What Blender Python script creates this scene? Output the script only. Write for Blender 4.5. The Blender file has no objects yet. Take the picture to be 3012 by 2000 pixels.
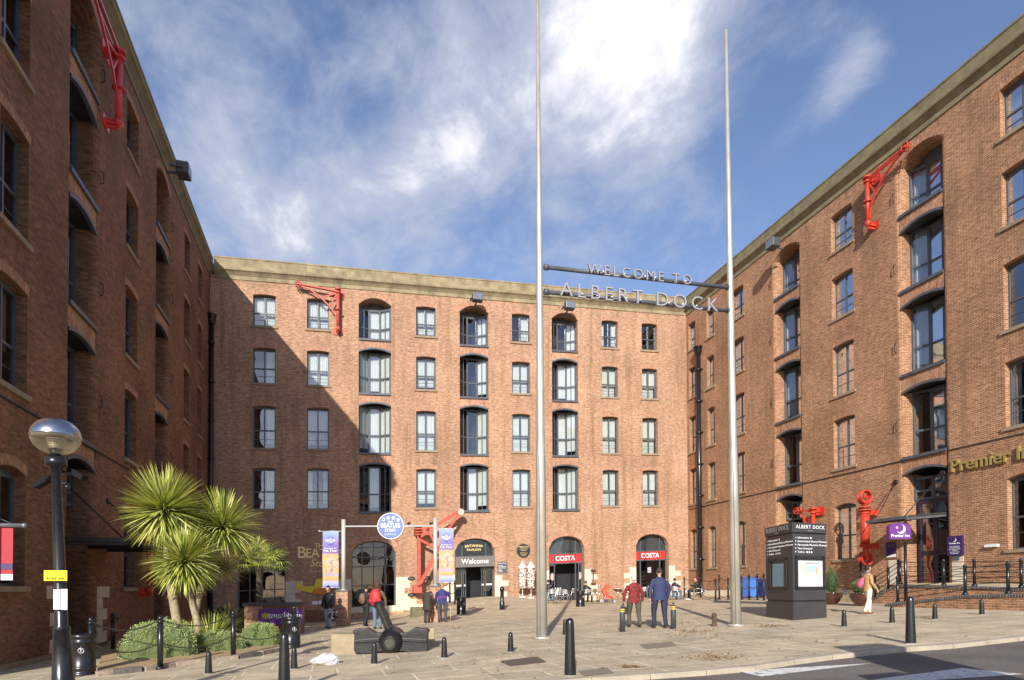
import bpy, bmesh, math, random
from mathutils import Vector, Matrix
R = math.radians
random.seed(11)
scene = bpy.context.scene
COL = scene.collection

# ------------------------------------------------------------------ camera geometry
FPX, CX, CY = 1845.0, 1506.0, 1699.0          # focal length and principal point in photo pixels
EYE = 1.5
def _cam_axes(yaw=15.55, pitch=1.06, roll=0.23):
    y, p, r = map(math.radians, (yaw, pitch, roll))
    fw = Vector((math.sin(y)*math.cos(p), math.cos(y)*math.cos(p), math.sin(p)))
    rt = Vector((math.cos(y), -math.sin(y), 0))
    up = rt.cross(fw)
    return rt*math.cos(r)-up*math.sin(r), up*math.cos(r)+rt*math.sin(r), fw
RT, UP, FW = _cam_axes()
def ray(px, py): return FW + RT*((px-CX)/FPX) - UP*((py-CY)/FPX)
def at_x(px, py, x):
    d = ray(px, py); p = d*(x/d.x); return Vector((p.x, p.y, p.z+EYE))
def at_y(px, py, y):
    d = ray(px, py); p = d*(y/d.y); return Vector((p.x, p.y, p.z+EYE))
def at_d(px, py, dist):                        # distance along the view axis
    p = ray(px, py)*dist; return Vector((p.x, p.y, p.z+EYE))
SL = 0.0415
def sig(t): return 1/(1+math.exp(-max(-30, min(30, t))))
def G(x, y):                                   # height of the ground
    xc = max(-60, min(70, x))
    z = SL*xc
    z += 0.62*math.exp(-((x-9.6)/2.9)**2/2)*math.exp(-((y-41)/5.0)**2/2)
    z -= 0.42*sig((4.2-x)/0.6)*sig((y-33)/2.0)
    return z
def gp(px, py, up=0.0):                        # point of the ground seen at a photo pixel
    d = ray(px, py); t = 20.0
    for _ in range(60):
        p = d*t
        g = G(p.x, p.y)+up-EYE
        t = max(1.0, min(80.0, 0.5*t+0.5*g/d.z))
    p = d*t
    return Vector((p.x, p.y, G(p.x, p.y)+up))
def px_size(p, n):                             # metres covered by n photo pixels at point p
    return n*(Vector((p.x, p.y, p.z-EYE)).dot(FW))/FPX

# ------------------------------------------------------------------ materials
MATS = {}
def new_mat(name):
    m = bpy.data.materials.new(name); m.use_nodes = True
    nt = m.node_tree; b = nt.nodes['Principled BSDF']
    return m, nt, b
def N(nt, t, **k):
    n = nt.nodes.new(t)
    for a, v in k.items():
        if a in n.inputs: n.inputs[a].default_value = v
        else: setattr(n, a, v)
    return n
def L(nt, a, b): nt.links.new(a, b)
def c4(c): return (c[0], c[1], c[2], 1)
def mat(name, col, rough=0.6, metal=0.0, var=0.12, scale=6.0, bump=0.0, spec=0.5, coat=0.0):
    if name in MATS: return MATS[name]
    m, nt, b = new_mat(name)
    tc = N(nt, 'ShaderNodeTexCoord'); nz = N(nt, 'ShaderNodeTexNoise', Scale=scale, Detail=6.0, Roughness=0.65)
    L(nt, tc.outputs['Object'], nz.inputs['Vector'])
    r = N(nt, 'ShaderNodeValToRGB')
    r.color_ramp.elements[0].position = 0.3; r.color_ramp.elements[1].position = 0.7
    r.color_ramp.elements[0].color = c4([x*(1-var) for x in col]); r.color_ramp.elements[1].color = c4([min(1, x*(1+var)) for x in col])
    L(nt, nz.outputs['Fac'], r.inputs['Fac']); L(nt, r.outputs['Color'], b.inputs['Base Color'])
    mr = N(nt, 'ShaderNodeMapRange'); mr.inputs['To Min'].default_value = max(0.02, rough-0.1); mr.inputs['To Max'].default_value = min(1, rough+0.1)
    L(nt, nz.outputs['Fac'], mr.inputs['Value']); L(nt, mr.outputs['Result'], b.inputs['Roughness'])
    b.inputs['Metallic'].default_value = metal
    b.inputs['Specular IOR Level'].default_value = spec
    b.inputs['Coat Weight'].default_value = coat
    if bump:
        bp = N(nt, 'ShaderNodeBump', Strength=bump, Distance=0.02)
        L(nt, nz.outputs['Fac'], bp.inputs['Height']); L(nt, bp.outputs['Normal'], b.inputs['Normal'])
    MATS[name] = m
    return m
def brick_mat(name, c1, c2, mortar, bw=0.23, rh=0.078, ms=0.012, swap=False, stain=0.35, bump=0.5, patch=(0.30, 0.19, 0.10)):
    m, nt, b = new_mat(name)
    uv = N(nt, 'ShaderNodeUVMap'); src = uv.outputs['UV']
    if swap:
        sx = N(nt, 'ShaderNodeSeparateXYZ'); cx = N(nt, 'ShaderNodeCombineXYZ')
        L(nt, src, sx.inputs[0]); L(nt, sx.outputs['X'], cx.inputs['Y']); L(nt, sx.outputs['Y'], cx.inputs['X']); src = cx.outputs[0]
    br = N(nt, 'ShaderNodeTexBrick', Scale=1.0)
    br.inputs['Color1'].default_value = c4(c1); br.inputs['Color2'].default_value = c4(c2); br.inputs['Mortar'].default_value = c4(mortar)
    br.inputs['Mortar Size'].default_value = ms; br.inputs['Mortar Smooth'].default_value = 0.3; br.inputs['Bias'].default_value = -0.1
    br.inputs['Brick Width'].default_value = bw; br.inputs['Row Height'].default_value = rh
    wob = N(nt, 'ShaderNodeTexNoise', Scale=2.5, Detail=2.0); L(nt, src, wob.inputs['Vector'])
    wm = N(nt, 'ShaderNodeMix', data_type='RGBA', blend_type='LINEAR_LIGHT'); wm.inputs['Factor'].default_value = 0.012
    L(nt, src, wm.inputs['A']); L(nt, wob.outputs['Color'], wm.inputs['B'])
    L(nt, wm.outputs['Result'], br.inputs['Vector'])
    # brick sized colour scatter
    mp = N(nt, 'ShaderNodeMapping'); mp.inputs['Scale'].default_value = (4.4, 12.8, 1); L(nt, src, mp.inputs['Vector'])
    wn = N(nt, 'ShaderNodeTexNoise', Scale=0.9, Detail=3.0, Roughness=0.8); L(nt, mp.outputs[0], wn.inputs['Vector'])
    r1 = N(nt, 'ShaderNodeValToRGB'); e = r1.color_ramp.elements
    e[0].position = 0.34; e[0].color = (0.42, 0.36, 0.36, 1); e[1].position = 0.66; e[1].color = (1.5, 1.4, 1.3, 1)
    L(nt, wn.outputs['Fac'], r1.inputs['Fac'])
    mu = N(nt, 'ShaderNodeMix', data_type='RGBA', blend_type='MULTIPLY'); mu.inputs['Factor'].default_value = 0.66
    L(nt, br.outputs['Color'], mu.inputs['A']); L(nt, r1.outputs['Color'], mu.inputs['B'])
    # broad weathering
    bn = N(nt, 'ShaderNodeTexNoise', Scale=0.35, Detail=5.0, Roughness=0.6); L(nt, src, bn.inputs['Vector'])
    r2 = N(nt, 'ShaderNodeValToRGB'); e = r2.color_ramp.elements
    e[0].position = 0.3; e[0].color = (1-stain, 1-stain*1.05, 1-stain*1.1, 1); e[1].position = 0.7; e[1].color = (1.12, 1.12, 1.1, 1)
    L(nt, bn.outputs['Fac'], r2.inputs['Fac'])
    m2 = N(nt, 'ShaderNodeMix', data_type='RGBA', blend_type='MULTIPLY'); m2.inputs['Factor'].default_value = 1.0
    L(nt, mu.outputs['Result'], m2.inputs['A']); L(nt, r2.outputs['Color'], m2.inputs['B'])
    # rain streaks stretched down the wall
    mp2 = N(nt, 'ShaderNodeMapping'); mp2.inputs['Scale'].default_value = (1.3, 0.09, 1); L(nt, uv.outputs['UV'], mp2.inputs['Vector'])
    sn = N(nt, 'ShaderNodeTexNoise', Scale=1.6, Detail=4.0, Roughness=0.6); L(nt, mp2.outputs[0], sn.inputs['Vector'])
    r3 = N(nt, 'ShaderNodeValToRGB'); e = r3.color_ramp.elements
    e[0].position = 0.50; e[0].color = (0, 0, 0, 1); e[1].position = 0.70; e[1].color = (0.6, 0.6, 0.6, 1)
    L(nt, sn.outputs['Fac'], r3.inputs['Fac'])
    m3 = N(nt, 'ShaderNodeMix', data_type='RGBA', blend_type='MIX'); L(nt, r3.outputs['Color'], m3.inputs['Factor'])
    L(nt, m2.outputs['Result'], m3.inputs['A']); m3.inputs['B'].default_value = c4([x*0.62 for x in patch])
    L(nt, m3.outputs['Result'], b.inputs['Base Color'])
    b.inputs['Roughness'].default_value = 0.88; b.inputs['Specular IOR Level'].default_value = 0.25
    inv = N(nt, 'ShaderNodeMath', operation='MULTIPLY_ADD'); inv.inputs[1].default_value = -1; inv.inputs[2].default_value = 1
    L(nt, br.outputs['Fac'], inv.inputs[0])
    ad = N(nt, 'ShaderNodeMath', operation='MULTIPLY_ADD'); ad.inputs[1].default_value = 0.6
    L(nt, wn.outputs['Fac'], ad.inputs[0]); L(nt, inv.outputs[0], ad.inputs[2])
    bp = N(nt, 'ShaderNodeBump', Strength=bump, Distance=0.012); L(nt, ad.outputs[0], bp.inputs['Height']); L(nt, bp.outputs['Normal'], b.inputs['Normal'])
    MATS[name] = m
    return m
def glass_mat(name, tint=(0.75, 0.8, 0.82), refl=0.16):
    m = bpy.data.materials.new(name); m.use_nodes = True; nt = m.node_tree
    for n in list(nt.nodes):
        if n.type == 'BSDF_PRINCIPLED': nt.nodes.remove(n)
    out = [n for n in nt.nodes if n.type == 'OUTPUT_MATERIAL'][0]
    t = N(nt, 'ShaderNodeBsdfTransparent'); t.inputs['Color'].default_value = c4(tint)
    g = N(nt, 'ShaderNodeBsdfGlossy'); g.inputs['Roughness'].default_value = 0.02; g.inputs['Color'].default_value = (0.95, 0.97, 1, 1)
    tc = N(nt, 'ShaderNodeTexCoord'); nz = N(nt, 'ShaderNodeTexNoise', Scale=0.9, Detail=1.0)
    L(nt, tc.outputs['Object'], nz.inputs['Vector'])
    bp = N(nt, 'ShaderNodeBump', Strength=0.25, Distance=0.03); L(nt, nz.outputs['Fac'], bp.inputs['Height']); L(nt, bp.outputs['Normal'], g.inputs['Normal'])
    fr = N(nt, 'ShaderNodeFresnel', IOR=1.5)
    ma = N(nt, 'ShaderNodeMath', operation='MULTIPLY_ADD'); ma.inputs[1].default_value = 1.0; ma.inputs[2].default_value = refl; ma.use_clamp = True
    ma.inputs[1].default_value = 0.55; L(nt, fr.outputs[0], ma.inputs[0])
    mx = N(nt, 'ShaderNodeMixShader'); L(nt, ma.outputs[0], mx.inputs[0]); L(nt, t.outputs[0], mx.inputs[1]); L(nt, g.outputs[0], mx.inputs[2])
    L(nt, mx.outputs[0], out.inputs['Surface'])
    MATS[name] = m
    return m
BRICK = brick_mat('brick', (0.48, 0.265, 0.17), (0.33, 0.165, 0.10), (0.50, 0.40, 0.29), stain=0.22)
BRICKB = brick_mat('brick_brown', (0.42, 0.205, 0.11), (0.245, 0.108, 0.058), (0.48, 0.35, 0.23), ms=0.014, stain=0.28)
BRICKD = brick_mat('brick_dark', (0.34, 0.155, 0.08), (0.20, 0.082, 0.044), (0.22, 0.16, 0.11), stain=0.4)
SOLDIER = brick_mat('brick_soldier', (0.60, 0.31, 0.20), (0.42, 0.19, 0.12), (0.55, 0.42, 0.32), swap=True)
SOLDIERB = brick_mat('brick_soldier_brown', (0.54, 0.27, 0.15), (0.36, 0.16, 0.09), (0.46, 0.36, 0.26), swap=True)
BLUEB = brick_mat('blue_engineering_brick', (0.09, 0.085, 0.095), (0.05, 0.05, 0.055), (0.30, 0.28, 0.25), swap=True, bw=0.35, rh=0.085, stain=0.2, patch=(0.1, 0.1, 0.09))
SAND = mat('sandstone', (0.27, 0.22, 0.13), 0.9, var=0.42, scale=1.6, bump=0.35)
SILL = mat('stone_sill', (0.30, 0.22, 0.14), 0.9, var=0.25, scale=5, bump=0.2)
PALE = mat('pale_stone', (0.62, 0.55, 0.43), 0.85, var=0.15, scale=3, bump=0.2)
SANDB = mat('dark_sandstone', (0.20, 0.165, 0.09), 0.9, var=0.3, scale=1.6, bump=0.35)
FRAME = mat('frame_grey_paint', (0.085, 0.095, 0.105), 0.35, var=0.1)
LEAD = mat('lead_grey', (0.085, 0.09, 0.105), 0.45, var=0.25, scale=3)
BLACKP = mat('black_gloss_paint', (0.012, 0.012, 0.014), 0.28, var=0.3, scale=12, spec=0.6, bump=0.04)
IRON = mat('black_iron', (0.02, 0.018, 0.018), 0.45, var=0.4, scale=15)
RUST = mat('rusty_chain', (0.12, 0.045, 0.03), 0.7, var=0.4, scale=20)
REDP = mat('red_paint', (0.50, 0.045, 0.02), 0.45, var=0.32, scale=5, spec=0.5, bump=0.15)
PINKP = mat('faded_red_paint', (0.48, 0.085, 0.055), 0.5, var=0.3, scale=5, bump=0.15)
CURTG = mat('dimmed_curtain', (0.26, 0.26, 0.27), 0.9, var=0.15, scale=4)  # curtains of the side windows, dimness under glancing sun put into the colour
CURT = mat('curtain_fabric', (0.78, 0.77, 0.72), 0.9, var=0.05, scale=4)
NET = mat('net_curtain', (0.62, 0.63, 0.62), 0.9, var=0.22, scale=14)
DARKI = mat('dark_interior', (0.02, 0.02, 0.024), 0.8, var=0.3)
STEEL = mat('brushed_steel', (0.66, 0.64, 0.58), 0.4, metal=0.35, var=0.06)
ALU = mat('aluminium', (0.75, 0.75, 0.76), 0.25, metal=1.0, var=0.08)
WHITE = mat('white_paint', (0.8, 0.8, 0.8), 0.5, var=0.03)
GOLD = mat('gold_letters', (0.36, 0.27, 0.09), 0.45, metal=0.25, var=0.1)
GOLDP = mat('pale_gold_letters', (0.98, 0.76, 0.34), 0.5, var=0.05)
GLASS = glass_mat('window_glass', refl=0.13)
GLASSD = glass_mat('door_glass', (0.35, 0.38, 0.4), 0.05)

# ------------------------------------------------------------------ mesh builder
class MB:
    def __init__(s): s.v = []; s.f = []; s.sm = []; s.mi = []; s.uv = []
    def add(s, vs, fs, smooth=False, mi=0, uvs=None):
        o = len(s.v); s.v += [tuple(v) for v in vs]
        for k, f in enumerate(fs):
            s.f.append([i+o for i in f]); s.sm.append(smooth); s.mi.append(mi); s.uv.append(uvs[k] if uvs else None)
        return s
    def box(s, x0, x1, y0, y1, z0, z1, mi=0):
        v = [(x, y, z) for z in (z0, z1) for y in (y0, y1) for x in (x0, x1)]
        return s.add(v, [(0, 2, 3, 1), (4, 5, 7, 6), (0, 1, 5, 4), (2, 6, 7, 3), (0, 4, 6, 2), (1, 3, 7, 5)], mi=mi)
    def bar(s, p, q, w, h, mi=0, up=(0, 0, 1)):
        p, q = Vector(p), Vector(q); d = (q-p).normalized(); u = Vector(up)
        if abs(d.dot(u)) > 0.98: u = Vector((0, 1, 0))
        a = d.cross(u).normalized(); b = a.cross(d).normalized()
        vs = [c+a*i*w/2+b*j*h/2 for c in (p, q) for i, j in ((-1, -1), (1, -1), (1, 1), (-1, 1))]
        return s.add(vs, [(0, 3, 2, 1), (4, 5, 6, 7), (0, 1, 5, 4), (1, 2, 6, 5), (2, 3, 7, 6), (3, 0, 4, 7)], mi=mi)
    def tube(s, pts, r, n=10, mi=0, cap=True, smooth=True):
        pts = [Vector(p) for p in pts]; k = len(pts)
        rs = list(r) if isinstance(r, (list, tuple)) else [r]*k
        vs = []; a = None
        for i, p in enumerate(pts):
            d = (pts[min(i+1, k-1)]-pts[max(i-1, 0)])
            d = d.normalized() if d.length > 1e-9 else Vector((0, 0, 1))
            if a is None:
                t = Vector((0, 0, 1)) if abs(d.z) < 0.9 else Vector((1, 0, 0)); a = d.cross(t).normalized()
            else:
                a = (a-d*a.dot(d)); a = a.normalized() if a.length > 1e-6 else d.orthogonal().normalized()
            b = d.cross(a)
            vs += [p+(a*math.cos(2*math.pi*j/n)+b*math.sin(2*math.pi*j/n))*rs[i] for j in range(n)]
        fs = [(i*n+j, i*n+(j+1) % n, (i+1)*n+(j+1) % n, (i+1)*n+j) for i in range(k-1) for j in range(n)]
        s.add(vs, fs, smooth, mi)
        if cap:
            o = len(s.v)-len(vs)
            s.f.append([o+j for j in range(n)][::-1]); s.f.append([o+(k-1)*n+j for j in range(n)])
            s.sm += [False, False]; s.mi += [mi, mi]; s.uv += [None, None]
        return s
    def lathe(s, prof, c=(0, 0, 0), n=20, mi=0, sx=1, sy=1):
        c = Vector(c); k = len(prof)
        vs = [c+Vector((r*math.cos(2*math.pi*j/n)*sx, r*math.sin(2*math.pi*j/n)*sy, z)) for r, z in prof for j in range(n)]
        fs = [(i*n+j, i*n+(j+1) % n, (i+1)*n+(j+1) % n, (i+1)*n+j) for i in range(k-1) for j in range(n)]
        if prof[0][0] > 1e-4: fs.append(tuple(range(n))[::-1])
        if prof[-1][0] > 1e-4: fs.append(tuple((k-1)*n+j for j in range(n)))
        return s.add(vs, fs, True, mi)
    def sphere(s, c, r, n=14, m=9, mi=0, sc=(1, 1, 1)):
        c = Vector(c); vs = []; fs = []
        for i in range(m+1):
            t = math.pi*i/m
            for j in range(n):
                p = 2*math.pi*j/n
                vs.append(c+Vector((math.sin(t)*math.cos(p)*sc[0], math.sin(t)*math.sin(p)*sc[1], math.cos(t)*sc[2]))*r)
        fs = [(i*n+j, (i+1)*n+j, (i+1)*n+(j+1) % n, i*n+(j+1) % n) for i in range(m) for j in range(n)]
        return s.add(vs, fs, True, mi)
    def prism(s, poly, axis, t0, t1, mi=0):        # poly of 2D points, extruded on an axis
        n = len(poly)
        def mk(a, b, t):
            return {'x': (t, a, b), 'y': (a, t, b), 'z': (a, b, t)}[axis]
        vs = [mk(a, b, t0) for a, b in poly]+[mk(a, b, t1) for a, b in poly]
        fs = [tuple(range(n)), tuple(range(2*n-1, n-1, -1))]+[(i, i+n, (i+1) % n+n, (i+1) % n) for i in range(n)]
        return s.add(vs, fs, mi=mi)
    def ring(s, c, R0, r, axis='y', n=20, m=6, mi=0):
        c = Vector(c); pts = []
        for i in range(n+1):
            t = 2*math.pi*i/n; a, b = R0*math.cos(t), R0*math.sin(t)
            pts.append(c+Vector({'x': (0, a, b), 'y': (a, 0, b), 'z': (a, b, 0)}[axis]))
        return s.tube(pts, r, m, mi, cap=False)
    def build(s, name, mats, parent=None, xf=None, loc=None, fix=True):
        me = bpy.data.meshes.new(name)
        uvs = []
        for f, fu in zip(s.f, s.uv):
            if fu: uvs += fu; continue
            p = [Vector(s.v[i]) for i in f]
            nn = Vector((0, 0, 0))
            for i in range(len(p)): nn += p[i].cross(p[(i+1) % len(p)])
            ax = max(range(3), key=lambda k: abs(nn[k]))
            for q in p: uvs.append((q.y, q.z) if ax == 0 else (q.x, q.z) if ax == 1 else (q.x, q.y))
        vs = [tuple(xf(Vector(v))) for v in s.v] if xf else s.v
        me.from_pydata(vs, [], s.f)
        ul = me.uv_layers.new(name='UVMap')
        for i, u in enumerate(uvs): ul.data[i].uv = u
        me.polygons.foreach_set('use_smooth', s.sm); me.polygons.foreach_set('material_index', s.mi)
        for m in (mats if isinstance(mats, (list, tuple)) else [mats]): me.materials.append(m)
        if fix:
            bm = bmesh.new(); bm.from_mesh(me); bmesh.ops.recalc_face_normals(bm, faces=bm.faces); bm.to_mesh(me); bm.free()
        me.update()
        o = bpy.data.objects.new(name, me); COL.objects.link(o)
        if parent: o.parent = parent
        if loc: o.location = loc
        return o
def tag(o, label=None, cat=None, group=None, kind=None):
    if label: o['label'] = label
    if cat: o['category'] = cat
    if group: o['group'] = group
    if kind: o['kind'] = kind
    return o
def thing(name, label, cat, loc=(0, 0, 0), rz=0.0, group=None):
    o = bpy.data.objects.new(name, None); COL.objects.link(o)
    o.location = loc; o.rotation_euler = (0, 0, rz); o.empty_display_size = 0.3
    return tag(o, label, cat, group)
def copy_tree(o, parent=None):
    c = o.copy(); COL.objects.link(c); c.parent = parent
    for ch in o.children: copy_tree(ch, c)
    return c
def place(o, loc, rz=0.0, label=None):
    o.location = loc; o.rotation_euler = (0, 0, rz)
    if label: o['label'] = label
    return o
def text_mb(txt, size=1.0, depth=0.01, bold=0.0, align='CENTER', shear=0.0, spacing=1.0):
    cu = bpy.data.curves.new('lettering_curve', 'FONT'); cu.body = txt; cu.size = size; cu.extrude = depth/2
    cu.offset = bold*size; cu.align_x = align; cu.align_y = 'CENTER'; cu.shear = shear; cu.space_character = spacing; cu.resolution_u = 3
    o = bpy.data.objects.new('lettering_tmp', cu); COL.objects.link(o)
    dg = bpy.context.evaluated_depsgraph_get(); dg.update()
    me = bpy.data.meshes.new_from_object(o.evaluated_get(dg))
    mb = MB(); mb.add([v.co for v in me.vertices], [tuple(p.vertices) for p in me.polygons])
    bpy.data.objects.remove(o); bpy.data.curves.remove(cu); bpy.data.meshes.remove(me)
    # stand it up: text x -> x, text y -> z, front faces -y
    mb.v = [(x, -z, y) for x, y, z in mb.v]
    return mb
def text(name, txt, size, m, parent, pos=(0, 0, 0), rz=0.0, depth=0.012, sx=1.0, **k):
    mb = text_mb(txt, size, depth, **k); c, s_ = math.cos(rz), math.sin(rz); p = Vector(pos)
    mb.v = [(p.x+x*sx*c-y*s_, p.y+x*sx*s_+y*c, p.z+z) for x, y, z in mb.v]
    return mb.build(name, m, parent, fix=False)
# tuning numbers
CL, SKYT, SKYS, SUNE, EXPO = 4.7, (1.28, 1.20, 1.30, 1), 0.105, 4.6, 0.40
CLOUDS = [(1820, 30, 6.5, 0.66), (2050, 20, 4.0, 0.20), (1560, 120, 5, 0.14), (1720, 300, 7.0, 0.22), (1950, 420, 6.0, 0.12), (420, 250, 9, 0.20), (620, 520, 8, 0.16), (860, 540, 5, 0.16), (700, 760, 10, 0.14), (1000, 820, 10, 0.09), (1370, 380, 3.2, 0.30), (1200, 540, 3.2, 0.28), (1330, 110, 3.5, 0.16), (1050, 170, 4, 0.14),
          (1130, 330, 4, -0.10), (2570, 140, 1.6, 0.34), (2500, 220, 1.8, 0.32), (2420, 310, 1.8, 0.28), (2320, 390, 2.0, 0.20), (2650, 120, 7, -0.16), (2260, 240, 3.0, -0.34), (2120, 420, 2.4, -0.14), (2150, 560, 8, 0.02), (1950, 640, 8, 0.16), (1600, 650, 8, 0.12)]
CLOUDS_BEHIND = [((-0.45, -1.0, 0.30), 22, 0.30), ((0.6, -0.8, 0.3), 18, 0.15)]  # unseen cloud banks behind the camera, added to brighten window reflections
NZ1 = (2.0, 10, 0.60, (1, 0.75, 1), 0.5, (3.1, 1.7, 0), 0.25)
NZ2 = (5.5, 9, 0.66, (1, 0.7, 1), 0.9, (0.3, 4.2, 0), 0.3)
NCON, RMP = 2.35, (0.46, 1.16)
# ------------------------------------------------------------------ world, sun, camera
SUN_EL, SUN_DIR = R(23.9), Vector((0.384, 0.923, 0))      # direction the light travels over the ground
to_sun = Vector((-SUN_DIR.x*math.cos(SUN_EL), -SUN_DIR.y*math.cos(SUN_EL), math.sin(SUN_EL)))
w = bpy.data.worlds.new('World'); scene.world = w; w.use_nodes = True
nt = w.node_tree; bg = nt.nodes['Background']
sky = N(nt, 'ShaderNodeTexSky', sky_type='NISHITA'); sky.sun_disc = False
sky.sun_elevation = SUN_EL; sky.sun_rotation = math.atan2(to_sun.x, to_sun.y) % (2*math.pi)
sky.air_density = 1.0; sky.dust_density = 0.4; sky.ozone_density = 2.0
tcw = N(nt, 'ShaderNodeTexCoord')
def vmath(op, a=None, b=None):
    n = N(nt, 'ShaderNodeVectorMath', operation=op)
    for i, q in enumerate((a, b)):
        if q is None: continue
        if isinstance(q, (tuple, list, Vector)): n.inputs[i].default_value = tuple(q)
        else: L(nt, q, n.inputs[i])
    return n
def fmath(op, a=None, b=None, c=None, clamp=False):
    n = N(nt, 'ShaderNodeMath', operation=op); n.use_clamp = clamp
    for i, q in enumerate((a, b, c)):
        if q is None: continue
        if isinstance(q, (int, float)): n.inputs[i].default_value = q
        else: L(nt, q, n.inputs[i])
    return n.outputs[0]
gen = tcw.outputs['Generated']
# clouds lie on a plane high above: divide by height
sep = N(nt, 'ShaderNodeSeparateXYZ'); L(nt, gen, sep.inputs[0])
hz = fmath('MAXIMUM', fmath('ADD', sep.outputs['Z'], 0.10), 0.03)
cxy = N(nt, 'ShaderNodeCombineXYZ'); L(nt, fmath('DIVIDE', sep.outputs['X'], hz), cxy.inputs[0]); L(nt, fmath('DIVIDE', sep.outputs['Y'], hz), cxy.inputs[1])
def noise(scale, detail, rough, stretch, rot, off=(0, 0, 0), dist=0.0):
    mp = N(nt, 'ShaderNodeMapping'); mp.inputs['Scale'].default_value = stretch; mp.inputs['Rotation'].default_value = (0, 0, rot); mp.inputs['Location'].default_value = off
    L(nt, cxy.outputs[0], mp.inputs['Vector'])
    n = N(nt, 'ShaderNodeTexNoise', Scale=scale, Detail=detail, Roughness=rough, Distortion=dist); L(nt, mp.outputs[0], n.inputs['Vector'])
    return n.outputs['Fac']
n1 = noise(*NZ1)
n2 = noise(*NZ2)
fld = fmath('ADD', fmath('MULTIPLY', fmath('SUBTRACT', fmath('ADD', fmath('MULTIPLY', n1, 0.55), fmath('MULTIPLY', n2, 0.45)), 0.5), NCON), 0.5)
def blob(px, py, rad, amp, aniso=None):
    """a cloud bank round one direction of the sky; rad in degrees"""
    d = ray(px, py).normalized()
    dt = vmath('DOT_PRODUCT', gen, d).outputs['Value']
    k = 1/(1-math.cos(R(rad)))
    g = fmath('POWER', 2.71828, fmath('MULTIPLY', fmath('SUBTRACT', 1.0, dt), -k))
    return fmath('MULTIPLY', g, amp)
tot = fld
for b_ in CLOUDS: tot = fmath('ADD', tot, blob(*b_))
for d_, rad_, amp_ in CLOUDS_BEHIND:
    dt_ = vmath('DOT_PRODUCT', gen, Vector(d_).normalized()).outputs['Value']
    tot = fmath('ADD', tot, fmath('MULTIPLY', fmath('POWER', 2.71828, fmath('MULTIPLY', fmath('SUBTRACT', 1.0, dt_), -1/(1-math.cos(R(rad_))))), amp_))
ramp = N(nt, 'ShaderNodeMapRange', interpolation_type='SMOOTHSTEP'); ramp.inputs['From Min'].default_value = RMP[0]; ramp.inputs['From Max'].default_value = RMP[1]
L(nt, tot, ramp.inputs['Value'])
dens = fmath('MULTIPLY', ramp.outputs['Result'], 0.97)
core = N(nt, 'ShaderNodeMapRange', interpolation_type='SMOOTHSTEP'); core.inputs['From Min'].default_value = 0.95; core.inputs['From Max'].default_value = 1.55
core.inputs['To Min'].default_value = 0.0; core.inputs['To Max'].default_value = 1.0
L(nt, tot, core.inputs['Value'])
ccol = N(nt, 'ShaderNodeMix', data_type='RGBA'); L(nt, core.outputs['Result'], ccol.inputs['Factor'])
ccol.inputs['A'].default_value = (CL*0.88, CL*0.95, CL*1.17, 1); ccol.inputs['B'].default_value = (CL*2.3, CL*2.25, CL*2.2, 1)
skc = N(nt, 'ShaderNodeMix', data_type='RGBA', blend_type='MULTIPLY'); skc.inputs['Factor'].default_value = 1.0
L(nt, sky.outputs['Color'], skc.inputs['A']); skc.inputs['B'].default_value = SKYT
mxs = N(nt, 'ShaderNodeMix', data_type='RGBA'); L(nt, dens, mxs.inputs['Factor']); L(nt, skc.outputs['Result'], mxs.inputs['A']); L(nt, ccol.outputs['Result'], mxs.inputs['B'])
L(nt, mxs.outputs['Result'], bg.inputs['Color']); bg.inputs['Strength'].default_value = SKYS

sd = bpy.data.lights.new('sun', 'SUN'); sd.energy = SUNE; sd.angle = R(0.53); sd.color = (1.0, 0.945, 0.86)
so = bpy.data.objects.new('sun', sd); COL.objects.link(so); so.location = (0, 0, 40)
so.rotation_euler = to_sun.to_track_quat('Z', 'Y').to_euler()

cd = bpy.data.cameras.new('camera'); cam = bpy.data.objects.new('camera', cd); COL.objects.link(cam); scene.camera = cam
cd.sensor_width = 36; cd.lens = FPX/3012*36; cd.shift_y = (CY-1000)/3012; cd.clip_end = 3000; cd.clip_start = 0.1
mw = Matrix((RT, UP, -FW)).transposed().to_4x4(); mw.translation = Vector((0, 0, EYE)); cam.matrix_world = mw
scene.view_settings.view_transform = 'Standard'; scene.view_settings.look = 'None'; scene.view_settings.exposure = EXPO; scene.view_settings.gamma = 1
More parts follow.
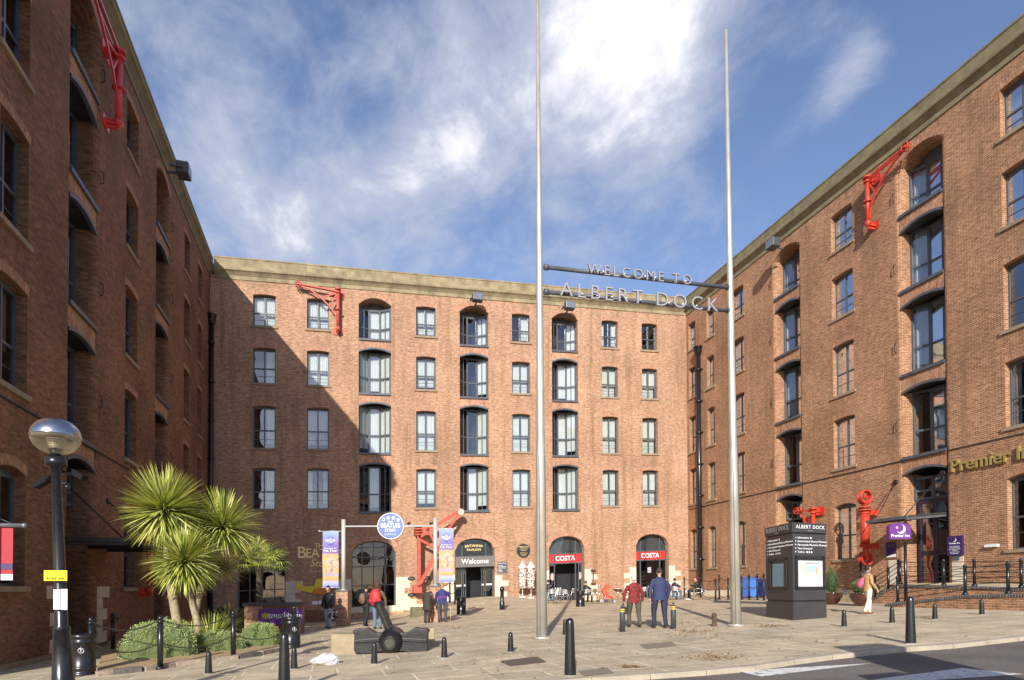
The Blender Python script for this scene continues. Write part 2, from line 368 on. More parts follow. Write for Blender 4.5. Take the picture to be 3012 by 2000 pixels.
# ------------------------------------------------------------------ ground
def flag_mat():
    m, nt, b = new_mat('flagstones')
    uv = N(nt, 'ShaderNodeUVMap'); src = uv.outputs['UV']
    nz = N(nt, 'ShaderNodeTexNoise', Scale=0.5, Detail=2.0); L(nt, src, nz.inputs['Vector'])
    wm = N(nt, 'ShaderNodeMix', data_type='RGBA', blend_type='LINEAR_LIGHT'); wm.inputs['Factor'].default_value = 0.05
    L(nt, src, wm.inputs['A']); L(nt, nz.outputs['Color'], wm.inputs['B'])
    br = N(nt, 'ShaderNodeTexBrick', Scale=1.0, offset=0.37, squash=0.72, squash_frequency=3)
    br.inputs['Color1'].default_value = (0.58, 0.475, 0.33, 1); br.inputs['Color2'].default_value = (0.45, 0.385, 0.275, 1); br.inputs['Mortar'].default_value = (0.74, 0.66, 0.50, 1)
    br.inputs['Mortar Size'].default_value = 0.02; br.inputs['Mortar Smooth'].default_value = 0.2; br.inputs['Brick Width'].default_value = 1.25; br.inputs['Row Height'].default_value = 0.78
    L(nt, wm.outputs['Result'], br.inputs['Vector'])
    n2 = N(nt, 'ShaderNodeTexNoise', Scale=1.1, Detail=9.0, Roughness=0.7); L(nt, src, n2.inputs['Vector'])
    r = N(nt, 'ShaderNodeValToRGB'); e = r.color_ramp.elements; e[0].position = 0.32; e[0].color = (0.72, 0.7, 0.68, 1); e[1].position = 0.66; e[1].color = (1.22, 1.2, 1.16, 1)
    L(nt, n2.outputs['Fac'], r.inputs['Fac'])
    m1 = N(nt, 'ShaderNodeMix', data_type='RGBA', blend_type='MULTIPLY'); m1.inputs['Factor'].default_value = 1
    L(nt, br.outputs['Color'], m1.inputs['A']); L(nt, r.outputs['Color'], m1.inputs['B'])
    n3 = N(nt, 'ShaderNodeTexNoise', Scale=14.0, Detail=6.0, Roughness=0.75); L(nt, src, n3.inputs['Vector'])
    r3 = N(nt, 'ShaderNodeValToRGB'); e = r3.color_ramp.elements; e[0].position = 0.3; e[0].color = (0.72, 0.7, 0.68, 1); e[1].position = 0.62; e[1].color = (1.1, 1.1, 1.08, 1)
    L(nt, n3.outputs['Fac'], r3.inputs['Fac'])
    m2 = N(nt, 'ShaderNodeMix', data_type='RGBA', blend_type='MULTIPLY'); m2.inputs['Factor'].default_value = 0.8
    L(nt, m1.outputs['Result'], m2.inputs['A']); L(nt, r3.outputs['Color'], m2.inputs['B'])
    # dark worn patches stretched along the rows
    mp = N(nt, 'ShaderNodeMapping'); mp.inputs['Scale'].default_value = (0.28, 0.9, 1); L(nt, src, mp.inputs['Vector'])
    n4 = N(nt, 'ShaderNodeTexNoise', Scale=1.7, Detail=7.0, Roughness=0.7); L(nt, mp.outputs[0], n4.inputs['Vector'])
    r4 = N(nt, 'ShaderNodeValToRGB'); e = r4.color_ramp.elements; e[0].position = 0.57; e[0].color = (1, 1, 1, 1); e[1].position = 0.70; e[1].color = (0.82, 0.79, 0.74, 1)
    L(nt, n4.outputs['Fac'], r4.inputs['Fac'])
    m3 = N(nt, 'ShaderNodeMix', data_type='RGBA', blend_type='MULTIPLY'); m3.inputs['Factor'].default_value = 1
    L(nt, m2.outputs['Result'], m3.inputs['A']); L(nt, r4.outputs['Color'], m3.inputs['B'])
    L(nt, m3.outputs['Result'], b.inputs['Base Color'])
    b.inputs['Roughness'].default_value = 0.85; b.inputs['Specular IOR Level'].default_value = 0.3
    ad = N(nt, 'ShaderNodeMath', operation='MULTIPLY_ADD'); ad.inputs[1].default_value = -0.7
    L(nt, br.outputs['Fac'], ad.inputs[0]); L(nt, n2.outputs['Fac'], ad.inputs[2])
    ad2 = N(nt, 'ShaderNodeMath', operation='MULTIPLY_ADD'); ad2.inputs[1].default_value = 0.4
    L(nt, n3.outputs['Fac'], ad2.inputs[0]); L(nt, ad.outputs[0], ad2.inputs[2])
    bp = N(nt, 'ShaderNodeBump', Strength=0.55, Distance=0.03); L(nt, ad2.outputs[0], bp.inputs['Height']); L(nt, bp.outputs['Normal'], b.inputs['Normal'])
    return m
def asphalt_mat(name, paint=None):
    m, nt, b = new_mat(name)
    uv = N(nt, 'ShaderNodeUVMap'); src = uv.outputs['UV']
    n = N(nt, 'ShaderNodeTexNoise', Scale=22.0, Detail=6.0, Roughness=0.85); L(nt, src, n.inputs['Vector'])
    r = N(nt, 'ShaderNodeValToRGB'); e = r.color_ramp.elements; e[0].position = 0.3; e[0].color = (0.05, 0.044, 0.038, 1); e[1].position = 0.68; e[1].color = (0.24, 0.21, 0.18, 1)
    L(nt, n.outputs['Fac'], r.inputs['Fac'])
    n2 = N(nt, 'ShaderNodeTexNoise', Scale=0.7, Detail=6.0); L(nt, src, n2.inputs['Vector'])
    r2 = N(nt, 'ShaderNodeValToRGB'); e = r2.color_ramp.elements; e[0].position = 0.35; e[0].color = (0.75, 0.75, 0.75, 1); e[1].position = 0.65; e[1].color = (1.15, 1.12, 1.08, 1)
    L(nt, n2.outputs['Fac'], r2.inputs['Fac'])
    m1 = N(nt, 'ShaderNodeMix', data_type='RGBA', blend_type='MULTIPLY'); m1.inputs['Factor'].default_value = 1
    L(nt, r.outputs['Color'], m1.inputs['A']); L(nt, r2.outputs['Color'], m1.inputs['B'])
    col = m1.outputs['Result']
    if paint:
        mp = N(nt, 'ShaderNodeMapping'); mp.inputs['Scale'].default_value = (5, 2.0, 1); mp.inputs['Rotation'].default_value = (0, 0, 0.15); L(nt, src, mp.inputs['Vector'])
        n3 = N(nt, 'ShaderNodeTexNoise', Scale=2.2, Detail=8.0, Roughness=0.72); L(nt, mp.outputs[0], n3.inputs['Vector'])
        r3 = N(nt, 'ShaderNodeValToRGB'); e = r3.color_ramp.elements; e[0].position = 0.38; e[0].color = (0.08,)*3+(1,); e[1].position = 0.47; e[1].color = (1, 1, 1, 1)
        L(nt, n3.outputs['Fac'], r3.inputs['Fac'])
        m2 = N(nt, 'ShaderNodeMix', data_type='RGBA'); L(nt, r3.outputs['Color'], m2.inputs['Factor']); L(nt, col, m2.inputs['A']); m2.inputs['B'].default_value = c4(paint); col = m2.outputs['Result']
    L(nt, col, b.inputs['Base Color']); b.inputs['Roughness'].default_value = 0.9
    bp = N(nt, 'ShaderNodeBump', Strength=0.6, Distance=0.01); L(nt, n.outputs['Fac'], bp.inputs['Height']); L(nt, bp.outputs['Normal'], b.inputs['Normal'])
    return m
FLAG = flag_mat(); ASPH = asphalt_mat('asphalt'); PAINT = asphalt_mat('worn_road_paint', (0.72, 0.70, 0.64))
kpx = [(1632, 1997), (2000, 1974), (2171, 1961), (2300, 1942), (2471, 1920), (2643, 1903), (2793, 1893), (3012, 1869)]
kw = sorted([(gp(*p).x, gp(*p).y) for p in kpx])
def kerb_y(x):
    if x <= kw[0][0]:
        s = (kw[1][1]-kw[0][1])/(kw[1][0]-kw[0][0]); return max(2.5, kw[0][1]+(x-kw[0][0])*s)
    for (xa, ya), (xb, yb) in zip(kw, kw[1:]):
        if x <= xb: return ya+(yb-ya)*(x-xa)/(xb-xa)
    s = (kw[-1][1]-kw[-2][1])/(kw[-1][0]-kw[-2][0]); return min(24, kw[-1][1]+(x-kw[-1][0])*s)
xs = [-300, -120, -60]+[-40+i*4 for i in range(8)]+[-8+i*0.4 for i in range(86)]+[27+i*4 for i in range(9)]+[70, 130, 300]
mb = MB(); tn = 90
for i, x in enumerate(xs):
    yk = kerb_y(x)
    for j in range(tn+1):
        y = yk+(41.2-yk)*j/tn
        mb.v.append((x, y, G(x, y)))
for i in range(len(xs)-1):
    for j in range(tn):
        k = i*(tn+1)+j; mb.f.append([k, k+tn+1, k+tn+2, k+1]); mb.sm.append(True); mb.mi.append(0); mb.uv.append(None)
tag(mb.build('pavement', FLAG), kind='structure')
mb = MB(); ys = [-300, -120, -60, -30, -15, -6, 0, 2]
for x in xs:
    yk = kerb_y(x)-0.13
    for j in range(14):
        y = ys[j] if j < 8 else 2+(yk-2)*(j-7)/6
        mb.v.append((x, min(y, yk), G(x, min(y, yk))-0.075))
for i in range(len(xs)-1):
    for j in range(13):
        k = i*14+j; mb.f.append([k, k+14, k+15, k+1]); mb.sm.append(True); mb.mi.append(0); mb.uv.append(None)
tag(mb.build('road', ASPH), kind='structure')
mb = MB()
for a, b_ in ((-1, 1), ):
    pass
kx = [-8+i*0.9 for i in range(44)]
for i, (xa, xb) in enumerate(zip(kx, kx[1:])):
    xa += 0.006; xb -= 0.006; vs = []
    for x in (xa, xb):
        y = kerb_y(x); z = G(x, y)
        vs += [(x, y+0.02, z-0.15), (x, y+0.02, z+0.006), (x, y-0.12, z+0.003), (x, y-0.15, z-0.02), (x, y-0.15, z-0.15)]
    mb.add(vs, [(0, 1, 2, 3, 4), (9, 8, 7, 6, 5)]+[(k, k+1, k+6, k+5) for k in range(4)])
tag(mb.build('kerb', mat('kerb_stone', (0.40, 0.34, 0.25), 0.85, var=0.2, scale=2, bump=0.3)), kind='structure')
# far ground below everything, to the horizon
mb = MB(); mb.add([(-900, -900, -40), (900, -900, -40), (900, 900, -40), (-900, 900, -40)], [(0, 1, 2, 3)])
tag(mb.build('ground', mat('far_ground', (0.14, 0.13, 0.1), 0.95)), kind='structure')
def sheet(name, pts, m, up=0.006, on_road=False, sub=10, **k):
    """a thin painted or laid sheet following the ground, from photo pixels of its corners (four)"""
    P = [gp(*p) for p in pts]; mb = MB(); n = sub
    for i in range(n+1):
        for j in range(n+1):
            a = P[0].lerp(P[1], i/n); b2 = P[3].lerp(P[2], i/n); q = a.lerp(b2, j/n)
            mb.v.append((q.x, q.y, G(q.x, q.y)+up-(0.075 if on_road else 0)))
    for i in range(n):
        for j in range(n):
            kk = i*(n+1)+j; mb.f.append([kk, kk+n+1, kk+n+2, kk+1]); mb.sm.append(False); mb.mi.append(0); mb.uv.append(None)
    o = mb.build(name, m); return tag(o, **k)
sheet('road_marking', [(2171, 1962), (2300, 1953), (2566, 1938), (2240, 1976)], PAINT, on_road=True, label='worn white painted patch on the road just below the kerb', cat='road marking', group='worn white markings on the road')
sheet('road_marking', [(2454, 2004), (2590, 1981), (2830, 1951), (3012, 1968)], PAINT, on_road=True, label='worn white painted patch on the road in the lower right corner, crossed by a shadow', cat='road marking', group='worn white markings on the road')
MANH = mat('manhole_metal', (0.13, 0.10, 0.075), 0.75, var=0.5, scale=60, bump=0.8)
sheet('manhole_cover', [(1470, 1945), (1580, 1932), (1608, 1948), (1500, 1960)], MANH, up=0.008, label='rusty rectangular cover plate in the flagstones left of the tall central bollard', cat='manhole cover')
sheet('manhole_cover', [(1700, 1975), (1785, 1964), (1805, 1980), (1718, 1990)], mat('recessed_cover', (0.24, 0.2, 0.14), 0.85, var=0.3, scale=30, bump=0.5), up=0.008, label='stone filled square cover right of the tall central bollard foot', cat='manhole cover')
sheet('manhole_cover', [(1880, 1896), (1975, 1888), (1990, 1900), (1900, 1910)], mat('recessed_cover'if 0 else 'recessed_cover', (0.24, 0.2, 0.14)), up=0.008, label='square flush cover in the flags below the two striped bollards', cat='manhole cover')
# shadow giver outside the frame to the right: an unseen slab and box, added further down
# ------------------------------------------------------------------ facades
HEADS = [19.62, 16.37, 12.83, 9.07]; SILLS = [17.69, 14.21, 10.26, 6.55]
SLABS = [17.31, 13.86, 10.06, 6.33]
def arc(op, t, off=0.0):
    """t -1..1 across the opening"""
    return op['z1']-op['rise']+(op['rise']*math.sqrt(max(0, 1-t*t)) if op.get('ell') else op['rise']*(1-t*t))
def facade(parent, xf, a0, a1, z0, z1, ops, brick, depth_max=1.0):
    mb = MB()
    ab = sorted({a0, a1}|{o['a0']-o.get('off', 0) for o in ops}|{o['a1']+o.get('off', 0) for o in ops}|{a0+(a1-a0)*i/14 for i in range(15)})
    zb = sorted({z0, z1}|{o['z0'] for o in ops}|{o['z1'] for o in ops})
    for A, B in zip(ab, ab[1:]):
        if B-A < 1e-5: continue
        mid = (A+B)/2; run = None
        for C, D in list(zip(zb, zb[1:]))+[(None, None)]:
            solid = C is not None and not any(o['a0']-o.get('off', 0) < mid < o['a1']+o.get('off', 0) and o['z0'] < (C+D)/2 < o['z1'] for o in ops)
            if solid: run = (run[0], D) if run else (C, D)
            elif run:
                mb.add([(A, 0, run[0]), (B, 0, run[0]), (B, 0, run[1]), (A, 0, run[1])], [(0, 1, 2, 3)]); run = None
    for o in ops:
        off = o.get('off', 0); n = 12 if o['rise'] > 0.3 else 6
        rings = [(off*(1-math.sin(q)), off*(1-math.cos(q))) for q in [math.pi/2*i/4 for i in range(5)]] if off else [(0, 0)]
        rings.append((0, o['depth']))
        def outline(e):
            A, B = o['a0']-e, o['a1']+e
            pts = [(A, o['z0'])]
            for i in range(n+1):
                t = -1+2*i/n; pts.append((A+(B-A)*i/n, arc(o, t)))
            pts.append((B, o['z0'])); return pts
        ol = outline(off)
        for i in range(1, len(ol)-2):
            (p, q), (r_, s_) = ol[i], ol[i+1]
            mb.add([(p, 0, q), (r_, 0, s_), (r_, 0, o['z1']), (p, 0, o['z1'])], [(0, 1, 2, 3)])
        prev = None; dist = 0
        for e, d in rings:
            cur = [(p, d, q) for p, q in outline(e)]
            if prev:
                m_ = len(cur); step = (Vector(cur[0])-Vector(prev[0])).length
                for i in range(m_):
                    j = (i+1) % m_
                    if i == 0 or i == m_-2:
                        zz = (prev[i][2], prev[j][2]); uv = [(dist, zz[0]), (dist, zz[1]), (dist+step, zz[1]), (dist+step, zz[0])]
                        mb.add([prev[i], prev[j], cur[j], cur[i]], [(0, 1, 2, 3)], uvs=[uv])
                    else: mb.add([prev[i], prev[j], cur[j], cur[i]], [(0, 1, 2, 3)])
                dist += step
            prev = cur
    return mb.build('wall', brick, parent, xf, fix=False)
def wavy(mb, p, q, z0, z1, amp=0.035, folds=9):
    p, q = Vector(p), Vector(q); d = (q-p); n_ = Vector((-d.y, d.x, 0)).normalized(); k = folds*4
    ph = random.random()*6; vs = []
    for i in range(k+1):
        t = i/k; o = n_*amp*(math.sin(t*folds*2*math.pi+ph)+0.4*math.sin(t*folds*3.3+ph*2))
        b = p+d*t+o; vs += [(b.x, b.y, z0), (b.x, b.y, z1)]
    mb.add(vs, [(2*i, 2*i+2, 2*i+3, 2*i+1) for i in range(k)], smooth=True)
def lintel(win, xf, a0, a1, zs, rise, ell, m, h=0.24, n=10, proud=0.004):
    mb = MB(); vs = []; uvs = []
    A, B = a0-0.06, a1+0.06
    for i in range(n+1):
        t = -1+2*i/n; z = zs+(rise*math.sqrt(max(0, 1-t*t)) if ell else rise*(1-t*t)); hh = h
        a = (a0+a1)/2+(a1-a0)/2*t
        if ell: cx = (a0+a1)/2; nx, nz = t*0.8, math.sqrt(max(0.03, 1-t*t)); l = math.hypot(nx, nz); vs.append((a, z)); vs.append((a+nx/l*h, z+nz/l*h))
        else: vs.append((a+0.05*t, z)); vs.append((a+0.10*t, z+h))
    V = [(a, -proud, z) for a, z in vs]
    for i in range(n):
        uv = [(i*(a1-a0)/n, 0), ((i+1)*(a1-a0)/n, 0), ((i+1)*(a1-a0)/n, h), (i*(a1-a0)/n, h)]
        mb.add([V[2*i], V[2*i+2], V[2*i+3], V[2*i+1]], [(0, 1, 2, 3)], uvs=[uv])
    return mb.build('brick_arch', m, win, xf, fix=False)
def window(parent, xf, a0, a1, z0, z1, rise, soldier, cur='full', d=0.24, bars=True, arch=True, cm=None):
    mb = MB(); T = 0.065; zt = z1-rise-0.02; am = (a0+a1)/2; H = z1-z0; zm = z0+H*0.42; y0, y1 = d, d+0.07
    mb.box(a0, a0+T, y0, y1, z0, z1-rise); mb.box(a1-T, a1, y0, y1, z0, z1-rise)
    mb.prism([(a0, zt-T)]+[(a0+(a1-a0)*i/8, z1-rise+rise*(1-(-1+2*i/8)**2)+0.005) for i in range(9)]+[(a1, zt-T)], 'y', y0+0.003, y1)
    mb.box(a0+T, a1-T, y0+0.002, y1, z0, z0+T)
    mb.box(am-0.035, am+0.035, y0-0.004, y1-0.004, z0+T, zt-T)
    mb.box(a0+T, a1-T, y0+0.001, y1-0.001, zm, zm+0.075)
    if bars: mb.box(a0+T, a1-T, y0+0.02, y1-0.03, z0+H*0.22, z0+H*0.22+0.022)
    w_ = mb.build('window', FRAME, parent, xf)
    p = MB(); p.add([(a0+0.03, d+0.045, z0+0.03), (a1-0.03, d+0.045, z0+0.03), (a1-0.03, d+0.045, z1-0.03), (a0+0.03, d+0.045, z1-0.03)], [(0, 1, 2, 3)])
    p.build('pane', GLASS, w_, xf, fix=False)
    if cur != 'none':
        c = MB(); yy = d+0.2; lo = z0+H*random.choice((0.0, 0.04, 0.14))
        if cur == 'full':
            wavy(c, (a0+0.05, yy, 0), (am-0.03, yy, 0), zm-0.05, z1, folds=5); wavy(c, (am+0.03, yy, 0), (a1-0.05, yy, 0), zm-0.05, z1, folds=5)
            wavy(c, (a0+0.05, yy+0.1, 0), (a1-0.05, yy+0.1, 0), lo, zm+0.02, amp=0.02, folds=12)
        elif cur == 'right': wavy(c, (am+0.1, yy, 0), (a1, yy, 0), lo, z1, folds=5)
        elif cur == 'left': wavy(c, (a0, yy, 0), (am-0.1, yy, 0), lo, z1, folds=5)
        elif cur == 'sides':
            wavy(c, (a0, yy, 0), (a0+0.33, yy, 0), lo, z1, folds=3); wavy(c, (a1-0.33, yy, 0), (a1, yy, 0), lo, z1, folds=3)
        c.build('curtain', cm or CURT, w_, xf, fix=False)
    s = MB(); s.box(a0-0.12, a1+0.12, -0.075, d+0.03, z0-0.13, z0)
    s.build('sill', SILL, w_, xf)
    if arch: lintel(w_, xf, a0, a1, z1-rise+0.002, rise, False, soldier)
    return w_
def bay_storey(parent, xf, a0, a1, zlo, zhi, soldier, cur, slab, dmax=0.8, head_flat=True, ds=0.34, cm=None, mull=True):
    """glazing of one storey of a loading bay: three panels in plan, set back into the recess"""
    w = a1-a0; z0 = zlo; z1 = zhi
    P = [Vector((a0+0.03, ds, 0)), Vector((a0+0.33*w, dmax-0.08, 0)), Vector((a1-0.33*w, dmax-0.08, 0)), Vector((a1-0.03, ds, 0))]
    mb = MB(); H = z1-z0; zm = z0+H*0.40
    for p in P: mb.box(p.x-0.05, p.x+0.05, p.y-0.05, p.y+0.05, z0, z1)
    for p, q in zip(P, P[1:]):
        for z, h in ((z0+0.06, 0.12), (zm, 0.09), (z1-0.06, 0.12)):
            a_ = Vector((p.x, p.y, z)); b = Vector((q.x, q.y, z)); mb.bar(a_, b, 0.06, h)
        if (q-p).length > 0.2:
            md = (p+q)/2
            if mull and abs(p.y-q.y) > 0.1: mb.box(md.x-0.02, md.x+0.02, md.y-0.02, md.y+0.02, z0, z1)
    w_ = mb.build('window', FRAME, parent, xf)
    g = MB()
    for p, q in zip(P, P[1:]): g.add([(p.x, p.y+0.01, z0), (q.x, q.y+0.01, z0), (q.x, q.y+0.01, z1), (p.x, p.y+0.01, z1)], [(0, 1, 2, 3)])
    g.build('pane', GLASS, w_, xf, fix=False)
    c = MB(); segs = list(zip(P, P[1:]))
    for k, (p, q) in enumerate(segs):
        if cur[k] == '1':
            o = Vector((0, 0.13, 0)); wavy(c, p+o+(q-p)*0.05, q+o-(q-p)*0.05, z0+H*random.choice((0.02, 0.13)), z1, folds=6)
    if c.v: c.build('curtain', cm or CURT, w_, xf, fix=False)
    return w_
def bay_floor(parent, xf, a0, a1, zt, crown, ends, soldier, off=0.22, dmax=0.95):
    A, B = a0-off*0.25, a1+off*0.25; n = 12
    def ar(t, k=0): return ends+(crown-ends)*(1-t*t)+k
    sp = MB()
    for i in range(n):
        t0, t1 = -1+2*i/n, -1+2*(i+1)/n; xa, xb = A+(B-A)*i/n, A+(B-A)*(i+1)/n
        sp.add([(xa, 0.05, ar(t0)), (xb, 0.05, ar(t1)), (xb, 0.05, zt-0.13), (xa, 0.05, zt-0.13)], [(0, 1, 2, 3)])
    o = sp.build('spandrel', soldier, parent, xf, fix=False)
    bd = MB(); sf = MB()
    for i in range(n):
        t0, t1 = -1+2*i/n, -1+2*(i+1)/n; xa, xb = A+(B-A)*i/n, A+(B-A)*(i+1)/n
        v = [(xa, 0.01, ar(t0)), (xb, 0.01, ar(t1)), (xb, 0.01, ar(t1, -0.10)), (xa, 0.01, ar(t0, -0.10)),
             (xa, 0.14, ar(t0)), (xb, 0.14, ar(t1)), (xb, 0.14, ar(t1, -0.10)), (xa, 0.14, ar(t0, -0.10))]
        bd.add(v, [(0, 1, 2, 3), (3, 2, 6, 7), (0, 4, 5, 1), (4, 7, 6, 5)]); sf.add([(xa, 0.10, ar(t0, -0.02)), (xb, 0.10, ar(t1, -0.02)), (xb, dmax, ar(t1, -0.02)), (xa, dmax, ar(t0, -0.02))], [(0, 1, 2, 3)])
    bd.build('iron_arch', LEAD, o, xf, fix=False); sf.build('soffit', IRON, o, xf, fix=False)
    sl = MB(); sl.box(A, B, -0.04, dmax, zt-0.13, zt); sl.build('floor_slab', LEAD, o, xf)
def cornice(parent, xf, a0, a1, m=None):
    pr = [(0.01, 20.38), (-0.05, 20.38), (-0.06, 20.62), (-0.10, 20.64), (-0.16, 20.70), (-0.30, 20.80), (-0.44, 20.86), (-0.46, 20.98), (-0.40, 21.02), (-0.36, 21.06), (-0.24, 21.10), (-0.13, 21.14), (-0.12, 21.60), (-0.17, 21.62), (-0.17, 21.70), (0.55, 21.74), (0.55, 20.9), (0.01, 20.9)]
    pr = [(p*0.60 if p < -0.05 else p, q) for p, q in pr]
    n = max(2, int((a1-a0)/2.6)); mb = MB()
    for i in range(n):
        A = a0+(a1-a0)*i/n+0.004; B = a0+(a1-a0)*(i+1)/n-0.004; j = random.uniform(-0.006, 0.006)
        mb.prism([(p+j, q) for p, q in pr], 'x', A, B)
    return mb.build('cornice', m or SAND, parent, xf)
def quoin(parent, xf, a, side, z0, zs, ws, proud=0.006):
    mb = MB(); z = z0
    for h, w_ in zip(zs, ws):
        x0, x1 = (a-w_, a) if side < 0 else (a, a+w_)
        mb.box(x0+0.004, x1-0.004 if side < 0 else x1, -proud, 0.05, z+0.005, z+h-0.005); z += h
    return mb.build('quoin_stones', PALE, parent, xf)
def shell(parent, xf, a0, a1, d, zt, brick):
    """roof, end walls and back wall of the warehouse, so that it stands from every side"""
    r = MB(); r.box(a0+0.3, a1-0.3, 0.5, d, zt-0.9, zt-0.6); r.build('roof', mat('roof_lead', (0.12, 0.12, 0.13), 0.7), parent, xf)
    i = MB(); i.box(a0+0.3, a1-0.3, 1.75, 1.9, -2.5, zt-0.95); i.build('dark_room_sheet', DARKI, parent, xf)  # near-black sheet behind the windows: the dark of unlit rooms as colour
    e = MB(); e.box(a0, a0+0.25, 0.02, d, -3, 20.9); e.box(a1-0.25, a1, 0.02, d, -3, 20.9); e.box(a0, a1, d, d+0.3, -3, zt)
    e.build('outer_wall', brick, parent, xf)
VB, UR, UL = 40.35, 24.5, -7.3
BX = Vector((8.6, 41, 0)); RX = Vector((25, 28, 1.0)); LX = Vector((-7.6, 28, -0.3))
xb = lambda p: Vector((p.x, VB+p.y, p.z+SL*p.x))-BX
xr = lambda p: Vector((UR+p.y, p.x, p.z+SL*UR))-RX
xl = lambda p: Vector((UL-p.y, p.x, p.z+SL*UL))-LX
# --- back warehouse
BK = thing('warehouse', 'brick warehouse closing the far side of the court, cafe arches at its foot', 'building', BX)
cols = [(-4.93, -3.64), (-1.83, -0.53), (4.87, 6.14), (11.29, 12.55), (17.83, 19.05), (20.92, 22.13)]
bays = [(1.27, 3.28), (7.72, 9.66), (14.13, 16.03)]
ops = []
for a0, a1 in cols:
    for h, s in zip(HEADS, SILLS): ops.append(dict(a0=a0, a1=a1, z0=s, z1=h, rise=0.055, depth=0.34))
for a0, a1 in bays: ops.append(dict(a0=a0, a1=a1, z0=6.33, z1=19.92, rise=0.43, depth=1.0, off=0.0))
AR = [(-5.75, -3.04), (0.84, 3.57), (7.38, 10.04), (13.86, 16.43), (20.35, 22.92)]
for a0, a1 in AR: ops.append(dict(a0=a0, a1=a1, z0=-3.0 if a0 < 5 else 0.35 if a0 < 8 else -0.1, z1=4.5, rise=0.80, depth=0.55, ell=True))
facade(BK, xb, UL, UR, -3.0, 20.6, ops, BRICK)
cs = {0: ['full', 'right', 'right', 'right'], 1: ['full', 'full', 'full', 'sides'], 2: ['full']*4, 3: ['right', 'full', 'full', 'full'], 4: ['sides', 'full', 'full', 'full'], 5: ['none', 'full', 'full', 'full']}
for k, (a0, a1) in enumerate(cols):
    for r_, (h, s) in enumerate(zip(HEADS, SILLS)): window(BK, xb, a0, a1, s, h, 0.055, SOLDIER, cs[k][r_])
CR, EN = [16.77, 13.31, 9.45], [16.54, 13.11, 9.28]
bc = [['011', '111', '111', '010'], ['001', '001', '001', '011'], ['001', '011', '011', '011']]
for k, (a0, a1) in enumerate(bays):
    for r_ in range(4):
        top = 19.45 if r_ == 0 else CR[r_-1]-0.12
        bay_storey(BK, xb, a0, a1, SLABS[r_], top, SOLDIER, bc[k][r_], None)
    for r_ in range(3): bay_floor(BK, xb, a0, a1, SLABS[r_], CR[r_], EN[r_], SOLDIER, off=0.0, dmax=0.99)
    s = MB(); s.box(a0-0.05, a1+0.05, -0.10, 0.99, 6.20, 6.33); s.box(a0, a1, 0.9, 0.98, 19.3, 19.9); s.build('bay_sill', LEAD, BK, xb)
    lintel(BK, xb, a0, a1, 19.49, 0.43, False, SOLDIER, h=0.3)
for a0, a1 in AR: lintel(BK, xb, a0, a1, 3.70, 0.80, True, SOLDIER, h=0.34, n=18)
cornice(BK, xb, UL+0.2, UR-0.2)
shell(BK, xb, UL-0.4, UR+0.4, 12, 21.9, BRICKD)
# brick bands and pale stone quoins round the arches
for a, s_, z0 in ((3.57, 1, 0.30), (7.38, -1, 0.35), (10.04, 1, 0.55), (13.86, -1, 0.0), (16.43, 1, 0.0), (20.35, -1, 0.0), (22.92, 1, 0.0), (0.84, -1, 0.30), (-3.04, 1, 0.30)):
    if a in (3.57, 0.84, -3.04): quoin(BK, xb, a, s_, 0.35, (0.36, 0.36, 0.36, 0.36, 0.36), (1.3 if a == 3.57 else 0.5, 0.9, 0.55, 0.9, 1.0))
    else: quoin(BK, xb, a, s_, z0, (0.36,)*(5 if z0 < 0.3 else 4 if z0 < 0.5 else 3)+(0.40,), (0.85, 0.5, 0.95, 0.5, 0.95, 0.5)[:(6 if z0 < 0.3 else 5 if z0 < 0.5 else 4)])
# --- side warehouses
CURTB = mat('bay_net_curtain', (0.42, 0.44, 0.48), 0.9, var=0.1, scale=3)
def side(name, label, xf, base, brick, soldier, cols_, bays_, near, curt, left=False):
    S = thing(name, label, 'building', base)
    ops = []
    for a0, a1 in cols_:
        for h, s in zip(HEADS, SILLS): ops.append(dict(a0=a0, a1=a1, z0=s, z1=h, rise=0.055, depth=0.36))
        ops.append(dict(a0=a0, a1=a1, z0=1.92, z1=4.72, rise=0.14, depth=0.36))
    for a0, a1, zb in bays_: ops.append(dict(a0=a0, a1=a1, z0=zb, z1=19.92, rise=0.43, depth=1.15, off=0.22))
    facade(S, xf, near, VB, -3, 20.6, ops, brick)
    i = 0
    for a0, a1 in cols_:
        for h, s in list(zip(HEADS, SILLS))+[(4.72, 1.92)]:
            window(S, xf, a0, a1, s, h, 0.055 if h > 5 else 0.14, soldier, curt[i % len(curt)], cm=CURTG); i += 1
    for a0, a1, zb in bays_:
        for r_ in range(4):
            top = 19.45 if r_ == 0 else CR[r_-1]-0.12
            bay_storey(S, xf, a0, a1, SLABS[r_], top, soldier, ['111', '111', '011', '110'][(r_+int(a0)) % 4], None, dmax=1.0, ds=0.62, cm=CURTB, mull=False)
        bay_storey(S, xf, a0, a1, 4.4, 5.45, soldier, '000', None, dmax=1.0, ds=0.62)
        for r_ in range(4): bay_floor(S, xf, a0, a1, SLABS[r_], (CR+[5.80])[r_], (EN+[5.58])[r_], soldier, dmax=1.14)
        lintel(S, xf, a0-0.2, a1+0.2, 19.49, 0.43, False, soldier, h=0.3)
        s = MB(); s.box(a0, a1, 0.9, 0.98, 19.3, 19.9); s.build('bay_head', LEAD, S, xf)
        for z in (18.3, 15.0, 11.4, 7.8):
            hk = MB(); a = a1+0.28; hk.tube([(a, -0.01, z+0.2), (a, -0.09, z+0.17), (a, -0.09, z-0.17), (a, -0.01, z-0.2)], 0.018, 6)
            hk.build('hook', IRON, S, xf)
    cornice(S, xf, near-0.45, VB+0.3, SANDB)
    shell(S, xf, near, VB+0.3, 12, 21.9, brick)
    return S
curR = ['full', 'full', 'left', 'sides', 'none', 'full', 'left', 'full']
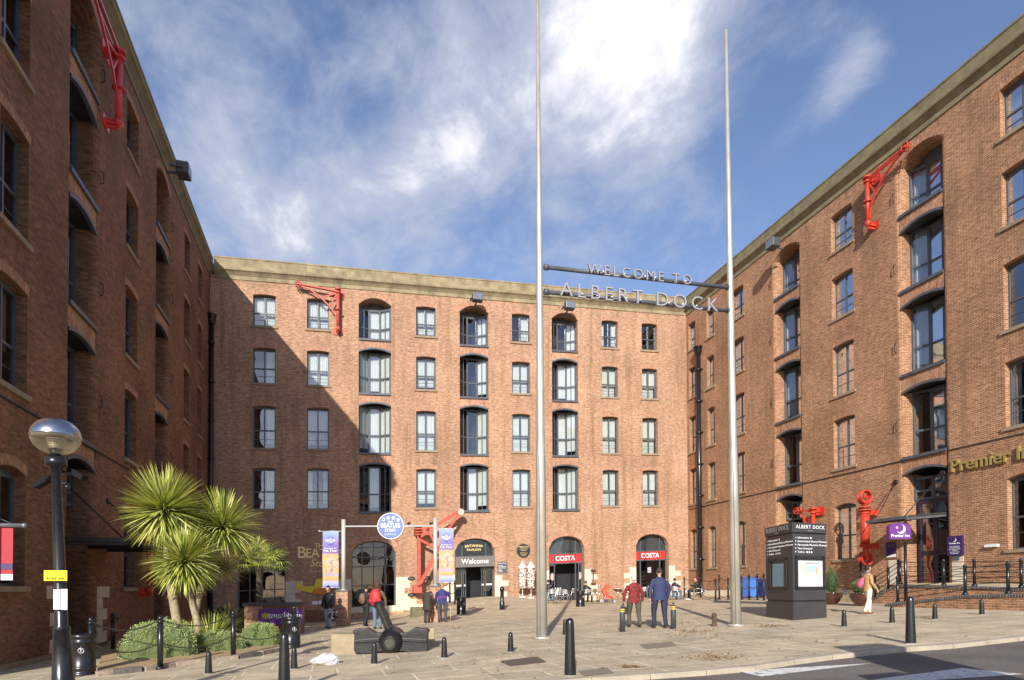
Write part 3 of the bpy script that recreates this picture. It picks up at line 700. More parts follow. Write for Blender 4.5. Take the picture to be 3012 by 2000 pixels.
RW = side('warehouse', 'sunlit brick warehouse along the right side, with the hotel entrance', xr, RX, BRICKB, SOLDIERB,
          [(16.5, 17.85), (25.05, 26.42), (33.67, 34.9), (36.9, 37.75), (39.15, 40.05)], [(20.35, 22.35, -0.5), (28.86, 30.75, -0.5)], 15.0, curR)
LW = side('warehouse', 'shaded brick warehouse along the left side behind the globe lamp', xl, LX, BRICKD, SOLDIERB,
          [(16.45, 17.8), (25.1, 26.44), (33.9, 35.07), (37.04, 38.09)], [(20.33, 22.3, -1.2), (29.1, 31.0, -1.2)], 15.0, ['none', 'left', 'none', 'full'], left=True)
# downpipes
def downpipe(parent, xf, a, z0, z1, r=0.13, d=-0.17):
    mb = MB(); mb.tube([(a, d, z0), (a, d, z1)], r, 12)
    for i in range(8):
        z = z0+(z1-z0)*(i+0.5)/8; mb.tube([(a, d, z-0.09), (a, d, z+0.09)], r*1.25, 12); mb.box(a-r*1.9, a+r*1.9, -0.035, 0.002, z-0.04, z+0.04)
    o = mb.build('downpipe', BLACKP, parent, xf)
    h = MB(); h.lathe([(r, z1-0.1), (r*1.8, z1+0.15), (r*1.9, z1+0.42), (r*2.2, z1+0.45), (r*2.2, z1+0.52), (0.0, z1+0.5)], (a, d, 0), 12); h.build('hopper', BLACKP, o, xf)
downpipe(RW, xr, 38.55, -0.8, 16.9, r=0.16)
downpipe(LW, xl, 39.9, -0.8, 17.5, r=0.13)
b_ = MB(); b_.box(UL+0.2, 0.8, -0.012, 0.05, -0.45, 0.34); b_.build('plinth_band', BRICKD, BK, xb)
for S, xf, n0 in ((LW, xl, 15.0), (RW, xr, 15.0)):
    p = MB(); a = n0; gap = False
    while a < 40:
        if not any(b0-0.3 < a+0.6 < b1+0.5 for b0, b1 in ((20.35, 22.5), (28.9, 31))): gap = True; p.box(a+0.005, a+1.195, -0.03, 0.06, 0.0 if S is RW else -0.25, 0.38 if S is RW else 0.14)
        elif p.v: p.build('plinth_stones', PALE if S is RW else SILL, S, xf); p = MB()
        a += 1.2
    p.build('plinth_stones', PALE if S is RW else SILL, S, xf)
    c = MB(); c.tube([(n0, -0.03, 6.24-0.05), (VB-0.3, -0.03, 6.24-0.05)], 0.025, 6); c.build('cable', IRON, S, xf)

for a_, s__ in ((22.55, 1), (20.1, -1)): quoin(LW, xl, a_, s__, 0.15, (0.36,)*5, (0.9, 0.5, 0.9, 0.5, 1.1))
# ------------------------------------------------------------------ street furniture
def pos(px, py, up=0.0):
    p = gp(px, py, up); return p
def hgt(p, y_base, y_top): return px_size(p, y_base-y_top)
# --- the gateway of two masts
mL, mR = pos(1594, 1878), pos(2165, 1841)
GW = thing('gateway_sign', 'tall pair of pale steel masts holding the welcome lettering over the court', 'gateway sign', mL)
def off(p): return Vector(p)-mL
tL = at_y(1581, -6, mL.y); tR = at_y(2135, 89, mR.y)
for b0, t0 in ((mL, tL), (mR, tR)):
    m_ = MB(); k = [0, 0.28, 0.30, 0.62, 1.0]
    pts = [off(b0.lerp(t0, t)) for t in k]; m_.tube(pts, [0.145, 0.122, 0.108, 0.080, 0.042], 14)
    m_.tube([off(b0), off(b0)+Vector((0, 0, 0.05))], 0.24, 14)
    o = m_.build('mast', mat('mast_steel', (0.60, 0.57, 0.49), 0.38, metal=0.55, var=0.16, scale=1.2), GW)
    c = MB()
    for s_ in (-1, 1): c.bar(off(b0)+Vector((s_*0.085, -0.118, 0.02)), off(b0.lerp(t0, 0.28))+Vector((s_*0.078, -0.11, 0)), 0.012, 0.012)
    c.build('mast_seam', FRAME, o)
dirg = Vector((mR.x-mL.x, mR.y-mL.y, 0)); lg = dirg.length; dirg.normalize(); rzg = math.atan2(dirg.y, dirg.x)
perp = Vector((dirg.y, -dirg.x, 0))
def onbar(px, py):
    """the point of the vertical plane between the masts seen at a pixel"""
    d = ray(px, py); n_ = perp; t = mL.dot(n_)/d.dot(n_) if False else ((mL.x*n_.x+mL.y*n_.y)/(d.x*n_.x+d.y*n_.y))
    return Vector((d.x*t, d.y*t, d.z*t+EYE))
for (ya, yb, txt, xA, xB, yc, yd, hp, sp) in ((790, 842, 'WELCOME TO', 1724, 2026, 804, 830, 29, 1.35), (863, 910, 'ALBERT DOCK', 1643, 2103, 869, 904, 41, 1.35)):
    A, B = onbar(1600, ya), onbar(2150, yb); z = (A.z+B.z)/2; A.z = B.z = z
    m_ = MB(); m_.tube([off(A), off(B)], 0.055, 10); m_.tube([off(A), off(A+dirg*0.12)], 0.08, 10); m_.tube([off(B-dirg*0.12), off(B)], 0.08, 10)
    bar_ = m_.build('crossbar', LEAD, GW)
    C, D = onbar(xA, yc), onbar(xB, yd); wd = (D-C).length; h = px_size((C+D)/2, hp)
    t = text_mb(txt, h/0.70, 0.07, bold=-0.012, spacing=sp)
    x0 = min(v[0] for v in t.v); x1 = max(v[0] for v in t.v); s_ = wd/(x1-x0); cx_ = (x0+x1)/2
    mid = (C+D)/2; mid.z = z+ (0.03 if hp > 40 else 0.0)
    t.v = [tuple(off(mid+dirg*((x-cx_)*s_)+perp*(0.13-y)+Vector((0, 0, zz)))) for x, y, zz in t.v]
    along = [off_ for off_ in (Vector(v).dot(dirg) for v in t.v)]; srt = sorted(along); g_ = max(range(len(srt)-1), key=lambda i: srt[i+1]-srt[i]); cut = (srt[g_]+srt[g_+1])/2
    for side_ in (0, 1):
        part = MB(); keep_ = [f for f in t.f if (along[f[0]] > cut) == bool(side_)]; idx = {}
        for f in keep_:
            for i_ in f: idx.setdefault(i_, len(idx))
        vs_ = [None]*len(idx)
        for i_, k_ in idx.items(): vs_[k_] = t.v[i_]
        part.add(vs_, [tuple(idx[i_] for i_ in f) for f in keep_]); part.build('lettering', mat('letter_paint', (0.30, 0.30, 0.33), 0.35, var=0.05), bar_, fix=False)
    st = MB(); n_ = len(txt)
    for i in range(n_):
        if txt[i] == ' ': continue
        q = mid+dirg*(wd*((i+0.5)/n_-0.5)); q.z = z; st.bar(off(q), off(q+perp*0.12), 0.03, 0.03)
    st.build('letter_stays', WHITE, bar_)
# --- bollards
def cone_bollard(h=0.9, r0=0.105, r1=0.075):
    t = thing('bollard', 'b', 'bollard'); m_ = MB()
    m_.lathe([(r0*1.02, -0.05), (r0, 0.02), (r1, h-0.1), (r1*0.93, h-0.05), (r1*0.72, h-0.015), (r1*0.35, h), (0, h+0.003)], n=22); m_.build('post', BLACKP, t)
    m_ = MB(); m_.lathe([(r0*1.12, -0.05), (r0*1.12, 0.012), (r0*1.0, 0.014)], n=22); m_.build('base_ring', mat('mortar_collar', (0.3, 0.27, 0.22), 0.9), t); return t
tall = cone_bollard(0.90, 0.092, 0.066)
TALL = [(1677, 1987, 'tall black cone bollard in the middle of the near pavement, right of the left mast'), (836, 2040, 'tall black cone bollard at the bottom edge, in front of the purple shop sign'), (2679, 1893, 'tall black cone bollard by the kerb below the hotel sign')]
for i, (x, y, lb) in enumerate(TALL):
    o = tall if i == 0 else copy_tree(tall); place(o, pos(x, y), 0, lb); o['group'] = 'tall black bollards along the kerb'
short = cone_bollard(0.43, 0.068, 0.050)
SHORT = [(1101, 1953, 'short black bollard standing right before the left end of the anchor'), (865, 1968, 'short black bollard just behind the left tall bollard'), (613.5, 1982, 'short black bollard at the lower left in front of the planting bed'),
         (1307, 1935, 'short scuffed black bollard right of the anchor'), (1502, 1918, 'short black bollard left of the foot of the left mast'), (1662, 1868, 'short black bollard mostly hidden behind the tall central bollard'),
         (2483, 1844, 'short black bollard just right of the information pillar'), (2624, 1833, 'short black bollard just left of the tall bollard near the hotel'), (2750, 1822, 'short black bollard first right of the tall bollard near the hotel'), (2888, 1808, 'short black bollard farthest right, before the ramp wall')]
for i, (x, y, lb) in enumerate(SHORT):
    o = short if i == 0 else copy_tree(short); place(o, pos(x, y), i*0.7, lb); o['group'] = 'short black bollards across the court'
bb = thing('bollard', 'b', 'bollard', group='grey bollards with yellow bands'); m_ = MB()
m_.lathe([(0.075, -0.05), (0.073, 0.5), (0.066, 0.52), (0.066, 0.64), (0.058, 0.66), (0.02, 0.665), (0.02, 0.70), (0.03, 0.71), (0.026, 0.74), (0, 0.75)], n=20); m_.build('post', mat('bollard_grey', (0.045, 0.05, 0.055), 0.5), bb)
YEL = mat('yellow_band', (0.75, 0.55, 0.03), 0.5, var=0.08)
for z in (0.545, 0.60): m_ = MB(); m_.lathe([(0.067, z), (0.0695, z+0.002), (0.0695, z+0.026), (0.067, z+0.028)], n=20); m_.build('reflective_band', YEL, bb)
place(bb, pos(1831, 1858), 0, 'grey bollard with two yellow bands at the feet of the woman in the red jacket')
place(copy_tree(bb), pos(1981, 1850), 0.5, 'grey bollard with two yellow bands right of the man in the blue jacket')
ob = thing('bollard', 'old weathered iron stub post left of the right mast, its black paint flaking to rust', 'bollard', pos(2101, 1842)); m_ = MB()
m_.lathe([(0.082, -0.05), (0.08, 0.05), (0.066, 0.07), (0.062, 0.27), (0.075, 0.29), (0.072, 0.33), (0.05, 0.37), (0, 0.385)], n=14)
m_.build('post', mat('flaking_iron', (0.09, 0.05, 0.035), 0.75, var=0.8, scale=30, bump=0.8), ob)
ob = thing('bollard', 'slim old cannon shaped black bollard before the Welcome doorway', 'bollard', pos(1477, 1793)); m_ = MB()
m_.lathe([(0.14, -0.05), (0.135, 0.3), (0.12, 0.33), (0.13, 0.38), (0.10, 0.42), (0.095, 0.95), (0.12, 0.99), (0.125, 1.08), (0.10, 1.16), (0.05, 1.2), (0, 1.205)], n=18); m_.build('post', BLACKP, ob)
# --- litter bins
def bin_(h, r):
    t = thing('litter_bin', 'b', 'litter bin', group='black cast litter bins'); m_ = MB()
    m_.lathe([(r*0.96, -0.02), (r*0.98, 0.05), (r*0.92, 0.06), (r*0.92, 0.12), (r*0.96, 0.13), (r*0.96, 0.16), (r*0.92, 0.17), (r*0.92, h*0.80), (r*0.97, h*0.81), (r*0.97, h*0.85), (r*0.93, h*0.86), (r*0.93, h*0.93), (r*1.04, h*0.94), (r*1.04, h*0.98), (r*0.95, h), (r*0.72, h+0.01), (r*0.70, h-0.15), (0, h-0.16)], n=28)
    m_.build('body', BLACKP, t)
    e = MB(); e.ring((0, -r*0.93, h*0.62), r*0.2, 0.012, 'y', 14, 5); e.tube([(0, -r*0.94, h*0.52), (0, -r*0.95, h*0.72)], 0.012, 6); e.tube([(-r*0.12, -r*0.94, h*0.57), (r*0.12, -r*0.94, h*0.66)], 0.012, 6); e.build('emblem', mat('dull_silver', (0.4, 0.4, 0.4), 0.4, metal=0.7), t)
    l = MB(); l.ring((0, 0, h*0.99), r*0.98, 0.02, 'z', 28, 6); l.build('rim', BLACKP, t)
    return t
b0 = bin_(0.82, 0.25)
p_ = pos(243, 1985); b0.scale = (1, 1, 1)
place(b0, p_, 0.2, 'black litter bin behind the foot of the globe lamp')
for x, y, lb in ((857, 1906, 'black litter bin in front of the purple shop sign'), (1357, 1806, 'black litter bin left of the Welcome doorway, beside the man with the stick'), (1707, 1784, 'black litter bin among the cafe chairs, right of the left mast')):
    place(copy_tree(b0), pos(x, y), 0.4, lb)
# --- lamp post
lb_ = pos(190, 2105); D_ = Vector((lb_.x, lb_.y, 0)).dot(Vector((FW.x, FW.y, 0)))
lt = at_d(164, 1345, D_)
LP = thing('street_lamp', 'black street lamp with a silver-capped clear globe and a yellow plate on its shaft', 'street lamp', lb_)
def lo(t): return (lt-lb_)*t
H_ = lt.z-lb_.z
m_ = MB(); m_.tube([lo(0), lo(0.02), lo(0.021), lo(0.33), lo(0.335), lo(0.35), lo(0.93), lo(0.935), lo(0.96), lo(0.965), lo(1.0)], [0.18, 0.18, 0.15, 0.096, 0.108, 0.076, 0.056, 0.07, 0.075, 0.125, 0.125], 20)
m_.tube([lo(0.985), lo(1.02), lo(1.021)], [0.12, 0.04, 0.07], 20); m_.tube([lo(1.0), lo(1.03)], [0.05, 0.085], 16)
m_.build('post', BLACKP, LP)
gc = lo(1.0)+Vector((0, 0, 0.27)); rg = 0.255
gl = MB(); k = 14
gl.lathe([(rg*1.12*math.sin(math.pi*i/24), -rg*0.92*math.cos(math.pi*i/24)) for i in range(1, 14)], gc, 28)
gm = glass_mat('globe_glass', (0.97, 0.95, 0.88), 0.02)
_nt = gm.node_tree; _o = [n for n in _nt.nodes if n.type == 'OUTPUT_MATERIAL'][0]; _old = _o.inputs['Surface'].links[0].from_socket
_tl = N(_nt, 'ShaderNodeBsdfTranslucent'); _tl.inputs['Color'].default_value = (0.85, 0.78, 0.6, 1); _m2 = N(_nt, 'ShaderNodeMixShader'); _m2.inputs[0].default_value = 0.30
L(_nt, _old, _m2.inputs[1]); L(_nt, _tl.outputs[0], _m2.inputs[2]); L(_nt, _m2.outputs[0], _o.inputs['Surface'])
globe = gl.build('globe', gm, LP)
cp = MB(); cp.lathe([(rg*1.135, -0.005), (rg*1.135, 0.012)]+[(rg*1.13*math.cos(math.pi/2*i/10), rg*0.93*math.sin(math.pi/2*i/10)+0.012) for i in range(1, 10)]+[(0, rg*0.93+0.012)], gc, 28); cp.build('cap', mat('silver_cap', (0.42, 0.43, 0.46), 0.22, metal=0.95, var=0.05), globe)
bu = MB()
for i in range(5): bu.lathe([(0.10-0.008*i, -0.02-0.03*i), (0.12-0.008*i, -0.03-0.03*i), (0.10-0.008*i, -0.04-0.03*i)], gc, 20)
bu.lathe([(0.05, -0.22), (0.055, -0.12), (0.0, -0.11)], gc, 14); bu.build('lamp', mat('lamp_louvre', (0.7, 0.66, 0.55), 0.3, metal=0.4), globe)
for s_, a_ in ((-1, -0.06), (1, 0.12)):
    f = MB(); c = lo(0.935)+RT*((0.26 if s_ < 0 else 0.22)*s_)+Vector((0, 0.16, -0.06+a_*0.6)); f.bar(lo(0.95), c, 0.03, 0.03); f.bar(c+RT*(-0.09*s_)+Vector((0, 0, 0.06)), c+RT*(0.09*s_)+Vector((0, 0, -0.04)), 0.11, 0.07); f.build('floodlight', mat('flood_black', (0.006, 0.006, 0.006), 0.7, spec=0.2), LP)
f = MB(); f.bar(lo(0.9), lo(0.9)+RT*0.13, 0.02, 0.02); f.sphere(lo(0.885)+RT*0.14, 0.035); f.build('camera_eye', BLACKP, LP)
zc = [(1693, 0.5), (1763, 0.33)]
sg = at_d(163, 1693, D_-0.15)-lb_
s1 = MB(); c = sg
def cam_rect(mb, c, w_, h_, th=0.01, y=0.0):
    vs = [c+RT*a+Vector((0, 0, b))+Vector((FW.x, FW.y, 0))*q for q in (y, y+th) for a, b in ((-w_/2, -h_/2), (w_/2, -h_/2), (w_/2, h_/2), (-w_/2, h_/2))]
    mb.add(vs, [(0, 1, 2, 3), (7, 6, 5, 4), (0, 4, 5, 1), (1, 5, 6, 2), (2, 6, 7, 3), (3, 7, 4, 0)])
cam_rect(s1, c, 0.30, 0.135); yp = s1.build('yellow_plate', mat('yellow_plate', (0.85, 0.80, 0.02), 0.4, var=0.02), LP)
rzc = math.atan2(RT.y, RT.x)
text('lettering', 'At any time', 0.05, IRON, yp, c-Vector((FW.x, FW.y, 0))*0.004-Vector((0, 0, 0.035)), rzc, depth=0.003)
for dx, h_ in ((-0.045, 0.26), (0.05, 0.27)):
    q = MB(); cam_rect(q, at_d(177, 1763, D_-0.15)-lb_+RT*dx, 0.085, h_, 0.004, 0.0); q.build('paper', mat('paper_white', (0.82, 0.82, 0.85), 0.7, var=0.04), LP)
# --- kiosk pillar
kb, kr, kl = pos(2333.7, 1825), pos(2431.6, 1816.7), pos(2254, 1815)
KI = thing('information_pillar', 'dark grey angular information pillar with direction lists and a lit white map', 'information pillar', kb)
er = (kr-kb); el = (kl-kb); er.z = el.z = 0
Wd = 1.18; er = er.normalized(); el_ = el.normalized()
# keep both faces the width they have on the ground
wr = (kr-kb).xy.length; wl = (kl-kb).xy.length
topz = at_y(2332, 1536, kb.y).z-kb.z
KD = mat('pillar_charcoal', (0.045, 0.042, 0.042), 0.42, var=0.12, scale=2)
def kpoly(e): # plan outline, grown by e
    n_ = (er+el_).normalized()
    c = -n_*e*1.2; a = er*wr+Vector((er.y, -er.x, 0))*e+er*e*0.4; b = el_*wl+Vector((-el_.y, el_.x, 0))*e+el_*e*0.4
    a2 = a+n_*1.2+er*(-0.25); b2 = b+n_*1.2+el_*(-0.25)
    return [c, a, a2, b2, b]
def kblock(name, z0, z1, e, m, parent=KI):
    P = kpoly(e); n_ = len(P); mb = MB()
    mb.add([(p.x, p.y, z0) for p in P]+[(p.x, p.y, z1) for p in P], [tuple(range(n_))[::-1], tuple(range(n_, 2*n_))]+[(i, (i+1) % n_, (i+1) % n_+n_, i+n_) for i in range(n_)])
    return mb.build(name, m, parent)
H = topz
kblock('base', -0.12, H*0.185, 0.0, KD); kblock('shadow_gap', H*0.185, H*0.205, -0.05, IRON)
body = kblock('body', H*0.205, H*0.885, -0.005, KD); kblock('upper_gap', H*0.885, H*0.90, -0.05, IRON); head = kblock('head', H*0.90, H, 0.02, KD)
LET = mat('white_lettering', (0.85, 0.85, 0.85), 0.5, var=0.01); LETG = mat('grey_lettering', (0.30, 0.30, 0.30), 0.3, var=0.02)
def face_frame(e_, w_, rev):      # origin left edge of the face, unit direction left->right on the picture
    if rev: return el_*wl, -el_
    return Vector((0, 0, 0)), e_
for rev, w_, hm in ((False, wr, LET), (True, wl, LETG)):
    o_, d = face_frame(er, w_, rev); rz = math.atan2(d.y, d.x); nrm = Vector((d.y, -d.x, 0))
    def fp(a, z, out=0.035): return o_+d*(a*w_)+nrm*out+Vector((0, 0, z*H))
    def ftext(txt, a, z, s_, m, par, al='LEFT', out=0.012, sx=1.0, sp=1.06): return text('lettering', txt, s_, m, par, fp(a, z, out), rz, depth=0.006, align=al, sx=sx, spacing=sp)
    ftext('ALBERT DOCK', 0.5, 0.955, 0.125*w_/1.1, hm, head, 'CENTER', 0.05, sp=1.18); ftext('LIVERPOOL', 0.5, 0.917, 0.04, LETG, head, 'CENTER', 0.05)
    for i, ln in enumerate(('Information', 'International Slavery Museum', 'Merseyside Maritime Museum', 'Tate Liverpool', 'Toilets')):
        z = 0.845-i*0.0365; ftext(ln, 0.14, z, 0.082, LET, body, 'LEFT', 0.012, sx=0.92*w_/1.1)
        ar_ = MB(); q = fp(0.085, z, 0.012); up_ = Vector((0, 0, 0.028))
        if rev: ar_.bar(q-d*0.025, q+d*0.025, 0.007, 0.006); ar_.bar(q-d*0.025, q+up_*0.6, 0.007, 0.006); ar_.bar(q-d*0.025, q-up_*0.6, 0.007, 0.006)
        elif i == 0: ar_.bar(q-d*0.025, q+d*0.025, 0.007, 0.006); ar_.bar(q+d*0.025, q+up_*0.6, 0.007, 0.006); ar_.bar(q+d*0.025, q-up_*0.6, 0.007, 0.006)
        else: ar_.bar(q-up_, q+up_, 0.007, 0.006); ar_.bar(q+up_, q+d*0.02, 0.007, 0.006); ar_.bar(q+up_, q-d*0.02, 0.007, 0.006)
        if i in (0, 4):
            for k in range(1 if i == 0 else 3):
                a = 0.14+(0.40 if i == 0 else 0.28)+k*0.07; ar_.bar(fp(a, z-0.009, 0.01), fp(a, z+0.009, 0.01), 0.045, 0.006, up=nrm)
        ar_.build('pictogram', LET, body)
    fr = MB(); A, B, Z0, Z1 = (0.07, 0.95, 0.315, 0.66) if not rev else (0.13, 0.80, 0.315, 0.65)
    for a, b, z0, z1 in ((A, B, Z0, Z0+0.025), (A, B, Z1-0.03, Z1), (A, A+0.07, Z0, Z1), (B-0.07, B, Z0, Z1)):
        P = [fp(a, z0, 0.03), fp(b, z0, 0.03), fp(b, z1, 0.03), fp(a, z1, 0.03), fp(a, z0, 0), fp(b, z0, 0), fp(b, z1, 0), fp(a, z1, 0)]
        fr.add(P, [(0, 1, 2, 3), (0, 4, 5, 1), (1, 5, 6, 2), (2, 6, 7, 3), (3, 7, 4, 0)])
    fo = fr.build('display_frame', IRON, body)
    sc = MB(); a, b = (A+0.06, B-0.06) if not rev else (A+0.15, B-0.06)
    z0, z1 = (Z0+0.03, Z1-0.05) if not rev else (Z0+0.03, Z1-0.06)
    sc.add([fp(a, z0, 0.012), fp(b, z0, 0.012), fp(b, z1, 0.012), fp(a, z1, 0.012)], [(0, 1, 2, 3)])
    if not rev:
        sc.build('map_panel', mat('map_paper', (0.66, 0.67, 0.66), 0.5, var=0.03), body, fix=False)
        mp_ = MB(); mi = 0
        for (x0, x1, y0, y1, k) in ((0.33, 0.38, 0.47, 0.57, 1), (0.38, 0.68, 0.49, 0.56, 0), (0.68, 0.72, 0.47, 0.55, 2), (0.36, 0.60, 0.465, 0.475, 1), (0.35, 0.78, 0.575, 0.585, 3), (0.2, 0.5, 0.36, 0.362, 3), (0.55, 0.85, 0.385, 0.387, 3)):
            mp_.add([fp(x0, y0, 0.016), fp(x1, y0, 0.016), fp(x1, y1, 0.016), fp(x0, y1, 0.016)], [(0, 1, 2, 3)], mi=k)
        mp_.build('map_drawing', [mat('map_blue', (0.36, 0.55, 0.66), 0.6), mat('map_yellow', (0.66, 0.50, 0.16), 0.6), mat('map_orange', (0.6, 0.3, 0.12), 0.6), mat('map_grey', (0.22, 0.22, 0.26), 0.6)], body, fix=False)
    else: sc.build('screen_panel', mat('bluish_panel', (0.20, 0.33, 0.42), 0.15, var=0.1, spec=0.8), body, fix=False)
# --- gantry with the round sign and banners
gA = at_d(1008, 1836, 26.4); gA.z = G(gA.x, gA.y); gB = gA+RT*4.0
GA = thing('sign_gantry', 'two steel posts on brick piers carrying a round blue exhibition sign on a crossbar', 'sign gantry', gA)
def og(p): return Vector(p)-gA
dg_ = Vector((gB.x-gA.x, gB.y-gA.y, 0)); wg = dg_.length; dg_.normalize(); rg_ = math.atan2(dg_.y, dg_.x); ng = Vector((dg_.y, -dg_.x, 0))
def ongan(px, py, out=0.0):
    d = ray(px, py); t = ((gA.x*ng.x+gA.y*ng.y)+out)/(d.x*ng.x+d.y*ng.y); return Vector((d.x*t, d.y*t, d.z*t+EYE))
for px, yt, yb in ((1010, 1528, 1736), (1280.5, 1524, 1722)):
    T_, B_ = ongan(px, yt), ongan(px, yb); T_.x, T_.y = B_.x, B_.y
    m_ = MB(); m_.tube([og(B_), og(T_)], 0.085, 16); m_.tube([og(B_), og(B_)+Vector((0, 0, 0.02))], 0.16, 16); m_.build('post', STEEL, GA)
    m_ = MB(); g_ = G(B_.x, B_.y)
    def pv(a, b, z): return og(B_+dg_*a-ng*b)*1 if False else Vector((B_.x-gA.x, B_.y-gA.y, 0))+dg_*a-ng*b+Vector((0, 0, z-gA.z))
    w_ = 0.25
    def bx(mb, w_, z0, z1):
        P = [pv(a, b, z) for z in (z0, z1) for a, b in ((-w_, -w_), (w_, -w_), (w_, w_), (-w_, w_))]
        mb.add(P, [(0, 3, 2, 1), (4, 5, 6, 7), (0, 1, 5, 4), (1, 2, 6, 5), (2, 3, 7, 6), (3, 0, 4, 7)])
    bx(m_, w_, g_-0.3, B_.z-0.05); pr_ = m_.build('brick_pier', BRICK, GA)
    m_ = MB(); bx(m_, w_+0.03, B_.z-0.05, B_.z); m_.build('cap_plate', LEAD, pr_)
A, B = ongan(1012, 1549.5), ongan(1279, 1546); A.z = B.z = (A.z+B.z)/2
m_ = MB(); m_.tube([og(A), og(B)], 0.035, 8); m_.build('crossbar', mat('pale_bar', (0.7, 0.7, 0.72), 0.35, metal=0.3), GA)
dc = ongan(1148.7, 1547, 0.05); rd = px_size(dc, 39)
SB = mat('sign_blue', (0.10, 0.16, 0.42), 0.35, var=0.08)
def disc(mb, c, r, th, n=40):
    f = [c+dg_*(r*math.cos(2*math.pi*i/n))+Vector((0, 0, r*math.sin(2*math.pi*i/n))) for i in range(n)]
    mb.add(f+[p-ng*th for p in f], [tuple(range(n)), tuple(range(2*n-1, n-1, -1))]+[(i, i+n, (i+1) % n+n, (i+1) % n) for i in range(n)])
c0 = og(dc)
m_ = MB(); disc(m_, c0, rd, 0.09); rim = m_.build('sign_disc', WHITE, GA)
m_ = MB(); disc(m_, c0+ng*0.01, rd*0.95, 0.015); m_.build('blue_face', SB, rim)
def heads(mb, c, R0, s_):
    for i, a in enumerate((-0.52, -0.16, 0.22, 0.58)):
        q = c+dg_*(R0*a)+Vector((0, 0, R0*(0.62-0.5*a*a)))
        mb = MB(); n = 12; f = [q+ng*0.006+dg_*(s_*math.cos(2*math.pi*k/n))+Vector((0, 0, s_*1.15*math.sin(2*math.pi*k/n))) for k in range(n)]; mb.add(f, [tuple(range(n))]); mb.build('round_mark', LET, rim, fix=False)
heads(None, c0+ng*0.024, rd, rd*0.11)
for t_, z, s_, bo in (('THE', 0.29, 0.24, 0.008), ('BEATLES', 0.02, 0.46, 0.012), ('STORY', -0.34, 0.32, 0.01), ('LIVERPOOL', -0.64, 0.17, 0.0)):
    text('lettering', t_, rd*s_, LET, rim, c0+ng*0.024+Vector((0, 0, rd*z)), rg_, depth=0.01, bold=bo, sx=0.86, spacing=1.0 if t_ != 'LIVERPOOL' else 1.3)
for px in (1202, 1268):
    q = og(ongan(px, 1541)); f = MB(); f.bar(q-Vector((0, 0, 0.06)), q, 0.02, 0.02); f.bar(q+Vector((-0.05, -0.03, 0)), q+Vector((0.06, 0.04, 0.05)), 0.09, 0.07); f.build('spotlight', IRON, GA)
def banner(x0, x1, y0, y1, postx, label):
    A, B, C = ongan(x0, y0, 0.0), ongan(x1, y0, 0.0), ongan(x0, y1, 0.0); w_ = (B-A).xy.length; h = A.z-C.z
    t = thing('hanging_banner', label, 'banner', Vector((A.x, A.y, C.z)), rg_, 'printed banners on the sign posts')
    m_ = MB(); n = 10; vs = []
    for i in range(n+1):
        for j in range(5): vs.append((w_*j/4, 0.02*math.sin(i*0.9+j), h*i/n))
    fs = [(i*5+j, i*5+j+1, (i+1)*5+j+1, (i+1)*5+j) for i in range(n) for j in range(4)]
    uv = [[(vs[k][0]/w_, vs[k][2]/h) for k in f] for f in fs]
    m_.add(vs, fs, True, uvs=uv); m_.build('cloth', BANN, t, fix=False)
    r_ = MB(); r_.tube([(-0.12 if postx == 0 else -0.05, 0, h+0.02), (w_+(0.18 if postx == 0 else 0.06), 0, h+0.02)], 0.016, 6); r_.sphere((-0.14 if postx == 0 else w_+0.08, 0, h+0.03), 0.035); r_.build('rail', mat('pale_bar', (0.7, 0.7, 0.72)), t)
    r_ = MB(); r_.tube([(-0.04, 0, -0.02), (w_+0.05, 0, -0.02)], 0.014, 6); r_.build('rail', mat('pale_bar', (0.7, 0.7, 0.72)), t)
    cx_ = w_/2
    m_ = MB(); nn = 20; m_.add([(cx_+0.22*w_*1.0*math.cos(2*math.pi*k/nn)*1.2, -0.03, h*0.84+0.22*w_*1.2*math.sin(2*math.pi*k/nn)) for k in range(nn)], [tuple(range(nn))]); bd_ = m_.build('badge', SB, t, fix=False)
    text('lettering', 'BEATLES', 0.14*w_/0.7, LET, bd_, (cx_, -0.036, h*0.84), depth=0.004, bold=0.006, sx=0.8); text('lettering', 'THE', 0.07, LET, bd_, (cx_, -0.036, h*0.875), depth=0.004); text('lettering', 'STORY', 0.08, LET, bd_, (cx_, -0.036, h*0.805), depth=0.004)
    text('lettering', 'Experience the', 0.085*w_/0.7, LET, t, (cx_, -0.03, h*0.70), depth=0.004); text('lettering', 'Fab Tour', 0.16*w_/0.7, LET, t, (cx_, -0.03, h*0.655), depth=0.004, bold=0.006)
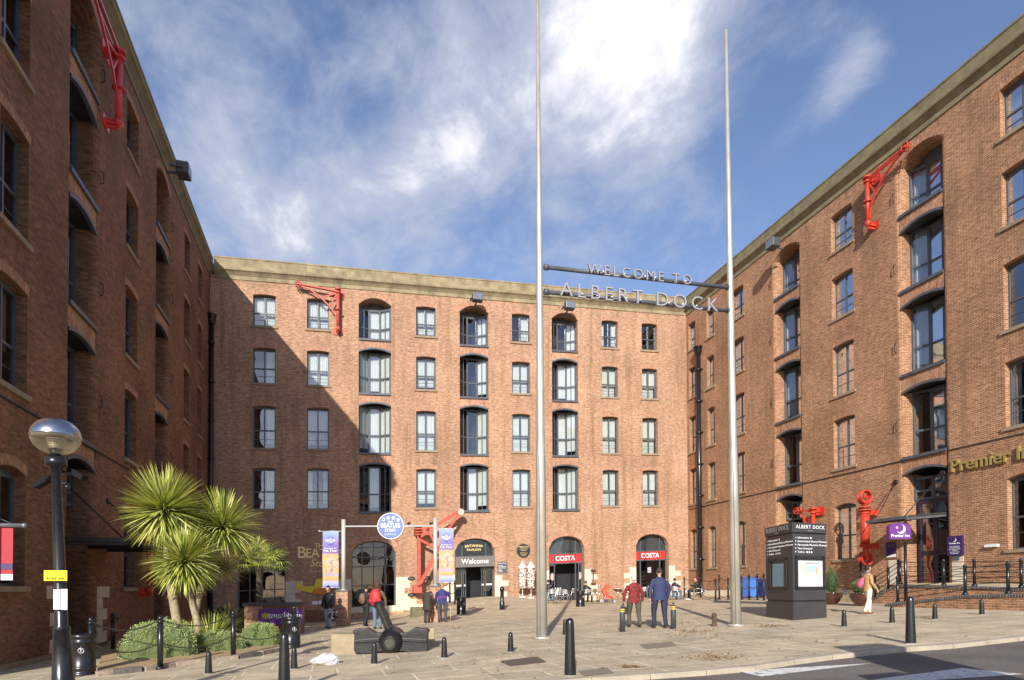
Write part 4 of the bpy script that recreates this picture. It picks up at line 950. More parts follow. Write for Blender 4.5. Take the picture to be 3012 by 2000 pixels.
def banner_mat():
    m, nt, b = new_mat('banner_print'); uv = N(nt, 'ShaderNodeUVMap'); sp = N(nt, 'ShaderNodeSeparateXYZ'); L(nt, uv.outputs[0], sp.inputs[0])
    r = N(nt, 'ShaderNodeValToRGB'); els = r.color_ramp.elements
    cols_ = [(0.0, (0.20, 0.20, 0.55)), (0.05, (0.45, 0.50, 0.80)), (0.10, (0.55, 0.58, 0.80)), (0.13, (0.78, 0.42, 0.12)), (0.19, (0.80, 0.50, 0.20)), (0.22, (0.50, 0.42, 0.66)), (0.27, (0.75, 0.45, 0.15)), (0.45, (0.85, 0.60, 0.22)), (0.58, (0.70, 0.38, 0.20)), (0.63, (0.22, 0.17, 0.48)), (0.74, (0.24, 0.20, 0.52)), (0.84, (0.42, 0.30, 0.58)), (0.92, (0.32, 0.40, 0.72)), (1.0, (0.40, 0.55, 0.80))]
    els[0].position, els[0].color = cols_[0][0], c4(cols_[0][1]); els[1].position, els[1].color = 1.0, c4(cols_[-1][1])
    for p, c in cols_[1:-1]: e = els.new(p); e.color = c4(c)
    L(nt, sp.outputs[1], r.inputs['Fac'])
    mp = N(nt, 'ShaderNodeMapping'); mp.inputs['Scale'].default_value = (3.5, 11, 1); L(nt, uv.outputs[0], mp.inputs[0])
    vo = N(nt, 'ShaderNodeTexVoronoi', Scale=1.0); L(nt, mp.outputs[0], vo.inputs['Vector'])
    r2 = N(nt, 'ShaderNodeValToRGB'); e = r2.color_ramp.elements; e[0].position = 0; e[0].color = (0.9, 0.72, 0.25, 1); e[1].position = 1; e[1].color = (0.22, 0.10, 0.08, 1); e.new(0.35).color = (0.85, 0.38, 0.08, 1); e.new(0.6).color = (0.75, 0.6, 0.45, 1)
    L(nt, vo.outputs['Distance'], r2.inputs['Fac'])
    g1 = N(nt, 'ShaderNodeMath', operation='GREATER_THAN'); g1.inputs[1].default_value = 0.255; L(nt, sp.outputs[1], g1.inputs[0])
    g2 = N(nt, 'ShaderNodeMath', operation='LESS_THAN'); g2.inputs[1].default_value = 0.60; L(nt, sp.outputs[1], g2.inputs[0])
    g3 = N(nt, 'ShaderNodeMath', operation='MULTIPLY'); L(nt, g1.outputs[0], g3.inputs[0]); L(nt, g2.outputs[0], g3.inputs[1])
    g4 = N(nt, 'ShaderNodeMath', operation='MULTIPLY'); L(nt, g3.outputs[0], g4.inputs[0]); g4.inputs[1].default_value = 0.75
    mx = N(nt, 'ShaderNodeMix', data_type='RGBA'); L(nt, g4.outputs[0], mx.inputs['Factor']); L(nt, r.outputs[0], mx.inputs['A']); L(nt, r2.outputs[0], mx.inputs['B'])
    dk = N(nt, 'ShaderNodeMix', data_type='RGBA', blend_type='MULTIPLY'); dk.inputs['Factor'].default_value = 1; dk.inputs['B'].default_value = (0.72, 0.70, 0.78, 1); L(nt, mx.outputs['Result'], dk.inputs['A'])
    L(nt, dk.outputs['Result'], b.inputs['Base Color']); b.inputs['Roughness'].default_value = 0.6
    return m
BANN = banner_mat()
banner(949, 996, 1564, 1727, 0, 'tall narrow blue and orange banner on the left post of the round sign')
banner(1291.5, 1334, 1556, 1711, 1, 'tall narrow blue and orange banner on the right post, beside the large red crane')
# --- anchor on its stone blocks
ap = pos(1152, 1919); ANB = mat('anchor_black', (0.013, 0.012, 0.012), 0.42, var=0.5, scale=6, spec=0.45, bump=0.35)
AN = thing('anchor', 'massive black ship anchor lying on the flags, its shank pointing up to the left', 'anchor', ap, -0.22); AN.scale = (0.84, 0.84, 0.84)
u_ = px_size(ap, 1.0)
m_ = MB()
# crown hub
m_.tube([(0, -0.42, 0.29), (0, -0.40, 0.29), (0, -0.36, 0.29), (0, -0.27, 0.30), (0, -0.14, 0.31), (0, 0.35, 0.36)], [0.16, 0.19, 0.22, 0.29, 0.33, 0.35], 28)
m_.build('hub', ANB, AN)
m_ = MB(); m_.ring((0, -0.42, 0.29), 0.165, 0.028, 'y', 26, 8); m_.build('hub_ring', ANB, AN)
m_ = MB(); m_.tube([(0.0, -0.43, 0.29), (0.0, -0.40, 0.29)], 0.13, 24); m_.build('hub_core', mat('worn_iron', (0.045, 0.04, 0.03), 0.6, var=0.4, scale=20), AN)
def fluke(s_):
    mb = MB(); prof = [(0.10, 0.06), (0.40, 0.03), (0.50, -0.02), (0.95, -0.02), (1.0, 0.10), (0.99, 0.50), (1.04, 0.60), (0.97, 0.66), (0.80, 0.65), (0.66, 0.69), (0.55, 0.63), (0.42, 0.54), (0.25, 0.54), (0.12, 0.62)]
    P = [(x*s_, z) for x, z in prof]; mb.prism(P, 'y', -0.16, 0.28)
    mb.prism([(x*s_, z) for x, z in ((0.30, 0.31), (0.98, 0.27), (0.98, 0.37), (0.62, 0.40), (0.30, 0.42))], 'y', -0.19, -0.15)
    return mb
for s_ in (-1, 1):
    o = fluke(s_).build('fluke', ANB, AN)
    bv = o.modifiers.new('bevel', 'BEVEL'); bv.width = 0.035; bv.segments = 3; bv.limit_method = 'ANGLE'
m_ = MB(); sh0, sh1 = Vector((0.02, 0.05, 0.45)), Vector((-0.42, 0.5, 1.30)); m_.bar(sh0, sh1, 0.22, 0.17)
o = m_.build('shank', mat('worn_black', (0.035, 0.03, 0.022), 0.5, var=0.5, scale=8), AN); bv = o.modifiers.new('bevel', 'BEVEL'); bv.width = 0.03; bv.segments = 3
m_ = MB(); m_.tube([sh1+Vector((-0.12, 0.02, -0.03)), sh1+Vector((0.12, 0.02, 0.03))], 0.10, 14); m_.build('shackle_eye', ANB, AN)
def block(px, py, w_, d_, h, rz, name, label, cat='stone block', group=None, m=None):
    p = pos(px, py); mb = MB(); mb.box(-w_/2, w_/2, 0, d_, -0.1, h); o = mb.build(name, m or SAND2, loc=p); o.rotation_euler = (0, 0, rz)
    bv = o.modifiers.new('bevel', 'BEVEL'); bv.width = 0.025; bv.segments = 2
    return tag(o, label, cat, group)
SAND2 = mat('buff_block_stone', (0.34, 0.27, 0.17), 0.9, var=0.25, scale=3, bump=0.4)
block(1026, 1923, 0.80, 0.75, 0.46, -0.12, 'stone_block', 'buff stone block under the left arm of the black anchor', group='stone blocks under the anchor')
block(1248, 1903, 0.52, 0.6, 0.47, -0.12, 'stone_block', 'buff stone block behind the right arm of the black anchor', group='stone blocks under the anchor')
block(1229, 1815, 0.60, 0.45, 0.52, 0.1, 'stone_block', 'mossy greenish stone block at the feet of the person in the brown coat', m=mat('mossy_stone', (0.16, 0.15, 0.08), 0.95, var=0.35, scale=4, bump=0.4))
# plastic bag
pb = pos(955, 1955); mb = MB(); n, k = 30, 20
random.seed(31)
for i in range(k+1):
    for j in range(n):
        t = math.pi*i/k; a = 2*math.pi*j/n; f_ = (j*7+i*3) % 5/5-0.5; rr = 1+0.22*math.sin(3*a+2.2*t)+0.14*math.sin(7*a-5*t)+0.16*f_
        mb.v.append((0.30*math.cos(t)+0.02*f_, 0.15*math.sin(t)*math.cos(a)*rr, max(0.004, 0.085+(0.085+0.05*math.cos(t-0.6))*math.sin(t)*math.sin(a)*rr)))
for i in range(k):
    for j in range(n): mb.f.append([i*n+j, (i+1)*n+j, (i+1)*n+(j+1) % n, i*n+(j+1) % n]); mb.sm.append(False); mb.mi.append(0); mb.uv.append(None)
bagm = mat('thin_plastic', (0.78, 0.78, 0.80), 0.3, var=0.05); bagm.node_tree.nodes['Principled BSDF'].inputs['Transmission Weight'].default_value = 0.35
o = mb.build('plastic_bag', bagm, loc=pb); o.rotation_euler = (0, 0, 0.3); tag(o, 'crumpled translucent white plastic bag lying on the flags left of the anchor', 'plastic bag')
# ------------------------------------------------------------------ things on the walls
def wall_crane(h, Ln, label, loc, rz, m=REDP, group='red wall cranes', name='wall_crane', flip=1, plates=True, low=0.55):
    """pole with its foot at the origin; jib along +x, wall on +y"""
    t = thing(name, label, 'crane', loc, rz, group)
    p = MB(); p.tube([(0, 0, 0.12), (0, 0, h-0.1)], 0.105, 14); p.tube([(0, 0, h*0.48), (0, 0, h*0.48+0.06)], 0.2, 14)
    p.tube([(0, 0, h-0.32), (0, 0, h-0.24)], 0.17, 14); p.tube([(0, 0, h-0.12), (0, 0, h-0.02)], 0.2, 14); p.lathe([(0.02, -0.02), (0.16, 0.14), (0.11, 0.3)], n=14); p.build('post', m, t)
    j = MB(); zt = h-0.2
    for s_ in (-0.07, 0.07): j.bar((0, s_, zt), (Ln, s_, h-0.02), 0.035, 0.09)
    pts = [(Ln, 0, h-0.1), (Ln*0.72, 0, h-0.28), (Ln*0.45, 0, h*0.74), (Ln*0.22, 0, h*0.56), (0.14, 0, h*0.36), (0.10, 0, h*0.14)]
    for a, b in zip(pts, pts[1:]): j.bar(a, b, 0.07, 0.09)
    j.bar((0.05, 0, zt-0.12), pts[2], 0.05, 0.07); j.bar((0.05, 0, zt-0.14), pts[3], 0.05, 0.07)
    j.build('jib', m, t)
    s = MB()
    for y in (-0.09, 0.09): s.ring((Ln+0.06, y, h-0.04), 0.17, 0.025, 'y', 18, 6)
    for k in range(6): a = math.pi*k/3; s.tube([(Ln+0.06, 0, h-0.04), (Ln+0.06+0.17*math.cos(a), 0, h-0.04+0.17*math.sin(a))], 0.016, 5)
    s.tube([(Ln+0.06, -0.12, h-0.04), (Ln+0.06, 0.12, h-0.04)], 0.05, 10); s.build('pulley', m, t)
    if plates:
        for z0, z1, w_ in ((-0.1, 0.28, 0.3), (h-0.42, h+0.02, 0.4)):
            b = MB(); b.prism([(-w_, z0+0.06), (-w_+0.06, z0), (w_-0.06, z0), (w_, z0+0.06), (w_, z1-0.05), (w_-0.1, z1), (-w_+0.1, z1), (-w_, z1-0.05)], 'y', 0.34, 0.385)
            b.prism([(-0.13, 0.34), (0.13, 0.34), (0.08, 0.02), (-0.08, 0.02)], 'z', (z0+z1)/2-0.03, (z0+z1)/2+0.04) if False else b.box(-0.1, 0.1, 0.0, 0.36, (z0+z1)/2-0.04, (z0+z1)/2+0.04)
            b.box(-0.03, 0.03, 0.0, 0.36, z0+0.03, z1-0.03); b.build('bracket', m, t)
    return t
def onwall_b(px, py, out=0.0): return at_y(px, py, VB-out)
def onwall_r(px, py, out=0.0): return at_x(px, py, UR-out)
def onwall_l(px, py, out=0.0): return at_x(px, py, UL+out)
f = onwall_b(994, 974, 0.38); h = onwall_b(994, 848, 0.38).z-f.z
c = wall_crane(h, f.x-onwall_b(880, 848, 0.38).x, 'faded red wall crane under the cornice of the far warehouse, jib to the left', f, math.pi, PINKP)
c.rotation_euler = (0, 0, math.pi)
for ch in c.children:            # wall side is behind: mirror the depth
    for v in ch.data.vertices: v.co.y = -v.co.y
f = onwall_r(2553, 668, 0.38); h = onwall_r(2550, 519, 0.38).z-f.z; tip = onwall_r(2667, 423, 0.38)
wall_crane(h, min(3.4, f.y-tip.y-0.1), 'bright red wall crane under the cornice of the right warehouse, jib raised to the right', f, -math.pi/2)
f = onwall_l(348, 375, 0.38); h = onwall_l(352, 150, 0.38).z-f.z
c = wall_crane(max(2.6, h), 2.7, 'red wall crane high on the shaded left warehouse, cut by the top of the picture', f, -math.pi/2, mat('pinkish_red_paint', (0.66, 0.05, 0.05), 0.35))
for ch in c.children:
    for v in ch.data.vertices: v.co.y = -v.co.y
# large ground crane
f = onwall_b(1232, 1716, 0.9)
GC = thing('wall_crane', 'large faded red crane at the foot of the far warehouse, jib raised right', 'crane', f, 0, 'red wall cranes')
def cc(px, py): q = onwall_b(px, py, 0.9)-f; return Vector((q.x, q.y, q.z))
m_ = MB(); m_.bar(cc(1232, 1722), cc(1232, 1572), 0.20, 0.20, up=(0, 1, 0)); m_.build('post', PINKP, GC)
for a, b, w_ in (((1236, 1716), (1290, 1612), 0.24), ((1290, 1612), (1322, 1552), 0.24), ((1322, 1552), (1357, 1502), 0.2)):
    pass
m_ = MB(); m_.bar(cc(1236, 1716), cc(1324, 1550), 0.20, 0.20, up=(0, 1, 0)); m_.bar(cc(1324, 1550), cc(1357, 1502), 0.14, 0.16, up=(0, 1, 0)); m_.build('strut', PINKP, GC)
m_ = MB(); m_.bar(cc(1232, 1580), cc(1262, 1562), 0.22, 0.2, up=(0, 1, 0)); m_.bar(cc(1255, 1562), cc(1356, 1500), 0.22, 0.2, up=(0, 1, 0)); m_.bar(cc(1262, 1556), cc(1240, 1556), 0.2, 0.2, up=(0, 1, 0)); m_.build('jib', PINKP, GC)
m_ = MB(); m_.bar(cc(1236, 1588), cc(1282, 1612), 0.16, 0.16, up=(0, 1, 0)); m_.bar(cc(1262, 1566), cc(1276, 1592), 0.14, 0.16, up=(0, 1, 0)); m_.build('brace', PINKP, GC)
m_ = MB(); q = cc(1355, 1506); m_.tube([q+Vector((0, -0.12, 0)), q+Vector((0, 0.12, 0))], 0.2, 18); m_.build('pulley', mat('pale_pink_wheel', (0.7, 0.45, 0.4), 0.5), GC)
m_ = MB(); q = cc(1231, 1563)
for z in (-0.25, -0.08, 0.1, 0.25): m_.tube([q+Vector((0, 0.1, z)), q+Vector((0, 0.1, z+0.09))], 0.26, 16)
m_.box(q.x-0.2, q.x+0.2, 0.1, 0.9, q.z-0.15, q.z+0.15); q = cc(1222, 1728); m_.box(q.x-0.1, q.x+0.42, 0.1, 0.9, q.z-0.35, q.z+0.15); m_.build('bracket', PINKP, GC)
# hydraulic hoists on the right
def hoist(px, ys, label, sc=1.0, out=0.75):
    f = onwall_r(px, ys[1], out); top = onwall_r(px, ys[0], out).z; H = top-f.z
    t = thing('hydraulic_hoist', label, 'hydraulic hoist', f, -math.pi/2, 'red hydraulic machines')
    r = 0.17*sc; m_ = MB(); m_.tube([(0, 0, H*0.28), (0, 0, H*0.75)], r, 18)
    for z, k in ((0.27, 1.5), (0.25, 1.2), (0.76, 1.5), (0.80, 1.35), (0.72, 1.15)): m_.tube([(0, 0, H*z), (0, 0, H*z+0.05)], r*k, 18)
    m_.tube([(0, 0, H*0.8), (0, 0, H*0.9)], r*0.55, 12); m_.tube([(0, 0, H*0.1), (0, 0, H*0.28)], r*0.6, 12); m_.build('cylinder', REDP, t)
    for zc, nm in ((H*0.95, 'pulley'), (H*0.09, 'pulley')):
        w_ = MB(); R0 = 0.27*sc
        for y in (-0.12, -0.04, 0.04, 0.12): w_.ring((y, 0, zc), R0, 0.03, 'x', 20, 6)
        for k in range(6): a = math.pi*k/3; w_.tube([(0, 0, zc), (0, R0*math.cos(a), zc+R0*math.sin(a))], 0.025, 5)
        w_.tube([(-0.16, 0, zc), (0.16, 0, zc)], 0.07, 10)
        w_.v = [(y_, x_, z_) for x_, y_, z_ in w_.v] if nm == 'x' else w_.v
        w_.build(nm, REDP, t)
    for z in (0.74, 0.27):
        b = MB(); b.prism([(0, H*z-0.1), (0, H*z+0.1), (0.85*sc, H*z+0.16), (0.85*sc, H*z-0.2), (0.5, H*z-0.12)], 'x', -0.05, 0.05)
        b.v = [(x_, y_, z_) for x_, y_, z_ in b.v]; b.box(-0.18, 0.18, 0.70*sc, 0.745*sc, H*z-0.24, H*z+0.2); b.build('bracket', REDP, t)
    return t
hoist(2546, (1452, 1662), 'tall red hydraulic hoist with a spoked wheel on top, left of the hotel canopy', 1.15)
f = onwall_r(2394, 1700, 0.45); H = onwall_r(2394, 1492, 0.45).z-f.z
c = wall_crane(H, 1.1, 'short red crane showing over the top of the information pillar', f, math.pi/2, group='red hydraulic machines')
for ch in c.children:
    for v in ch.data.vertices: v.co.y = -v.co.y
f = onwall_l(440, 1750, 0.35); H = onwall_l(440, 1590, 0.35).z-f.z
c = wall_crane(H, 0.75, 'red crane post on the shaded left warehouse, half hidden behind the palms', f, -math.pi/2, group='red hydraulic machines')
for ch in c.children:
    for v in ch.data.vertices: v.co.y = -v.co.y
# floodlights below the cornices
def flood(p, rz, label):
    t = thing('floodlight', label, 'floodlight', p, rz, 'floodlights below the cornices')
    m_ = MB(); m_.box(-0.33, 0.33, -0.62, -0.12, -0.22, 0.28); o = m_.build('housing', mat('flood_grey', (0.07, 0.075, 0.08), 0.4), t); bv = o.modifiers.new('bevel', 'BEVEL'); bv.width = 0.04; bv.segments = 2
    m_ = MB(); m_.box(-0.29, 0.29, -0.632, -0.622, -0.18, 0.24); m_.build('front_glass', mat('lamp_front', (0.16, 0.17, 0.19), 0.15, spec=0.8), t)
    m_ = MB(); m_.bar((0, -0.12, -0.1), (0, 0.3, -0.15), 0.08, 0.08); m_.box(-0.42, -0.34, -0.4, 0.1, -0.06, 0.02); m_.build('arm', LEAD, t); return t
flood(onwall_b(1401, 884, 0.5), 0, 'grey box floodlight over the middle bay, left of the left mast')
flood(onwall_b(1670, 908, 0.5), 0, 'grey box floodlight over the bay right of the left mast, below the lettering')
flood(onwall_r(2290, 722, 0.5), -math.pi/2, 'grey box floodlight under the cornice of the right warehouse')
flood(onwall_l(512, 500, 0.5), math.pi/2, 'dark box floodlight under the cornice of the left warehouse against the sky')
# --- doorway fittings
def pane(mb, a0, a1, z0, z1, d): mb.add([(a0, d, z0), (a1, d, z0), (a1, d, z1), (a0, d, z1)], [(0, 1, 2, 3)])
def archfill(mb, a0, a1, z0, d, ell=True, th=0.07, R0=0.8):
    n = 18; P = []
    for i in range(n+1): t = -1+2*i/n; P.append((a0+(a1-a0)*i/n, 3.70+R0*math.sqrt(max(0, 1-t*t))))
    for (p, q), (r_, s_) in zip(P, P[1:]): mb.bar((p, d, q-0.02), (r_, d, s_-0.02), 0.09, 0.09)
    mb.box(a0, a0+th, d-0.04, d+0.04, z0, 3.75); mb.box(a1-th, a1, d-0.04, d+0.04, z0, 3.75)
def archglass(mb, a0, a1, z0, d):
    n = 16; P = [(a0+(a1-a0)*i/n, 3.70+0.8*math.sqrt(max(0, 1-(-1+2*i/n)**2))) for i in range(n+1)]
    mb.add([(a0, d, z0)]+[(p, d, q) for p, q in P]+[(a1, d, z0)], [tuple(range(n+3))])
def doorway(k, kind):
    a0, a1 = AR[k]; w_ = a1-a0; zb = [-3+1.0, -0.8, 0.4, -0.05, -0.05][k]; d = 0.42
    zb = {0: -0.75, 1: 0.35, 2: 0.40, 3: -0.02, 4: -0.02}[k]
    m_ = MB(); archfill(m_, a0, a1, zb-0.2 if k > 1 else -1.0, d)
    if kind == 'grid':
        for t in (0.24, 0.5, 0.76): m_.box(a0+w_*t-0.035, a0+w_*t+0.035, d-0.03, d+0.03, zb, 4.42 if t == 0.5 else 4.36)
        for z in (0.35, 1.7, 2.9, 3.5, 4.1): m_.box(a0+0.05, a1-0.05, d-0.025, d+0.025, z-0.03, z+0.03)
    else:
        m_.box(a0+0.05, a1-0.05, d-0.05, d+0.05, 3.28, 3.36); m_.box(a0+0.05, a1-0.05, d-0.05, d+0.05, 2.62, 2.70)
        for t in (0.2, 0.8): m_.box(a0+w_*t-0.04, a0+w_*t+0.04, d-0.045, d+0.045, zb if kind != 'welcome' else 3.3, 4.25)
    o = m_.build('door_frame', FRAME, BK, xb)
    g = MB(); archglass(g, a0+0.05, a1-0.05, 3.3 if kind != 'grid' else zb, d+0.01)
    if kind == 'costa':
        if k == 4: pane(g, a0+0.05, a1-0.05, zb, 2.62, d+0.01)
    g.build('pane', GLASSD, o, xb, fix=False)
    if kind == 'costa':
        g = MB(); n = 16; P = [(a0+0.08+(w_-0.16)*i/n, 3.66+0.78*math.sqrt(max(0, 1-(-1+2*i/n)**2))) for i in range(n+1)]
        g.add([(a0+0.08, d+0.06, 3.36)]+[(p, d+0.06, q) for p, q in P]+[(a1-0.08, d+0.06, 3.36)], [tuple(range(n+3))]); g.build('fanlight_blind', mat('grey_blind', (0.38, 0.38, 0.38), 0.7), o, xb, fix=False)
        f_ = MB()
        for t0, t1 in ((0.03, 0.18), (0.22, 0.78), (0.82, 0.97)): f_.box(a0+w_*t0, a0+w_*t1, d-0.02, d+0.02, 2.70, 3.28)
        fo = f_.build('fascia', mat('fascia_red', (0.60, 0.035, 0.03), 0.4, var=0.04), o, xb)
        t = text_mb('COSTA', 0.46, 0.03, bold=0.016); t.v = [((a0+a1)/2+x*0.95, d-0.05+y, 2.98+z) for x, y, z in t.v]; t.build('lettering', LET, fo, xb, fix=False)
        # folded glazed door leaves
        if k == 3:
            for s_, aa in ((1, a0+0.1), (-1, a1-0.1)):
                lf = MB()
                for q in (0, 0.30):
                    lf.box(aa+s_*q-0.03, aa+s_*q+0.03, d-0.05-q, d+0.05-q, 0.0, 2.6)
                lf.bar((aa, d, 0.2), (aa+s_*0.3, d-0.3, 0.2), 0.05, 0.25); lf.bar((aa, d, 2.55), (aa+s_*0.3, d-0.3, 2.55), 0.05, 0.1); lo_ = lf.build('door_leaf', FRAME, o, xb)
                em = MB(); n = 14; ce = (aa+s_*0.18, d-0.22, 1.75); em.add([(ce[0]+0.13*math.cos(2*math.pi*i/n), ce[1]-s_*0*0.1, ce[2]+0.26*math.sin(2*math.pi*i/n)) for i in range(n)], [tuple(range(n))]); em.build('window_emblem', mat('pale_emblem', (0.55, 0.4, 0.38), 0.6, var=0.5, scale=30), o, xb, fix=False)
        else:
            sh = MB()
            for z in (0.5, 0.75, 1.0, 1.25, 1.5): sh.box(a0+0.3, a0+1.2, 1.0, 1.3, z, z+0.05)
            sh.build('cafe_shelf', mat('pale_wood', (0.35, 0.28, 0.2), 0.6), o, xb)
            nb = MB(); nb.box(a0+1.1, a0+1.38, d-0.01, d+0.0, 1.75, 2.15); nb.build('notice', mat('notice_paper', (0.4, 0.36, 0.45), 0.7), o, xb)
    if kind == 'welcome':
        f_ = MB(); f_.box(a0+0.02, a1+0.03, -0.04, d+0.1, 2.62, 3.30); fo = f_.build('fascia', mat('fascia_grey', (0.16, 0.145, 0.135), 0.5), o, xb)
        t = text_mb('Welcome', 0.46, 0.02, bold=0.005); t.v = [((a0+a1)/2+x, -0.06+y, 2.98+z) for x, y, z in t.v]; t.build('lettering', LET, fo, xb, fix=False)
        bp_ = MB(); bp_.box(a0+0.58, a1-0.62, d-0.07, d-0.05, 3.42, 4.22); bo = bp_.build('name_board', IRON, o, xb)
        for tx, z, s_ in (('BRITANNIA', 4.03, 0.24), ('PAVILION', 3.76, 0.22)):
            t = text_mb(tx, s_, 0.01, bold=0.0); mw_ = 0.62
            t.v = [((a0+a1)/2+x, d-0.08+y, z+zz-(0.12*x*x if tx[0] == 'B' else 0.0)) for x, y, zz in t.v]; t.build('lettering', GOLDP, bo, xb, fix=False)
        lf = MB(); T = 0.05
        for x0, x1 in ((0.0, 0.20), (0.22, 0.30), (0.68, 0.76), (0.78, 0.99)):
            A_, B_ = a0+w_*x0+0.03, a0+w_*x1
            lf.box(A_, A_+T, d-0.03, d+0.03, zb, 2.6); lf.box(B_-T, B_, d-0.03, d+0.03, zb, 2.6)
            lf.box(A_, B_, d-0.025, d+0.025, zb, zb+0.12); lf.box(A_, B_, d-0.025, d+0.025, 2.5, 2.6)
        lo_ = lf.build('door_leaf', LEAD, o, xb)
        w2 = MB()
        for x0, x1 in ((0.03, 0.18), (0.24, 0.285), (0.69, 0.75), (0.80, 0.96)): w2.box(a0+w_*x0+0.03, a0+w_*x1, d-0.045, d-0.03, 1.38, 1.48)
        w2.build('manifestation_strip', LET, lo_, xb)
        g = MB(); pane(g, a0+0.05, a0+w_*0.30, zb, 2.6, d+0.01); pane(g, a0+w_*0.68, a1-0.05, zb, 2.6, d+0.01); g.build('pane', GLASSD, lo_, xb, fix=False)
for k, kd in enumerate(('grid', 'grid', 'welcome', 'costa', 'costa')): doorway(k, kd)
# brick dwarf wall and stone band at the foot of the exhibition arch
m_ = MB(); m_.box(AR[1][0]-0.05, AR[1][1]+2.3, -0.03, 0.3, -1.5, 0.02); m_.build('dwarf_wall', BRICK, BK, xb)
m_ = MB()
for i in range(6): m_.box(AR[1][0]-0.1+i*0.85, AR[1][0]-0.1+i*0.85+0.84, -0.045, 0.3, 0.02, 0.36)
m_.build('stone_band', PALE, BK, xb)
# --- signs on the far wall
def wall_sign(name, label, cat, px, py, base_mb, mats, group=None, out=0.0, which='b'):
    p = (onwall_b if which == 'b' else onwall_r if which == 'r' else onwall_l)(px, py, out)
    t = thing(name, label, cat, p, {'b': 0, 'r': -math.pi/2, 'l': math.pi/2}[which], group)
    base_mb.build('board', mats, t); return t
LD = thing('wall_lettering', 'pale gold exhibition name on the shaded wall left of the arched window', 'lettering sign', onwall_b(945, 1625, 0.02))
def wl(t_, px, py, hp, m=GOLDP, **k):
    q = onwall_b(px, py, 0.03)-Vector(LD.location); s_ = px_size(onwall_b(px, py), hp)/0.72
    return text('lettering', t_, s_, m, LD, q, 0.04*0, depth=0.03, **k)
wl('THE', 943, 1605, 14, bold=0.008); wl('EATLES', 955, 1628, 26, bold=0.010, sx=0.93); wl('B', 887, 1626, 34, bold=0.012); wl('Story', 945, 1657, 22, shear=0.35, bold=0.008); wl('EXHIBITION', 943, 1681, 6, spacing=1.4)
m_ = MB(); a = onwall_b(877, 1641, 0.03)-Vector(LD.location); b = onwall_b(925, 1641, 0.03)-Vector(LD.location); m_.bar(a, b, 0.02, 0.03); m_.build('underline', GOLDP, LD)
LD2 = thing('wall_lettering', 'pale word in gold capitals low on the brick right of the arched window', 'lettering sign', onwall_b(1160, 1799, 0.04))
text('lettering', 'EXHIBITION', 0.17, GOLDP, LD2, (0, 0, 0), depth=0.02, spacing=1.2)
# yellow board with rounded shapes below the gold lettering
YB = thing('wall_board', 'flat cut-out board in yellow and orange rounded shapes on the dark wall', 'cut-out board', onwall_b(925, 1733, 0.05))
yo = Vector(YB.location)
def yp(px, py, o=0.0): q = onwall_b(px, py, 0.05+o)-yo; return (q.x, q.z)
m_ = MB(); m_.prism([yp(*p) for p in ((872, 1711), (882, 1713), (884, 1722), (905, 1726), (925, 1722), (930, 1704), (938, 1702), (952, 1703), (955, 1722), (968, 1728), (968, 1742), (940, 1746), (905, 1742), (885, 1737), (872, 1732))], 'y', -0.03, 0.02); m_.build('yellow_shape', mat('board_yellow', (0.78, 0.58, 0.02), 0.5), YB)
m_ = MB(); m_.prism([yp(*p) for p in ((925, 1733), (935, 1728), (972, 1730), (972, 1746), (940, 1748), (924, 1746), (919, 1739))], 'y', -0.05, -0.032); m_.build('orange_shape', mat('board_orange', (0.65, 0.22, 0.02), 0.5), YB)
n = 28; m_ = MB(); rp = 0.49; m_.prism([(rp*math.cos(2*math.pi*i/n), rp*math.sin(2*math.pi*i/n)) for i in range(n)], 'y', -0.04, 0.02)
PQ = wall_sign('plaque', 'round black plaque with gold lettering between the Welcome doorway and the mast', 'plaque', 1539.5, 1620, m_, IRON)
m_ = MB(); m_.ring((0, -0.04, 0), rp*0.96, 0.012, 'y', 28, 5); m_.build('rim', GOLD, PQ)
for i, (t_, s_) in enumerate((('ALBERT DOCK', 0.105), ('MARITIME PARK', 0.075), ('These five blocks of warehouses', 0.048), ('OPENED 1846', 0.065), ('', 0.05), ('RESTORED 1984', 0.07), ('by the dock company', 0.05), ('LIVERPOOL', 0.06))):
    if t_: text('lettering', t_, s_, GOLDP, PQ, (0, -0.045, 0.27-i*0.085), depth=0.006)
m_ = MB(); m_.box(-0.33, 0.33, -0.04, 0.02, -0.4, 0.36)
PQ = wall_sign('notice_board', 'small dark rectangular notice board with white lines right of the Welcome doorway', 'notice board', 1477.5, 1668, m_, mat('notice_dark', (0.09, 0.09, 0.10), 0.5))
text('lettering', 'Albert Dock', 0.11, LET, PQ, (0, -0.045, 0.26), depth=0.005)
m_ = MB()
for i, w_ in enumerate((0.3, 0.55, 0.5, 0.2, 0.28, 0.3)): m_.box(-0.28, -0.28+w_, -0.045, -0.042, 0.1-i*0.085, 0.12-i*0.085)
m_.build('text_lines', LET, PQ)
for px, py, lb in ((1210, 1702, 'upper of two oval dark plaques left of the large red crane foot'), (1210, 1750, 'lower of two oval dark plaques left of the large red crane foot'), (1255, 1700, 'oval dark plaque right behind the large red crane strut')):
    m_ = MB(); n = 18; m_.prism([(0.25*math.cos(2*math.pi*i/n), 0.13*math.sin(2*math.pi*i/n)) for i in range(n)], 'y', -0.03, 0.02); PQ = wall_sign('plaque', lb, 'plaque', px, py, m_, IRON, 'oval plaques by the red crane')
    m_ = MB(); m_.box(-0.14, 0.14, -0.034, -0.031, -0.012, 0.012); m_.build('text_line', LETG, PQ)
m_ = MB(); m_.bar((0, -0.12, -0.45), (0, -0.12, 0.45), 0.06, 0.06); m_.box(-0.16, 0.16, -0.2, 0.02, 0.42, 0.5); m_.box(-0.16, 0.16, -0.2, 0.02, -0.5, -0.42)
